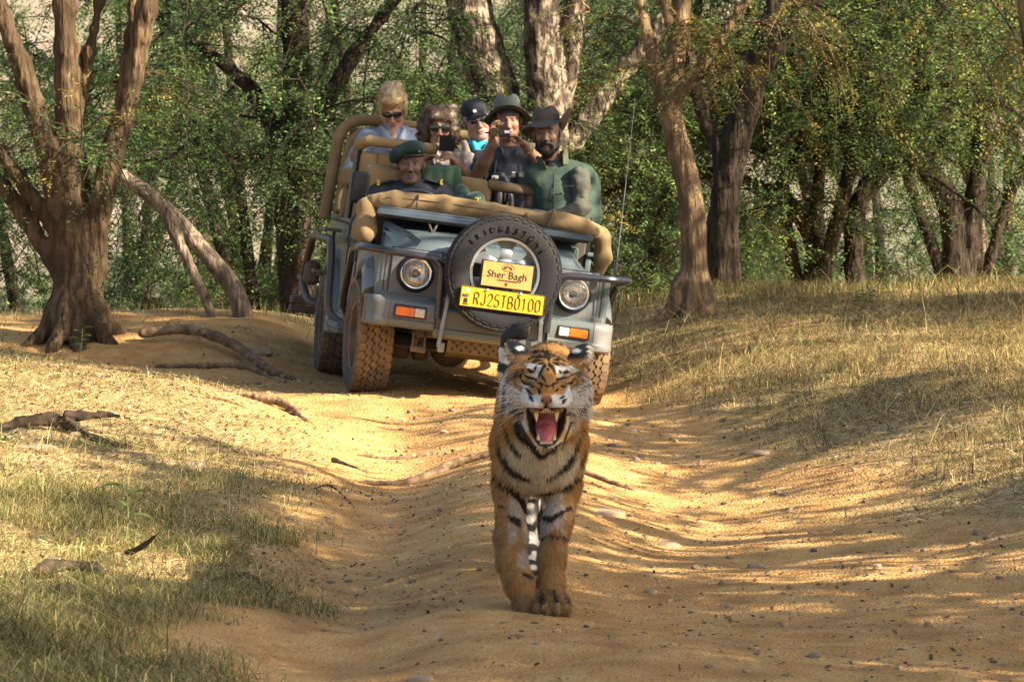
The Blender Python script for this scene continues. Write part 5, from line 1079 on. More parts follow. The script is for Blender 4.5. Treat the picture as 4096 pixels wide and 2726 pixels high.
# ---- markings and painted dark muzzle creases: strokes drawn in a frontal chart
def chart(P, ox, oy, sc):
    d = 15 + P[:, 1]; px = 4 * (512 + FPX * (P[:, 0] + .11) / d); py = 4 * (33 + FPX * (CAMH - P[:, 2]) / d); return np.c_[(px - ox) / sc, (py - oy) / sc]
FACE = [([(470, 450), (540, 425), (620, 415), (670, 430)], 13), ([(510, 482), (570, 452), (640, 445)], 13), ([(560, 500), (600, 482), (640, 478)], 11), ([(880, 450), (830, 428), (760, 415), (700, 425)], 13), ([(865, 480), (800, 452), (730, 447)], 13), ([(805, 512), (770, 487), (735, 478)], 11),
    ([(640, 398), (680, 402), (725, 398)], 26), ([(680, 400), (688, 450)], 30), ([(640, 500), (605, 570), (578, 640)], 13), ([(722, 500), (745, 565), (757, 612)], 13), ([(668, 540), (690, 562)], 17), ([(655, 490), (640, 535)], 13), ([(705, 490), (716, 545)], 13), ([(690, 470), (690, 520)], 10),
    ([(455, 545), (490, 572), (522, 580)], 24), ([(548, 520), (530, 562)], 12), ([(410, 600), (455, 637), (510, 657), (552, 662)], 17), ([(535, 655), (555, 680)], 20), ([(770, 668), (820, 657), (880, 642), (940, 612)], 17), ([(785, 655), (772, 685)], 20), ([(848, 592), (878, 575), (905, 572)], 22), ([(805, 560), (815, 600)], 10),
    ([(388, 670), (420, 712), (490, 722)], 14), ([(962, 655), (940, 700), (885, 716)], 14), ([(402, 555), (380, 610), (382, 655)], 20), ([(330, 588), (302, 660), (300, 705)], 18), ([(262, 690), (245, 760), (262, 805)], 22), ([(300, 792), (335, 812)], 14), ([(238, 830), (230, 890), (262, 925)], 26), ([(300, 900), (340, 965), (400, 1035)], 32),
    ([(958, 565), (972, 612)], 30), ([(1000, 640), (1016, 720), (1012, 765)], 19), ([(1040, 600), (1062, 680), (1082, 742)], 17), ([(955, 772), (985, 776)], 14), ([(1062, 865), (1062, 920), (1020, 962), (955, 985)], 30), ([(1092, 800), (1102, 855)], 14), ([(930, 1020), (888, 1072)], 17), ([(1030, 790), (1050, 815)], 12),
    ([(445, 785), (500, 832)], 13), ([(455, 832), (512, 882)], 10), ([(470, 870), (520, 915)], 8), ([(868, 850), (810, 882)], 11), ([(885, 885), (835, 912)], 9), ([(870, 915), (830, 935)], 7), ([(430, 765), (480, 795)], 9), ([(560, 700), (610, 720), (600, 770)], 7), ([(790, 700), (735, 720), (740, 765)], 7), ([(600, 600), (650, 700)], 5), ([(560, 760), (590, 800), (580, 840)], 9), ([(790, 770), (760, 800)], 8), ([(640, 720), (670, 745), (710, 735)], 6), ([(480, 740), (540, 745)], 7), ([(820, 745), (880, 750)], 7),
    ([(455, 1000), (475, 1100), (505, 1200), (545, 1310), (575, 1385)], 50), ([(868, 1000), (850, 1120), (818, 1220), (780, 1310), (745, 1385)], 46), ([(575, 1395), (650, 1412), (735, 1395)], 24), ([(470, 985), (560, 992), (650, 1004), (740, 992), (860, 985)], 14), ([(655, 945), (655, 1010)], 24),
    ([(350, 1095), (372, 1200), (430, 1320), (520, 1430), (602, 1520)], 40), ([(600, 1522), (680, 1472), (780, 1420), (832, 1370)], 20), ([(200, 1120), (232, 1260), (290, 1390), (392, 1532)], 17), ([(125, 1330), (160, 1450), (232, 1562)], 20), ([(930, 1110), (920, 1200), (890, 1280), (832, 1420)], 15), ([(1062, 1170), (1012, 1330), (960, 1470), (900, 1568)], 18), ([(212, 940), (200, 1000)], 9)]
CHEST = [([(140, 0), (170, 110), (250, 212), (330, 270), (412, 306)], 30), ([(240, 0), (300, 72), (332, 102)], 18), ([(400, 0), (450, 62), (505, 100), (560, 72), (642, 20)], 24), ([(812, 0), (770, 112), (680, 222), (558, 302)], 26), ([(95, 268), (170, 350), (260, 430), (330, 512), (352, 582), (392, 622)], 32), ([(490, 432), (600, 412), (742, 370), (822, 290), (852, 250)], 24), ([(220, 650), (270, 680), (302, 722)], 40), ([(420, 490), (460, 540), (532, 546)], 32), ([(430, 640), (520, 652), (590, 672), (642, 640), (762, 560)], 30), ([(390, 792), (450, 802), (502, 786)], 20), ([(520, 852), (550, 822), (640, 820), (752, 842)], 18), ([(125, 540), (182, 572)], 14), ([(882, 60), (852, 162)], 15), ([(330, 1160), (402, 1192)], 20), ([(700, 1330), (745, 1430)], 12), ([(620, 1330), (640, 1430)], 9), ([(520, 1340), (530, 1440)], 9), ([(70, 640), (110, 660)], 10)]
def strokes(U, lst, ws=1.0):
    r = np.zeros(len(U))
    for pts, w in lst:
        w = max(w * 1.5, 24) * ws
        pts = np.array(pts, float); P2 = curve_pts(np.c_[pts, np.zeros(len(pts))], 4)[:, :2] if len(pts) > 2 else pts
        lo, hi = P2.min(0) - w, P2.max(0) + w; m_ = ((U > lo) & (U < hi)).all(1); Q = U[m_]
        if not len(Q): continue
        best = np.full(len(Q), 1e9); L = len(P2) - 1
        for i in range(L):
            a, b = P2[i], P2[i + 1]; t = np.clip((Q - a) @ (b - a) / max((b - a) @ (b - a), 1e-9), 0, 1); tt = (i + t) / L
            best = np.minimum(best, np.linalg.norm(Q - a - t[:, None] * (b - a), axis=1) / (w * .5 * (.45 + .75 * np.sin(np.pi * np.clip(tt, .06, .94)))))
        r[m_] = np.maximum(r[m_], sst(1.2, .8, best))
    return r
def ell(U, lst):
    r = np.zeros(len(U))
    for cx, cy, rx, ry in lst: r = np.maximum(r, sst(1.25, .65, np.hypot((U[:, 0] - cx) / rx, (U[:, 1] - cy) / ry)))
    return r
OR, CR, WH, BK = np.array([.48, .255, .082]), np.array([.63, .56, .43]), np.array([.78, .75, .69]), np.array([.012, .010, .010])
def tiger_color(P, Nn, tg, seed=0):
    n = vnoise(P, 22, 3); n2 = vnoise(P, 70, 4); C = np.tile(OR, (len(P), 1)) * (1 + .10 * n + .08 * n2)[:, None]; x, y, z = P.T
    def bl(w, c):
        nonlocal C
        C = C * (1 - w[:, None]) + np.asarray(c) * w[:, None]
    U = chart(P + .0012 * np.c_[n2, n2, n], 1950, 1280, .35714); U2 = chart(P, 1940, 1780, .4465)
    head = sst(-.14, -.20, y + .25 * np.clip(.78 - z, 0, 1)); fr = sst(.10, -.35, Nn[:, 1]); fr = np.maximum(fr, head * sst(.75, .35, Nn[:, 1]))
    bl(sst(.56, .44, z) * sst(.10, .05, np.abs(x)) * (y > .0) * .8, WH); bl(sst(.45, .70, Nn[:, 2] * -1) * (y > 0) * (z > .38), WH)
    bl(fr * (1 - head) * (y < .3) * ell(U2, [(350, 170, 170, 210), (680, 150, 170, 200), (480, 60, 230, 130), (400, 330, 120, 120), (480, 260, 220, 170), (440, 150, 300, 240)]) * .9, CR * 1.12)
    bl(fr * (y < .3) * ell(U2, [(275, 560, 62, 130), (250, 780, 40, 110), (380, 520, 45, 130), (450, 900, 70, 330), (600, 560, 90, 90), (340, 1020, 60, 90)]) * .8, WH * .72)
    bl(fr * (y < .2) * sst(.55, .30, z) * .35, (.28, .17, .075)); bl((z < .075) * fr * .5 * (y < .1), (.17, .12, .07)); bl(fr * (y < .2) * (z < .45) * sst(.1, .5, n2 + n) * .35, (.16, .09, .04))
    bl(fr * head * ell(U, [(260, 760, 85, 230), (1075, 800, 105, 250), (330, 880, 110, 130), (990, 900, 120, 140), (400, 760, 70, 60), (950, 780, 70, 60)]) * .9, WH * .95)
    bl(fr * head * ell(U, [(700, 1440, 260, 120), (430, 1150, 80, 120), (920, 1150, 60, 120)]) * .6, CR * 1.1)
    bl(fr * head * ell(U, [(578, 535, 40, 48), (500, 520, 60, 34), (795, 550, 45, 50), (880, 550, 70, 36), (480, 612, 62, 22), (550, 615, 24, 40), (500, 672, 45, 14), (850, 620, 75, 30), (840, 662, 55, 13), (520, 920, 120, 82), (800, 915, 120, 82), (560, 870, 40, 50), (760, 870, 40, 45), (430, 880, 70, 70), (930, 850, 80, 80)]) * .95, WH)
    bl(fr * head * ell(U, [(670, 690, 110, 130), (600, 780, 90, 45), (740, 780, 90, 45)]) * .6, OR * [1.05, .9, .7])
    st = strokes(U, FACE) * fr * head + strokes(U, [q for q in FACE if min(p[1] for p in q[0]) > 1080] + []) * fr * (1 - head) * (y < .35)
    st = np.maximum(st, strokes(U2, CHEST) * fr * (y < .35) * (1 - head)); st = np.maximum(st, strokes(U2, [q for q in CHEST if q[0][0][1] < 120]) * fr * (y < .35))
    w = y * 30 + 2.2 * vnoise(P * [1, 1, 1], 5, 6) + 1.2 * np.abs(x) * 8; ring = sst(.62, .85, np.sin(w) + .25 * n) * sst(.30, .5, y) * sst(1.0, .6, np.abs(vnoise(P, 6, 9)) * 1.6)
    ring = np.maximum(ring, sst(.2, .5, np.sin(y * 48 + x * 25 + 2 * n)) * (Nn[:, 2] > .25) * (y > .02) * (z > .78)); ring = np.maximum(ring, sst(.1, .5, np.sin(z * 75 + 2 * n)) * (y > .75) * (z < .5))
    tail = sst(1.385, 1.42, y) * (z > .6); ring = np.where(tail > .5, np.maximum(sst(.0, .5, np.sin(z * 62 + x * 20)), (z > .895) * 1.0), ring); bl(tail, WH * .8)
    bl(np.clip(np.maximum(st, ring * (y > .02)), 0, 1) * .97, BK)
    e = tg == 6; ec = np.where(x < .02, -.082, .128); eo = np.abs(x - ec)
    bl(e * fr * sst(-.012, .012, z - np.where(x < .02, .962, .950)), [.016, .017, .026]); bl(e * fr * ell(U, [(368, 318, 50, 24), (992, 345, 52, 26)]), WH); out = e * ((np.where(x < .02, -1, 1) * Nn[:, 0]) > .45); bl(out * 1.0, CR * [1.15, 1.1, 1.1])
    nose = fr * ell(U, [(665, 878, 66, 34), (662, 915, 36, 32)]) * (y < -.53); bl(nose, (.26, .10, .085)); bl(fr * ell(U, [(612, 905, 16, 22), (712, 905, 16, 22)]) * (y < -.53), (.03, .015, .012))
    ins = head * (ell(U, [(655, 1150, 165, 240)]) > .8) * (y > -.45) * (np.abs(x - HX) < .06) * (z < .80) * (z > .66); bl(ins * 1.0, (.20, .035, .028))
    return np.clip(C, 0, 1)
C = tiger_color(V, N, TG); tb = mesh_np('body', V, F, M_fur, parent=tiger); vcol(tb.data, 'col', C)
# ---- coat: short hairs over the body, longer ruff and chest
P, k = scatter(V, F, 150000, 11, lambda c: (1 + 2.6 * (c[:, 1] < .25)) * np.where((c[:, 1] < -.36) & (c[:, 2] > .78), 3.2, 1) * np.where(c[:, 1] > .5, .5, 1)); Nn = nrm(N[F[k]].mean(1)); tgk = TG[F[k, 0]]
inm = (np.abs(P[:, 0] - HX) < .055) & (P[:, 1] < -.30) & (P[:, 2] > .672) & (P[:, 2] < .792) & (P[:, 1] > -.555); nsx = (tgk == 5)
kp = ~(inm | nsx); P, Nn, tgk = P[kp], Nn[kp], tgk[kp]; x, y, z = P.T
ruff = sst(-.10, -.20, y) * sst(.055, .10, np.abs(x - HX)) * sst(-.40, -.33, y) * sst(.98, .90, z); ch = sst(-.15, .0, y) * sst(.35, .2, y) * sst(.40, .5, z) * sst(.80, .70, z) * sst(.0, -.3, Nn[:, 1]); face = sst(-.36, -.42, y) * (z > .66)
L = .016 + .028 * ruff + .020 * ch - .012 * face + .010 * ((z < .30) & (y < .2)); L = np.where(tgk == 6, .008 + .016 * (np.abs(x - .023) > .12), L) * np.random.default_rng(3).uniform(.7, 1.3, len(P))
D = np.c_[0 * x, .55 + 0 * x, -.75 - .2 * (z < .5)]; hd = sst(-.14, -.22, y)[:, None]; Dh = np.c_[(x - HX) * 7, .45 + 0 * x, (z - .86) * 3 - .9 * ruff]; D = D * (1 - hd) + Dh * hd; D = D - Nn * (D * Nn).sum(1, keepdims=True) * .85 + Nn * (.25 + .3 * ruff)[:, None]
fu = strands('fur', P, Nn, D, L, .0021, tiger_color(P, Nn, tgk) * np.random.default_rng(9).uniform(.66, 1.28, (len(P), 1)), M_furs, tiger, bend=.25, seed=5, jit=.18, kind='stuff')
# ---- mouth: tongue, palate, teeth
M_ton = mat('tongue', (.50, .135, .13), (.36, .075, .075), rough=.35, scale=30, bump=.3, bscale=260); M_pal = mat('mouth_lining', (.22, .045, .035), (.12, .022, .018), rough=.4, scale=25); M_tooth = mat('ivory', (.70, .52, .27), (.62, .42, .18), rough=.3, scale=30)
s = SDF(); s.path([H(0, -.30, .715), H(0, -.38, .712), H(0, -.44, .694), H(0, -.485, .682)], [.040, .040, .032, .020], k=.02); s.c(H(-.016, -.43, .704), H(-.01, -.48, .69), .018, .012, k=.01); s.c(H(.016, -.43, .704), H(.01, -.48, .69), .018, .012, k=.01)
Vt, Ft = s.mesh(.005); mesh_np('tongue', Vt, Ft, M_ton, parent=tiger)
s = SDF(); s.e(H(0, -.33, .755), (.062, .05, .06), k=.01); Vt, Ft = s.mesh(.006); mesh_np('throat', Vt, Ft, M_pal, parent=tiger)
def tooth(base, tip, r, name, bend=(0, .006, 0)):
    b, t = A(base, float), A(tip, float); Q = [b, b * .7 + t * .3 + A(bend) * .4, b * .35 + t * .65 + A(bend) * .8, t]; MB().tube(curve_pts(Q, 4), np.interp(np.linspace(0, 1, 13), [0, .3, .65, 1], [r, r * .95, r * .62, r * .12]), 10).build(name, M_tooth, tiger)
for g in (-1, 1):
    tooth(H(g * .0365, -.515, .806), H(g * .0355, -.522, .750), .0105, 'upper_canine'); tooth(H(g * .027, -.487, .668), H(g * .030, -.492, .702), .0095, 'lower_canine', (0, .004, 0))
for k_ in range(6):
    tooth(H((k_ - 2.5) * .0082, -.540 + .002 * abs(k_ - 2.5), .800), H((k_ - 2.5) * .0082, -.541 + .002 * abs(k_ - 2.5), .781), .0042, 'upper_incisor', (0, 0, 0)); tooth(H((k_ - 2.5) * .0068, -.503 + .001 * abs(k_ - 2.5), .667), H((k_ - 2.5) * .0068, -.505 + .001 * abs(k_ - 2.5), .680), .0036, 'lower_incisor', (0, 0, 0))
s = SDF(); s.c(H(-.02, -.50, .670), H(.02, -.50, .670), .008, .008, k=.01); s.e(H(0, -.47, .672), (.028, .03, .010), k=.01); Vt, Ft = s.mesh(.004); mesh_np('lower_gum', Vt, Ft, mat('gum', (.55, .20, .19), (.42, .12, .12), rough=.35), parent=tiger)
M_whisk = mat('whisker', (.75, .70, .58), rough=.4); rw = np.random.default_rng(8)
for g in (-1, 1):
    for r_ in range(5):
        for c_ in range(3):
            b = A(H(g * (.062 + .012 * c_), -.515 + .02 * c_, .842 - .011 * r_)); e_ = b + A([g * (.10 + .02 * rw.random()), .05 + .05 * rw.random(), .035 - .022 * r_ + .015 * rw.normal()]); m_ = (b + e_) / 2 + A([0, 0, .008 + .006 * rw.normal()])
            MB().tube(curve_pts([b, m_, e_], 4), np.linspace(.0011, .0004, 9), 4).build('whisker', M_whisk, tiger)
# ================================================================ trees
def bark(name, c, c2, c3=None, s1=6, bump=1.0, st=(1, 1, .22)):
    m = mat(name, c, c2, rough=.92, scale=s1, spec=.15, fac=(.38, .6)); N = m.node_tree; L = N.links; bs = N.nodes['Principled BSDF']; tc = next(n for n in N.nodes if n.type == 'TEX_COORD')
    mp = N.nodes.new('ShaderNodeMapping'); mp.inputs['Scale'].default_value = st; L.new(tc.outputs['Object'], mp.inputs[0])
    nz = N.nodes.new('ShaderNodeTexNoise'); nz.inputs['Scale'].default_value = 26; nz.inputs['Detail'].default_value = 8; L.new(mp.outputs[0], nz.inputs['Vector'])
    b = N.nodes.new('ShaderNodeBump'); b.inputs['Strength'].default_value = bump; b.inputs['Distance'].default_value = .05; L.new(nz.outputs[0], b.inputs['Height']); L.new(b.outputs[0], bs.inputs['Normal'])
    src = bs.inputs['Base Color'].links[0].from_socket
    r = N.nodes.new('ShaderNodeMapRange'); r.inputs[1].default_value = .54; r.inputs[2].default_value = .42; r.inputs[4].default_value = .9; L.new(nz.outputs[0], r.inputs[0])
    x = N.nodes.new('ShaderNodeMix'); x.data_type = 'RGBA'; L.new(r.outputs[0], x.inputs[0]); L.new(src, x.inputs[6]); x.inputs[7].default_value = (*(c3 or tuple(v * .35 for v in c)), 1); L.new(x.outputs[2], bs.inputs['Base Color'])
    return m
M_barkL = bark('brown_bark', (.135, .088, .048), (.062, .041, .024), s1=4); M_barkR = bark('tan_bark', (.32, .215, .115), (.14, .09, .05), s1=5); M_barkD = bark('dark_bark', (.060, .044, .030), (.036, .027, .020)); M_barkP = bark('patchy_bark', (.30, .235, .165), (.07, .05, .036), (.03, .022, .018), s1=8, st=(1, 1, .5))
M_leaf = mat('foliage', (1, 1, 1), rough=.55, attr='col', scale=3, avar=.25, trans=.42, spec=.3)
def ridged(amp, seed): return lambda Q: amp * (vnoise(Q * [1, 1, .16], 16, seed) + .5 * vnoise(Q * [1, 1, .2], 34, seed + 1) + .6 * vnoise(Q, 5, seed + 2))
LEAFC = dict(dark=(.058, .105, .032), mid=(.095, .155, .042), light=(.165, .225, .055), gold=(.27, .215, .05))
def twig_mesh(TP, r0):
    """many thin three-sided twigs at once; TP (n,k,3)"""
    n, k, _ = TP.shape; T = nrm(np.gradient(TP, axis=1)); u = nrm(np.cross(T, [.3, .2, 1.0])); w = np.cross(T, u); rr = np.linspace(1, .25, k)[None, :, None] * np.asarray(r0)[:, None, None]
    V = np.stack([TP + rr * (math.cos(a) * u + math.sin(a) * w) for a in (0, 2.094, 4.189)], 2); I = np.arange(n * k * 3).reshape(n, k, 3); F = []
    for j in range(3): F.append(np.stack([I[:, :-1, j], I[:, :-1, (j + 1) % 3], I[:, 1:, (j + 1) % 3], I[:, 1:, j]], -1).reshape(-1, 4))
    return V.reshape(-1, 3), np.concatenate(F)
class Crown:
    """collects leaf rhombs for one tree"""
    def __init__(s, seed): s.rg = np.random.default_rng(seed); s.P = []; s.D = []; s.L = []; s.C = []
    def spray(s, p, d, ln, nl, l, col, jit=.3, droop=.35):
        """leaflets in two ranks along a drooping axis; arrays of axes"""
        rg = s.rg; p = np.atleast_2d(p); d = np.atleast_2d(d); n = len(p); t = np.linspace(.1, 1, nl)
        d = nrm(d + rg.normal(size=(n, 3)) * jit); side = nrm(np.cross(d, [0, 0, 1.0]) + .25 * rg.normal(size=(n, 3)))
        ln = (np.broadcast_to(ln, n) * rg.uniform(.6, 1.3, n))[:, None, None]
        Q = p[:, None] + d[:, None] * ln * t[None, :, None]; Q[:, :, 2] -= (droop * ln[:, :, 0] * t[None] ** 2)
        sg = np.where(np.arange(nl) % 2 == 0, 1, -1)[None, :, None]; dr = nrm(side[:, None] * sg + d[:, None] * .55 + .35 * rg.normal(size=(n, nl, 3)))
        c = np.array(col)[None, None] * (1 + .30 * rg.normal(size=(n, 1, 1))) * (1 + .12 * rg.normal(size=(n, nl, 1))); c = c * np.array([1, 1, 1])
        s.P.append(Q.reshape(-1, 3)); s.D.append(dr.reshape(-1, 3)); s.L.append((l * rg.uniform(.7, 1.3, (n, nl))).ravel()); s.C.append(np.clip(c, .01, .5).reshape(-1, 3))
    def build(s, name, parent, root, wr=.42):
        P, D, L, C = np.concatenate(s.P), np.concatenate(s.D), np.concatenate(s.L)[:, None], np.concatenate(s.C); n = len(P); rg = s.rg
        up = nrm(np.array([0, 0, 1.0]) + .55 * rg.normal(size=(n, 3))); S = nrm(np.cross(D, up)); w = L * wr * .5; Nn = np.cross(S, D)
        V = np.stack([P, P + D * L * .5 + S * w - Nn * L * .06, P + D * L, P + D * L * .5 - S * w - Nn * L * .06], 1).reshape(-1, 3) - np.asarray(root)
        o = mesh_np(name, V, np.arange(n * 4).reshape(-1, 4), M_leaf, smooth=False, parent=parent); vcol(o.data, 'col', np.repeat(C, 4, 0)); tag(o, kind='stuff'); return o
def bough(rg, p, d, ln, rise=.3, droop=.5, k=8, wob=.12):
    """curved limb path"""
    t = np.linspace(0, 1, k)[:, None]; d = np.asarray(d, float); w = np.cumsum(rg.normal(size=(k, 3)) * wob * ln / k, axis=0); w[0] = 0
    P = np.asarray(p, float) + d * ln * t + w; P[:, 2] += (rise * t[:, 0] - droop * t[:, 0] ** 2) * ln; return P
def pick(rg, mixw):
    ks = list(mixw); return LEAFC[ks[rg.choice(len(ks), p=np.array([mixw[q] for q in ks]) / sum(mixw.values()))]]
def tree(name, label, base, trunkpaths, boughs, seed, m, mixw, leaf=.034, spray=.20, nl=10, per=26, twig=.7, sub=4, group=None, hi=4.0, res=.022, amp=.010, cat='tree', flare=True, tubes=True, dens_hi=.35, rs=1.0):
    """trunkpaths: [(points, radii)], boughs: [(start, dir, length, radius, rise, droop)]"""
    rg = np.random.default_rng(seed); root = np.asarray(base, float); o = empty(name, Matrix.Translation(root), label=label, cat=cat, group=group)
    s = SDF(); big = MB()
    for P, rad in trunkpaths:
        P = curve_pts(P, 5); rad = np.interp(np.linspace(0, 1, len(P)), np.linspace(0, 1, len(rad)), rad)
        rad = rad * rs; keep = P[:, 2] < root[2] + hi
        if res and keep.sum() > 1: s.path(P[keep], rad[keep], k=.05)
        if not keep.all() or not res:
            i0 = max(0, keep.sum() - 2) if res else 0; big.tube(P[i0:], rad[i0:], 10)
    cr = Crown(seed + 1); tw = []; twr = []; lim = MB()
    for (p, d, ln, r, rise, droop) in boughs:
        P = bough(rg, p, d, ln, rise, droop); rr = np.linspace(r, r * .25, len(P)); lim.tube(P, rr, 6)
        for j in range(1, len(P)):
            a, b = P[j - 1], P[j]; dd = nrm(b - a); hi_ = a[2] > 3.3
            for q in range(sub if not hi_ else max(1, int(sub * dens_hi + .5))):
                st = a + (b - a) * rg.random(); td = nrm(dd * .6 + rg.normal(size=3) * [.9, .9, .55]); tl = twig * rg.uniform(.5, 1.2); TP = bough(rg, st, td, tl, .1, .55, 5); tw.append(TP); twr.append(max(.006, r * .18))
                n = int(per * tl / twig); u = rg.random(n); ip = np.stack([np.interp(u, np.linspace(0, 1, 5), TP[:, c]) for c in range(3)], 1)
                sd = nrm(td + rg.normal(size=(n, 3)) * [.8, .8, .35] + [0, 0, -.15]); k = 1.0 if not hi_ else 1.5
                cr.spray(ip, sd, spray * k, nl if not hi_ else max(4, nl // 2), leaf * k * (1.25 if hi_ else 1), pick(rg, mixw))
    if s.p and res:
        V, F = s.mesh(res, ridged(amp, seed)); t = mesh_np('trunk', V - root, F, m, parent=o)
    if big.n:
        for i in range(len(big.V)): big.V[i] = big.V[i] - root
        big.build('upper_trunk' if res else 'trunk', m, o)
    if lim.n:
        for i in range(len(lim.V)): lim.V[i] = lim.V[i] - root
        tag(lim.build('limbs', m, o), kind='stuff')
    if tw: V, F = twig_mesh(np.array(tw), twr); tag(mesh_np('twigs', V - root, F, m, parent=o), kind='stuff')
    if cr.P: cr.build('crown', o, root)
    return o
def fan(rg, p, n, ln, az=(0, 360), el=(5, 50), r=.035, rise=.3, droop=.55):
    out = []
    for i in range(n):
        a = R(rg.uniform(*az)); e = R(rg.uniform(*el)); q = np.asarray(p[rg.integers(len(p))]); out.append((q, (math.cos(a) * math.cos(e), math.sin(a) * math.cos(e), math.sin(e)), ln * rg.uniform(.6, 1.2), r * rg.uniform(.6, 1.2), rise, droop))
    return out
def G(x, y, dz=0): return np.array([x, y, gz(x, y) + dz])
# ---- big many-stemmed tree on the left bank
b = G(-2.92, 27.2); X, Y, Z = b; rg = np.random.default_rng(1)
paths = [([b + [.05, 0, -.15], b + [.03, 0, .5], b + [-.02, .05, 1.2], b + [-.06, .05, 2.2], b + [-.1, .1, 4.2]], [.30, .20, .17, .14, .10]),
    ([b + [-.05, 0, .3], b + [-.12, -.03, 1.0], b + [-.30, -.05, 1.7], b + [-.55, -.1, 2.5], b + [-.8, -.2, 4]], [.17, .13, .105, .10, .07]),
    ([b + [.10, 0, .35], b + [.20, -.02, 1.0], b + [.36, -.03, 1.6], b + [.55, -.05, 2.4], b + [.9, -.1, 4.1]], [.17, .13, .12, .115, .08]),
    ([b + [.16, .05, .8], b + [.30, .1, 1.5], b + [.42, .15, 2.4], b + [.5, .2, 3.6]], [.10, .08, .07, .05]),
    ([b + [-.05, .05, 1.0], b + [.10, .1, 1.9], b + [.26, .15, 2.7]], [.08, .065, .05]),
    ([b + [-.10, 0, .7], b + [-.34, 0, 1.02], b + [-.62, .05, 1.4], b + [-1.2, .1, 2.0]], [.085, .07, .065, .05]),
    ([b + [-.12, .02, .45], b + [-.36, .05, .85], b + [-.7, .1, 1.25]], [.09, .075, .06])]
for ang, ln, rr in ((-35, .42, .075), (-80, .34, .085), (-115, .36, .08), (-160, .40, .07), (10, .45, .07)): c, s_ = math.cos(R(ang)), math.sin(R(ang)); paths.append(([b + [.09 * c, .09 * s_, .30], b + [ln * .48 * c, ln * .48 * s_, .07], b + [ln * .95 * c, ln * .95 * s_, -.09]], [.12, rr, rr * .5]))
bo = fan(rg, [b + [-.08, .1, 4], b + [.8, -.1, 3.8], b + [-.7, -.1, 3.8], b + [.45, .2, 3.4]], 16, 2.6, r=.04) + [(b + [.25, .1, 1.7], (.6, .3, .3), .9, .012, .1, .5), (b + [-.3, -.05, 1.6], (-.6, -.4, .1), .7, .01, .1, .4), (b + [.02, -.1, 1.3], (.5, -.6, .1), .5, .008, .1, .4)]
tree('many_stemmed_tree', 'large brown tree with several thick stems rising from one flared base', b, paths, bo, 11, M_barkL, dict(dark=1, mid=2, gold=1), leaf=.034, per=9, sub=3, hi=3.0, res=.013, amp=.012, rs=.54)
# ---- pale-trunked forked tree on the right bank
b = G(1.255, 28.6); rg = np.random.default_rng(2)
paths = [([b + [.03, 0, -.1], b + [.02, 0, .35], b + [.0, 0, .8], b + [-.11, .02, 1.25], b + [-.17, 0, 1.55]], [.15, .105, .10, .092, .10]),
    ([b + [-.16, 0, 1.48], b + [-.24, .02, 1.75], b + [-.36, .05, 2.2], b + [-.5, .1, 3.4]], [.075, .052, .045, .03]),
    ([b + [-.16, 0, 1.5], b + [-.10, .03, 1.85], b + [-.07, .05, 2.3], b + [-.1, .1, 3.6]], [.085, .075, .07, .05]),
    ([b + [-.14, 0, 1.48], b + [.05, -.03, 1.72], b + [.32, -.08, 2.1], b + [.75, -.15, 2.75]], [.055, .04, .032, .02]),
    ([b + [-.11, .03, 1.9], b + [-.19, .05, 2.2], b + [-.3, .1, 3]], [.04, .034, .02])]
for ang, ln in ((-60, .24), (-100, .22), (-150, .30), (-20, .26), (170, .22)): c, s_ = math.cos(R(ang)), math.sin(R(ang)); paths.append(([b + [.06 * c, .06 * s_, .24], b + [ln * .5 * c, ln * .5 * s_, .05], b + [ln * c, ln * s_, -.05]], [.065, .045, .02]))
bo = fan(rg, [b + [-.5, .1, 3.3], b + [-.1, .1, 3.5], b + [.7, -.15, 2.7]], 9, 1.8, r=.025) + [(b + [-.05, 0, 1.55], (.7, -.3, .4), .9, .009, .15, .5), (b + [.3, -.06, 2.05], (.7, -.2, .1), 1.1, .012, .1, .5), (b + [-.1, 0, 1.7], (-.6, -.2, .35), .8, .008, .1, .5), (b + [.1, 0, 1.8], (.2, -.4, .3), .6, .007, .2, .5), (b + [.5, -.1, 2.3], (.5, -.2, -.1), .9, .01, .1, .6), (b + [-.3, .05, 2.0], (-.7, .1, .25), 1.0, .012, .1, .4), (b + [-.2, 0, 1.9], (.3, -.3, .5), .5, .006, .1, .4)]
tree('forked_tree', 'slender pale-barked tree with a fork and flared foot on the grassy bank', b, paths, bo, 12, M_barkR, dict(mid=1, gold=3, light=2), leaf=.026, spray=.13, per=9, sub=3, twig=.45, hi=3.4, res=.012, amp=.008, rs=.76)
# ---- tree with patchy bark behind the passengers
b = G(-.42, 33.5); rg = np.random.default_rng(3)
paths = [([b + [.55, 0, -.2], b + [.45, 0, 1.2], b + [.32, 0, 2.4], b + [.02, 0, 3.6], b + [-.25, .1, 6]], [.40, .29, .25, .21, .15]),
    ([b + [.62, -.1, .6], b + [.72, -.15, 2.0], b + [.66, -.15, 3.2], b + [.60, -.1, 4.4], b + [.7, 0, 6]], [.26, .20, .175, .15, .1]),
    ([b + [.75, 0, 2.4], b + [.92, .05, 3.2], b + [.98, .1, 4.2]], [.16, .11, .09]), ([b + [.9, 0, 2.2], b + [1.5, .1, 3.0], b + [2.2, .1, 3.75], b + [2.9, .1, 4.0]], [.10, .085, .075, .05])]
bo = fan(rg, [b + [0, .1, 5.5], b + [.65, 0, 5.5], b + [1.0, .1, 4.2]], 14, 3.0, r=.05)
tree('patchy_bark_tree', 'thick twin-stemmed tree with patchy pale bark behind the passengers', b, paths, bo, 13, M_barkP, dict(dark=2, mid=1), leaf=.04, per=7, sub=3, hi=4.5, res=.022, amp=.018, rs=.8)
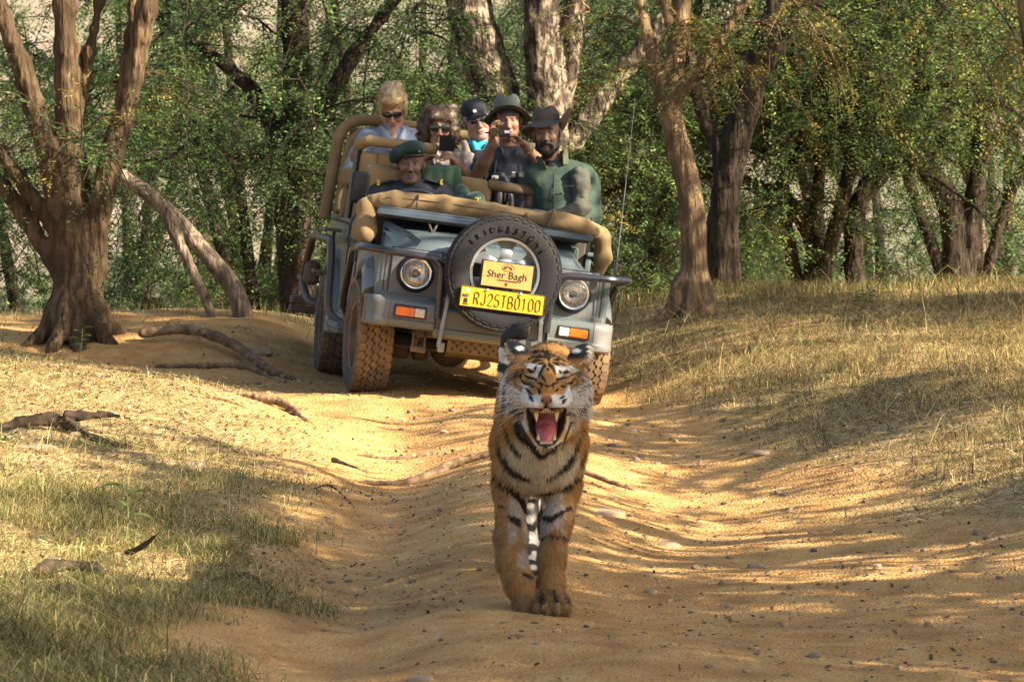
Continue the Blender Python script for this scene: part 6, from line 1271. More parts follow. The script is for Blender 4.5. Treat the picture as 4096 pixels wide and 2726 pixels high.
# ---- dark tree right behind the forked one
b = G(1.62, 31.0); rg = np.random.default_rng(4)
paths = [([b + [-.02, 0, -.2], b + [.0, 0, .8], b + [.16, 0, 1.5], b + [.34, 0, 2.1], b + [.55, 0, 2.9], b + [.6, .1, 4.5]], [.22, .155, .15, .12, .10, .07]), ([b + [.22, 0, 1.7], b + [.65, .03, 2.25], b + [1.15, .05, 2.85], b + [2.0, .1, 3.6]], [.10, .088, .08, .05]),
    ([b + [.02, 0, .9], b + [-.22, .02, 1.6], b + [-.36, .05, 2.4], b + [-.4, .1, 3.4]], [.085, .06, .05, .03])]
bo = fan(rg, [b + [.6, .1, 4], b + [1.8, .1, 3.4], b + [-.4, .1, 3.2]], 9, 2.4, r=.04) + [(b + [.9, .03, 2.6], (.8, -.2, .0), 1.6, .02, .0, .7), (b + [1.2, .03, 2.9], (.7, -.3, -.1), 1.8, .02, .0, .7), (b + [.4, 0, 2.3], (.5, -.5, .1), 1.4, .015, .1, .7)]
tree('dark_leaning_tree', 'dark tree with a limb leaning right behind the pale forked tree', b, paths, bo, 14, M_barkD, dict(gold=2, light=2, mid=2), leaf=.034, per=11, sub=3, hi=3.6, res=.018, rs=.68)
# ---- dark tree behind the jeep's rear wheel
b = G(-1.78, 33.0); rg = np.random.default_rng(5)
paths = [([b + [.15, 0, -.2], b + [.06, 0, .7], b + [0, 0, 1.7], b + [.05, 0, 2.7], b + [-.1, 0, 4.5]], [.24, .19, .17, .14, .09]), ([b + [0, 0, 1.9], b + [-.4, .1, 2.6], b + [-1.2, .15, 3.2]], [.09, .07, .04]), ([b + [.02, 0, 2.0], b + [.5, .05, 2.8], b + [1.1, .1, 3.6]], [.09, .07, .04]), ([b + [.1, -.05, .45], b + [.45, -.2, .25], b + [.9, -.3, .3]], [.10, .09, .05])]
bo = fan(rg, [b + [0, 0, 4], b + [-1, .1, 3.1], b + [1, .1, 3.5]], 9, 2.6, r=.04)
for k in range(26): bo.append((b + [rg.uniform(-1.3, 1.2), rg.uniform(-.9, .6), rg.uniform(1.9, 3.7)], (rg.normal() * .8, rg.normal() * .6 - .3, rg.uniform(-.2, .15)), rg.uniform(1.0, 2.0), .013, .05, .75))
tree('dark_trunk_tree', 'dark-trunked tree with drooping feathery branches behind the jeep rear wheel', b, paths, bo, 15, M_barkD, dict(dark=3, mid=3, light=1), leaf=.036, per=12, sub=3, hi=3.4, res=.022, rs=.8)
# ---- drooping trees filling the middle distance
def thicket(name, label, x, y, seed, nb, top, mixw, spread=1.6, leaf=.036, per=16, low=.4, lean=0, group='leafy trees beyond the crest'):
    b = G(x, y); rg = np.random.default_rng(seed); paths = []
    for q in range(rg.integers(2, 4)): a = rg.uniform(0, 6.3); e = rg.uniform(.3, .8); paths.append(([b + [.1 * math.cos(a), .1 * math.sin(a), -.2], b + [e * .5 * math.cos(a) + lean * .4, e * .4 * math.sin(a), 1.3], b + [e * 1.4 * math.cos(a) + lean, e * math.sin(a), 2.8], b + [e * 2.2 * math.cos(a) + lean * 1.5, e * 1.3 * math.sin(a), 4.8]], [rg.uniform(.07, .11), .065, .05, .03]))
    st = [np.asarray(P[i]) for P, _ in paths for i in (2, 3)]; bo = fan(rg, st, 8, 2.4, r=.035)
    for k in range(nb): bo.append((b + [rg.normal() * spread + lean * .5, rg.normal() * .9, rg.uniform(low + 1.2, top)], (rg.normal() * .9, rg.normal() * .7 - .25, rg.uniform(-.25, .25)), rg.uniform(.9, 1.9), .014, .1, .7))
    return tree(name, label, b, paths, bo, seed + 50, M_barkD, mixw, leaf=leaf, per=per, sub=4, hi=3, res=0, group=group)
DK = dict(dark=3, mid=2); MX = dict(mid=3, light=2, dark=3, gold=.5); LT = dict(light=3, gold=1, mid=3, dark=1)
SETTING = [
 ('leafy_tree', 'loose green tree filling the gap right of the many-stemmed tree', -2.2, 36.5, 101, 15, 4.6, MX, 1.6),
 ('leafy_tree', 'yellowish green tree far behind the many-stemmed tree', -4.6, 39.0, 102, 13, 4.8, LT, 1.5),
 ('leafy_tree', 'dense dark green tree behind the blonde woman', -1.0, 40.0, 103, 24, 5.0, DK, 1.7),
 ('leafy_tree', 'deep green tree behind the capped man', .7, 41.0, 104, 28, 5.0, DK, 1.5),
 ('leafy_tree', 'mixed green tree filling the gap left of the forked tree', 1.0, 36.5, 105, 22, 4.6, MX, 1.3, .036, 14, 1.0),
 ('leafy_tree', 'golden green tree right of the dark leaning tree', 2.55, 36.0, 106, 22, 5.0, LT, 1.1, .036, 14, 1.9),
 ('leafy_tree', 'broad dark green tree above the arching stems', 4.4, 38.0, 107, 34, 5.6, DK, 1.6, .036, 14, 2.2),
 ('leafy_tree', 'bright green tree far behind the arching stems', 5.6, 46.0, 108, 26, 6.5, MX, 2.0, .036, 14, 1.6),
 ('leafy_tree', 'pale green tree on the far slope behind the driver', -3.2, 50.0, 109, 12, 6.5, LT, 2.6),
 ('leafy_tree', 'sunlit green tree on the far slope behind the forked tree', 2.0, 52.0, 110, 26, 6.5, LT, 2.6)]
for q in SETTING: thicket(*q)
for x_, y_, sd, lb in ((6.4, 47, 201, 'low bushy shrub on the slope behind the arching stems'), (4.6, 50, 202, 'rounded green shrub on the slope between the arching stems'), (3.6, 46, 203, 'small dark shrub on the slope left of the arching stems'), (-4.2, 45, 204, 'low pale shrub in the valley behind the leaning log'), (-2.9, 47, 205, 'low green shrub in the valley right of the leaning log')): thicket('shrub', lb, x_, y_, sd, 16, 1.9, MX if sd % 2 else DK, 1.0, .05, 11, -1.1, 0, 'shrubs on the far slope')
# ---- arching dark stems at the right, under the broad tree
b = G(3.3, 36.2); rg = np.random.default_rng(7)
paths = [([b + [-.35, 0, -.1], b + [-.62, 0, .55], b + [-1.1, 0, 1.05], b + [-1.9, .05, 1.2], b + [-2.7, .1, .9]], [.12, .11, .10, .075, .04]), ([b + [-.1, .1, -.1], b + [-.25, .1, .7], b + [.12, .1, 1.4], b + [.35, .1, 2.4], b + [.5, .1, 4]], [.17, .14, .12, .10, .06]), ([b + [.55, 0, -.1], b + [.62, 0, .7], b + [.28, 0, 1.3], b + [-.4, 0, 1.9], b + [-1.0, .05, 2.6]], [.21, .18, .12, .08, .05]), ([b + [.6, 0, .6], b + [.85, 0, 1.3], b + [.8, .05, 2.3], b + [.9, .1, 4]], [.17, .13, .11, .06]), ([b + [.75, 0, 1.0], b + [1.3, 0, 1.35], b + [2.2, 0, 1.55]], [.09, .07, .03]), ([b + [-.45, 0, .3], b + [-.9, 0, .9], b + [-.7, .1, 1.6], b + [-.9, .1, 2.5]], [.1, .09, .07, .04])]
paths = [([q if i == 0 else q + [0, 0, 1.25] for i, q in enumerate(P_)], r_) for P_, r_ in paths]
bo = fan(rg, [b + [.5, .1, 3.8], b + [.9, .1, 3.8], b + [-1, .05, 2.6], b + [-.9, .1, 2.5]], 12, 2.2, r=.035) + [(b + [rg.uniform(-2.2, 1.8), rg.uniform(-.6, .5), rg.uniform(3.1, 4.4)], (rg.normal(), rg.normal() * .5 - .2, rg.uniform(-.2, .2)), rg.uniform(.7, 1.4), .012, .1, .6) for k in range(18)]
tree('arching_tree', 'dark tree with arching and crossing stems beyond the grassy crest', b, paths, bo, 16, M_barkD, DK, leaf=.034, per=9, sub=3, hi=4, res=.018, rs=.62)
b = G(4.55, 38.2); tree('leaning_snag', 'thin pale-brown leaning trunk right of the arching stems', b, [([b + [.55, 0, -.1], b + [.1, 0, .8], b + [-.15, 0, 1.8], b + [-.3, 0, 3.2]], [.13, .10, .085, .05])], [], 17, bark('grey_brown_bark', (.26, .19, .14), (.15, .11, .08)), MX, hi=5, res=.024)
b = G(3.62, 28.6); rg = np.random.default_rng(8)
tree('edge_tree', 'thorny slim tree at the right edge of the grassy bank', b, [([b + [0.25, 0, -.1], b + [.16, 0, .8], b + [.08, 0, 1.4], b + [0, 0, 1.9], b + [-.02, 0, 2.6], b + [.1, 0, 4]], [.09, .075, .065, .062, .055, .03])], [(b + [.0, 0, 2.1], (-.9, -.1, .3), 1.2, .02, .1, .3), (b + [0, 0, 1.7], (-.6, -.3, .15), .5, .008, .1, .4), (b + [.05, 0, 2.4], (-.7, -.1, .5), 1.6, .02, .1, .6), (b + [.1, 0, 3.6], (.3, -.3, .6), 1.5, .02, .1, .6), (b + [.1, 0, 3.5], (-.7, .3, .5), 1.8, .02, .1, .6), (b + [.1, 0, 3.0], (.5, .5, .5), 1.5, .02, .1, .6)], 18, M_barkR, dict(gold=2, mid=1), leaf=.026, spray=.12, per=6, sub=3, twig=.4, hi=3.2, res=.014, amp=.008)
# ---- leaning dead log left of the jeep
b = G(-1.88, 28.5); lg = SDF().path(curve_pts([b + [.02, 0, -.12], b + [-.05, .05, .16], b + [-.25, .1, .42], b + [-.52, .2, .72], b + [-.86, .3, .98]], 5), np.linspace(.066, .045, 21), k=.03); lg.path(curve_pts([b + [-.17, .02, -.12], b + [-.30, .05, .20], b + [-.46, .12, .52], b + [-.56, .2, .74]], 5), np.linspace(.028, .034, 16), k=.03)
V, F = lg.mesh(.013, ridged(.006, 4)); lo = mesh_np('leaning_log', V - b, F, bark('weathered_bark', (.27, .20, .14), (.13, .095, .065))); lo.location = b; tag(lo, 'dead forked log leaning out of the bank beside the many-stemmed tree', 'log')
# ---- trees standing to the right of the camera, whose crowns shade the track
for i, (x, y, hgt, sp) in enumerate(((6.8, 9.6, 7.4, 2.4), (7.6, 12.9, 7.0, 2.3), (6.4, 15.4, 5.6, 2.0), (7.6, 22.2, 8.4, 2.4), (6.0, 19.6, 4.4, 1.8), (7.0, 25.6, 5.6, 2.2), (10.5, 9.0, 9.6, 2.8), (5.8, 6.2, 6.4, 2.4), (10.0, 25.0, 8.6, 2.6), (6.2, 12.0, 5.2, 2.0))):
    b = G(x, y); rg = np.random.default_rng(300 + i); st = [b + [rg.normal() * .3, rg.normal() * .3, hgt * f] for f in (.5, .6, .7, .85)]
    tree('shade_tree', 'spreading shade tree standing beside the track', b, [([b + [0, 0, -.2], b + [.1, 0, hgt * .3], b + [-.1, .1, hgt * .6], b + [0, 0, hgt]], [.24, .18, .13, .04])], fan(rg, st, 10, sp * 1.15, el=(-8, 45), r=.085, droop=.4), 320 + i, M_barkL, MX, leaf=.085, spray=.34, nl=8, per=9, sub=2, twig=.6, res=0, group='shade trees beside the track', dens_hi=1.0)
# ================================================================ ground cover and small things
rgd = np.random.default_rng(77)
def blades(name, x, y, h, w, col, label, cat, lean=.5, par=None):
    n = len(x); z = ground_h(x, y) - .006; a = rgd.uniform(0, 2 * np.pi, n); h = h * rgd.uniform(.4, 1.5, n) * np.where(rgd.random(n) < .06, 1.7, 1); ln = lean * rgd.uniform(.3, 2.0, n)
    P0 = np.c_[x, y, z]; d = np.c_[np.cos(a), np.sin(a), 0 * a]; s_ = np.c_[-np.sin(a), np.cos(a), 0 * a] * (w * rgd.uniform(.6, 1.3, n))[:, None] * .5
    s_ = nrm(s_ + np.c_[np.abs(s_[:, :1]) * 0 + .4 * w, 0 * a, 0 * a]) * (w * .5 * rgd.uniform(.6, 1.3, n))[:, None]
    p1 = P0 + d * (h * ln * .18)[:, None] + np.c_[0 * a, 0 * a, h * .5]; p2 = P0 + d * (h * ln * .55)[:, None] + np.c_[0 * a, 0 * a, h * .88]; p3 = P0 + d * (h * ln * 1.15)[:, None] + np.c_[0 * a, 0 * a, h * np.maximum(1.0 - .42 * ln, .25)]
    V = np.stack([P0 - s_, P0 + s_, p1 - s_ * .9, p1 + s_ * .9, p2 - s_ * .6, p2 + s_ * .6, p3], 1).reshape(-1, 3); b = np.arange(n)[:, None] * 7
    o = mesh_np(name, V, [np.concatenate([b + [0, 1, 3, 2], b + [2, 3, 5, 4]]), b + [4, 5, 6]], M_grass, parent=par); vcol(o.data, 'col', np.repeat(col, 7, 0)); tag(o, label, cat, kind='stuff'); return o
M_grass = mat('grass', (1, 1, 1), rough=.7, attr='col', scale=40, avar=.2, trans=.3, spec=.2)
def region(n, x0, x1, y0, y1, wf):
    x = rgd.uniform(x0, x1, n); y = rgd.uniform(y0, y1, n); k = rgd.random(n) < wf(x, y); return x[k], y[k]
def palette(n, cols, p, var=.25):
    C = np.array(cols)[rgd.choice(len(cols), n, p=np.array(p) / sum(p))]; return np.clip(C * (1 + var * rgd.normal(size=(n, 1))), .01, .8)
GRN, OLV, STR, BRN, DRK = (.12, .18, .045), (.22, .21, .06), (.60, .47, .20), (.27, .17, .07), (.085, .06, .032)
pn = lambda x, y, s_, sd: vnoise(np.c_[x, y], s_, sd)
# green and straw grass of the left verge, lusher towards the camera
x, y = region(170000, -2.6, -.55, 11.8, 20.5, lambda x, y: grass_mask(x, y) * np.clip(.42 + .5 * pn(x, y, 1.6, 41) + .45 * pn(x, y, 6, 42), .04, 1) * np.clip(sst(20.5, 15, y) + .08, 0, 1) * np.clip(1 + 0 * x, 0, 1) + .35 * grass_mask(x, y) * sst(15.5, 13, y))
blades('verge_grass', x, y, .060 * (1 + .45 * pn(x, y, 2.2, 43)) * (1 + .5 * sst(15.5, 13.5, y)), .0030, palette(len(x), [GRN, OLV, STR, BRN], [3.4, 3, 6, 1.6], .35), 'green and straw coloured grass on the left verge', 'grass', lean=1.0)
x, y = region(34000, -4.6, -.9, 17.5, 29, lambda x, y: grass_mask(x, y) * np.clip(.16 + .5 * pn(x, y, 1.1, 44) + .3 * sst(24, 26.5, y), .03, 1))
blades('short_grass', x, y, .036 + .03 * sst(24, 26, y), .0034, palette(len(x), [GRN, OLV, STR, BRN], [1.2, 2, 5, 2]), 'short sparse straw grass on the left mound', 'grass', lean=1.1)
# dry grass on the right bank
x, y = region(120000, .5, 4.7, 18.0, 31.0, lambda x, y: grass_mask(x, y) ** 1.5 * np.clip(.55 + .5 * pn(x, y, .9, 45) + .3 * pn(x, y, 4, 46), .05, 1) * sst(17.5, 20.5, y + .4 * x))
blades('bank_grass', x, y, .055 * (1 + .4 * pn(x, y, 1.5, 47)), .0032, palette(len(x), [BRN, STR, DRK, OLV, GRN], [4, 5, 2, 1.8, .7], .35), 'dry brown grass covering the right bank', 'grass', lean=1.2)
x, y = region(2600, .6, 4.6, 19.5, 30.2, lambda x, y: grass_mask(x, y) ** 2)
blades('tall_stems', x, y, .15, .0034, palette(len(x), [STR, BRN, DRK], [3, 3, 1]), 'taller arching dry stems above the bank grass', 'grass', lean=1.2)
x, y = region(26000, -6, 6, 28.6, 33.5, lambda x, y: .6 + .4 * pn(x, y, 1, 48)); blades('crest_grass', x, y, .085, .006, palette(len(x), [OLV, STR, GRN, BRN], [3, 3, 2, 2]), 'tufted grass along the crest behind the track', 'grass')
# leaf litter
def litter(name, x, y, sz, col, label):
    n = len(x); P = np.c_[x, y, ground_h(x, y) + .003 + .004 * rgd.random(n)]; a = rgd.uniform(0, 6.3, n); t = rgd.normal(size=(n, 2)) * .35; L = sz * rgd.uniform(.5, 1.5, n)
    d = np.c_[np.cos(a), np.sin(a), t[:, 0]] * L[:, None] * .5; s_ = np.c_[-np.sin(a), np.cos(a), t[:, 1]] * L[:, None] * .24
    V = np.stack([P - d, P + s_ + [0, 0, .002], P + d, P - s_ + [0, 0, .002]], 1).reshape(-1, 3); o = mesh_np(name, V, np.arange(4 * n).reshape(-1, 4), M_grass, smooth=False); vcol(o.data, 'col', np.repeat(col, 4, 0)); tag(o, label, 'leaves', kind='stuff')
x, y = region(60000, -4.6, -.2, 15, 28, lambda x, y: np.clip(grass_mask(x, y) + .12, 0, 1) * np.clip(.5 + .5 * pn(x, y, 1.4, 51), .1, 1)); litter('leaf_litter', x, y, .024, palette(len(x), [STR, BRN, DRK, (.62, .50, .27)], [3, 3, 5.5, 3]), 'dry leaf litter scattered over the left mound')
x, y = region(40000, -.4, 4.6, 12, 28, lambda x, y: np.clip(grass_mask(x, y) * .8 + .08, 0, 1) * np.clip(.5 + .5 * pn(x, y, 1.4, 52), .1, 1)); litter('leaf_litter', x, y, .024, palette(len(x), [STR, BRN, DRK], [2, 3, 3]), 'dry leaf litter between the bank grass')
def straw(name, x, y, L, col, label):
    n = len(x); P = np.c_[x, y, ground_h(x, y) + .004 + .012 * rgd.random(n)]; a = rgd.uniform(0, 6.3, n); l = (L * rgd.uniform(.4, 1.6, n))[:, None] * .5; d = np.c_[np.cos(a), np.sin(a), .25 * rgd.normal(size=n)] * l; s_ = np.c_[-np.sin(a), np.cos(a), 0 * a] * .0014 + [0, 0, .0008]
    V = np.stack([P - d - s_, P - d + s_, P + d + s_ * .5, P + d - s_ * .5], 1).reshape(-1, 3); o = mesh_np(name, V, np.arange(4 * n).reshape(-1, 4), M_grass, smooth=False); vcol(o.data, 'col', np.repeat(col, 4, 0)); tag(o, label, 'straw', kind='stuff')
x, y = region(60000, -4.4, -.6, 11.8, 27, lambda x, y: grass_mask(x, y) * np.clip(.6 + .5 * pn(x, y, 1.7, 61), .1, 1)); straw('fallen_straw', x, y, .07, palette(len(x), [STR, BRN, OLV, DRK], [4, 2, 2, 2], .35), 'fallen straw lying through the left verge grass')
x, y = region(50000, .6, 4.6, 16, 29, lambda x, y: grass_mask(x, y) * np.clip(.6 + .5 * pn(x, y, 1.7, 62), .1, 1)); straw('fallen_straw', x, y, .07, palette(len(x), [STR, BRN, DRK], [3, 3, 3], .35), 'fallen straw lying over the right bank')
# pebbles and crumbs of earth on the track
def lump(seed, n=2):
    import bmesh
    bm = bmesh.new(); bmesh.ops.create_icosphere(bm, subdivisions=n, radius=1); V = np.array([v.co[:] for v in bm.verts]); F = np.array([[v.index for v in f.verts] for f in bm.faces]); bm.free()
    r = 1 + .28 * fbm(V, 1.3, 2, seed) ; V = V * r[:, None] * [1, .8, .55]; c = np.sign(V) * np.minimum(np.abs(V), [.85, .68, .45]); return V * .4 + c * .6, F
x, y = region(17000, -1.6, 2.9, 12, 25.5, lambda x, y: (1 - grass_mask(x, y) * .7) * np.clip(.22 + .8 * pn(x, y, 1.2, 53) + .5 * pn(x, y, 4, 54) + .2 * (x > .5), .05, 1))
V0, F0 = lump(1, 1); n = len(x); sz = .0045 * np.exp(rgd.normal(size=n) * .55); a = rgd.uniform(0, 6.3, n); c, s_ = np.cos(a), np.sin(a); W = V0[None] * sz[:, None, None]; W = np.stack([W[..., 0] * c[:, None] - W[..., 1] * s_[:, None], W[..., 0] * s_[:, None] + W[..., 1] * c[:, None], W[..., 2]], -1) + np.c_[x, y, ground_h(x, y) + sz * .15][:, None]
pb = mesh_np('pebbles', W.reshape(-1, 3), (F0[None] + (np.arange(n) * len(V0))[:, None, None]).reshape(-1, 3), mat('pebble', (1, 1, 1), rough=.9, attr='col', scale=20), smooth=False); vcol(pb.data, 'col', np.repeat(palette(n, [(.40, .27, .15), (.20, .145, .10), (.30, .22, .15), (.15, .105, .07)], [3, 2, 3, 2]), len(V0), 0)); tag(pb, 'small pebbles and crumbs of earth strewn on the track', 'pebbles', kind='stuff')
M_stone = [mat('tan_stone', (.40, .28, .165), (.30, .20, .11), rough=.9, scale=9, bump=.4, bscale=40), mat('grey_stone', (.26, .185, .115), (.17, .12, .075), rough=.9, scale=9, bump=.4, bscale=40)]
stones = []
for k in range(6): Vs, Fs = lump(20 + k, 3); stones.append(mesh_np('stone', Vs, Fs, M_stone[k % 2], smooth=False, link=False))
x, y = region(1300, -1.3, 2.9, 12.5, 24.0, lambda x, y: (1 - .8 * grass_mask(x, y)) * np.clip(.10 + .35 * (x > .35) + .4 * pn(x, y, 1.1, 55), .02, 1)); kk = [i for i in range(len(x)) if not (abs(x[i] - .1) < .22 and 14.6 < y[i] < 16.6) and not (abs(x[i]) < .9 and y[i] > 23.6)][:200]
for i in kk:
    o = link_obj('stone', stones[rgd.integers(6)]); sc = min(.010 * math.exp(rgd.normal() * .5), .022) + .004; o.scale = (sc, sc * rgd.uniform(.8, 1.2), sc); o.rotation_euler = (rgd.normal() * .2, rgd.normal() * .2, rgd.uniform(0, 6.3)); o.location = (x[i], y[i], gz(x[i], y[i]) + sc * .12); tag(o, 'small loose stone lying on the dirt track', 'stone', 'loose stones on the track')
def rock(x, y, r, label, mi=0, seed=1, flat=1.0, sink=.0):
    Vs, Fs = lump(seed, 3); o = mesh_np('rock', Vs, Fs, M_stone[mi]); o.data.set_sharp_from_angle(angle=R(28)); o.scale = (r, r, r * flat); o.rotation_euler = (0, 0, seed); o.location = (x, y, gz(x, y) - sink); tag(o, label, 'rock')
rock(.42, 18.35, .10, 'flat pale rock half sunk in the track beside the tiger', 0, 41, .5, .012); rock(.68, 17.85, .10, 'pale wedge of rock right of the flat sunken one', 0, 42, .45, .014); rock(-2.28, 19.35, .13, 'tan rock below the gnarled dead wood', 0, 43, .45, .01); rock(-2.12, 20.0, .06, 'small tan block beside the gnarled dead wood', 0, 44, .8); rock(-1.52, 19.2, .09, 'rounded earth-coloured rock in the verge grass', 0, 45, .6); rock(-2.45, 20.0, .07, 'dark rounded stone by the gnarled dead wood', 1, 46, .7); rock(1.02, 16.9, .045, 'angular dark stone on the right of the track', 1, 47, .8); rock(-.98, 17.9, .03, 'small pale pointed rock at the verge edge', 0, 48, .9); rock(.55, 16.0, .035, 'squat brown stone in the wheel rut', 0, 49, .8); rock(-.30, 13.35, .045, 'large brown clod in front of the verge', 0, 50, .8)
rock(1.28, 20.6, .07, 'flat brown slab at the foot of the bank', 0, 51, .35); rock(-1.66, 26.9, .10, 'brown block of earth under the bank roots', 0, 52, .8)
# roots and fallen wood, each following the ground
M_wood = bark('weathered_wood', (.30, .195, .11), (.17, .105, .06), s1=10, bump=.25, st=(.7, .7, .7)); M_woodd = bark('dark_wood', (.10, .07, .045), (.055, .038, .026), s1=10, bump=.5, st=(.7, .7, .7))
def wood(name, pts, rad, label, cat, m=M_wood, lift=.4, h=.007, amp=.0035, seed=1, extra=None):
    P = np.array([[p[0], p[1], gz(p[0], p[1]) + (p[2] if len(p) > 2 else 0)] for p in pts], float); Q = curve_pts(P, 5); rr = np.interp(np.linspace(0, 1, len(Q)), np.linspace(0, 1, len(rad)), rad); rr = rr * (.72 if cat != 'root' else .6) * (1 + .12 * vnoise(Q, 2.5, seed)); Q[:, 2] += rr * (lift if cat != 'root' else .15)
    s = SDF().path(Q, rr, k=.012)
    for e in (extra or []): E_ = np.array([[p[0], p[1], gz(p[0], p[1]) + p[2]] for p in e[0]]); s.path(curve_pts(E_, 4), np.linspace(e[1], e[1] * .3, (len(E_) - 1) * 4 + 1), k=.012)
    V, F = s.mesh(h, lambda Z: amp * (.6 * vnoise(Z, 70, seed) + 1.6 * vnoise(Z, 14, seed + 1))); c = Q.mean(0); o = mesh_np(name, V - c, F, m); o.location = c; tag(o, label, cat)
wood('fallen_branch', [(-.74, 19.75), (-.5, 19.9), (-.2, 20.0, .012), (.1, 19.95, .01), (.35, 19.85), (.58, 19.6)], [.012, .026, .030, .027, .024, .012], 'long weathered branch lying across the track behind the tiger', 'branch', seed=2, extra=[([(.05, 19.95, .03), (.02, 19.85, .05)], .008)])
wood('stick', [(-.80, 21.0), (-.62, 21.05), (-.5, 21.15, .01), (-.40, 21.2)], [.006, .018, .018, .012], 'pale bent stick lying on the sunlit part of the track', 'stick', seed=3)
wood('stick', [(-.90, 20.45, .01), (-.84, 20.4), (-.74, 20.3)], [.017, .013, .005], 'short dark broken stick near the left verge', 'stick', M_woodd, seed=4)
wood('twig', [(-.92, 18.75, .01), (-.84, 18.85, .02), (-.72, 18.6)], [.004, .005, .003], 'thin curved twig on the dirt near the verge', 'twig', M_woodd, h=.003, amp=.0005, seed=5)
wood('root', [(-1.62, 22.9), (-1.40, 22.85, .02), (-1.25, 22.75, .025), (-1.17, 22.55, .0), (-1.08, 22.2, -.02)], [.022, .034, .038, .030, .012], 'frayed root end sticking out of the mound edge', 'root', seed=6, extra=[([(-1.24, 22.75, .02), (-1.22, 22.62, -.03)], .018)])
wood('root', [(-2.75, 24.9), (-2.4, 24.6, .015), (-2.1, 24.1, .015), (-1.8, 23.6, .01), (-1.45, 23.15)], [.012, .030, .034, .026, .012], 'long pale surface root crossing the sunlit mound', 'root', seed=7)
wood('root', [(-2.95, 24.2), (-2.6, 24.15, .01), (-2.2, 24.2), (-1.9, 24.0)], [.01, .02, .022, .01], 'thin root running beside the long pale root', 'root', seed=8)
wood('root', [(-2.45, 27.0, .05), (-2.15, 27.0, .08), (-1.85, 26.75, .07), (-1.55, 26.2, .03), (-1.3, 25.8, -.03)], [.05, .055, .055, .045, .03], 'thick brown root running down the bank from the many-stemmed tree', 'root', seed=9)
wood('root', [(-2.3, 26.3, .01), (-1.95, 26.15, .03), (-1.7, 25.95, .03), (-1.5, 25.6)], [.02, .03, .03, .015], 'thinner root below the thick bank root', 'root', seed=10)
wood('dead_wood', [(-2.5, 19.9, .03), (-2.34, 20.1, .04), (-2.2, 20.1, .03), (-2.05, 19.9, .01), (-1.85, 19.7)], [.02, .042, .034, .022, .008], 'gnarled dead wood lying in the verge grass', 'dead wood', M_woodd, h=.009, amp=.007, seed=11, extra=[([(-2.2, 20.1, .08), (-2.0, 20.2, .10), (-1.85, 20.2, .09)], .02)])
wood('dead_wood', [(-1.82, 15.2, .02), (-1.70, 15.35, .05), (-1.58, 15.35, .04), (-1.5, 15.2)], [.02, .032, .03, .012], 'dark rotten log piece in the foreground grass', 'dead wood', M_woodd, h=.008, amp=.007, seed=12)
wood('dead_wood', [(-1.72, 14.6, .0), (-1.62, 14.7, .03), (-1.52, 14.75, .01)], [.015, .022, .012], 'smaller dark chunk of wood in the foreground grass', 'dead wood', M_woodd, h=.008, amp=.006, seed=13)
wood('broken_stick', [(-1.52, 16.0, 0), (-1.45, 15.95, .05), (-1.38, 15.9, .12)], [.014, .013, .008], 'broken stick poking up out of the verge grass', 'stick', M_woodd, seed=14)
wood('stick', [(-1.15, 15.6), (-1.02, 15.7, .02), (-.9, 15.6)], [.012, .018, .009], 'short thick stick at the inner edge of the verge', 'stick', M_woodd, seed=15)
wood('stick', [(-2.5, 23.2), (-2.2, 23.25, .01), (-1.95, 23.2)], [.004, .006, .004], 'thin grey stick on the sunlit mound', 'stick', h=.003, amp=.0004, seed=16)
wood('stick', [(-1.75, 22.2), (-1.6, 22.3, .01), (-1.45, 22.35)], [.006, .01, .006], 'short brown stick below the frayed root', 'stick', h=.004, amp=.001, seed=17)
wood('fallen_branch', [(.95, 26.2, .02), (1.5, 26.5, .03), (2.0, 26.7, .03), (2.4, 26.6, .02)], [.01, .018, .018, .008], 'thin branch lying in the bank grass by the forked tree', 'branch', seed=18)
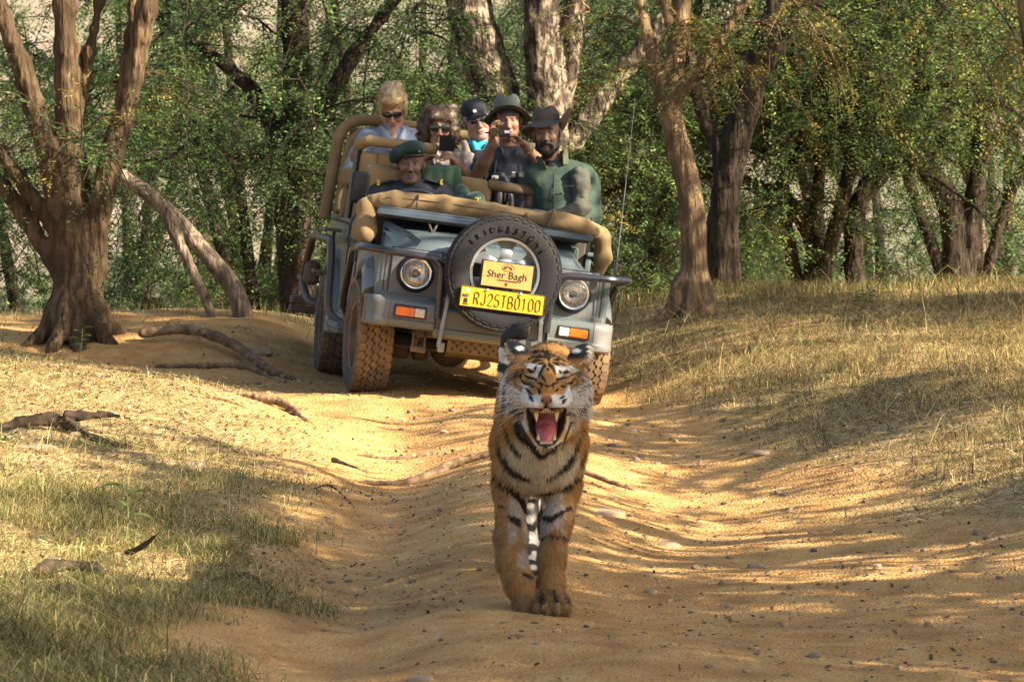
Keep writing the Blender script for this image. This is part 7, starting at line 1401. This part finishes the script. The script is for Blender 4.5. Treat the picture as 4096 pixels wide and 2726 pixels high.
# saplings
def sapling(name, x, y, h, label, leaves, lw, col, seed):
    rg = np.random.default_rng(seed); b = G(x, y); o = empty(name, Matrix.Translation(b), label=label, cat='plant')
    top = A([rg.normal() * .03, rg.normal() * .03, h]); MB().tube(curve_pts([A([0, 0, -.02]), top * .5 + [.01, 0, 0], top], 5), np.linspace(.004, .002, 11), 6).build('stem', mat('green_stem', (.16, .20, .07)), o)
    for k in range(leaves):
        a = k * 2.4; e = top * (.35 + .65 * (k + 1) / leaves); d = nrm([math.cos(a), math.sin(a), .25]); s_ = nrm(np.cross(d, [0, 0, 1])); n_ = np.cross(s_, d); V = []; nseg = 6
        for t in np.linspace(0, 1, nseg):
            w = lw * .42 * math.sin(math.pi * min(.98, t * .9 + .06)) ** .8; c = e + d * (.02 + lw * 1.2 * t) - A([0, 0, .35 * lw * t * t])
            V += [c - s_ * w + n_ * w * .35, c, c + s_ * w + n_ * w * .35]
        F = [(i * 3 + j, i * 3 + j + 1, i * 3 + j + 4, i * 3 + j + 3) for i in range(nseg - 1) for j in (0, 1)]
        mesh_np('leaf', np.array(V), np.array(F), col, parent=o)
M_lf = mat('broad_leaf', (.14, .17, .045), (.10, .13, .035), spec=.15, rough=.8, trans=.35, scale=30); M_lf2 = mat('pale_leaf', (.30, .32, .12), (.22, .24, .08), rough=.5, trans=.35, scale=30)
sapling('seedling', -1.56, 16.3, .24, 'broad-leaved green seedling standing in the verge grass', 5, .075, M_lf, 1); sapling('seedling', 3.55, 26.8, .16, 'pale broad-leaved seedling on top of the bank', 6, .10, M_lf2, 2); sapling('seedling', 2.35, 27.6, .16, 'bushy dark green seedling on the bank crest', 12, .055, M_lf, 3); sapling('seedling', 2.9, 25.3, .12, 'small green seedling in the bank grass', 6, .045, M_lf, 4); sapling('seedling', 1.75, 24.6, .10, 'tiny green seedling low on the bank', 5, .04, M_lf, 5); sapling('seedling', -2.75, 25.7, .22, 'thin dark seedling in front of the many-stemmed tree', 9, .05, M_lf, 6)
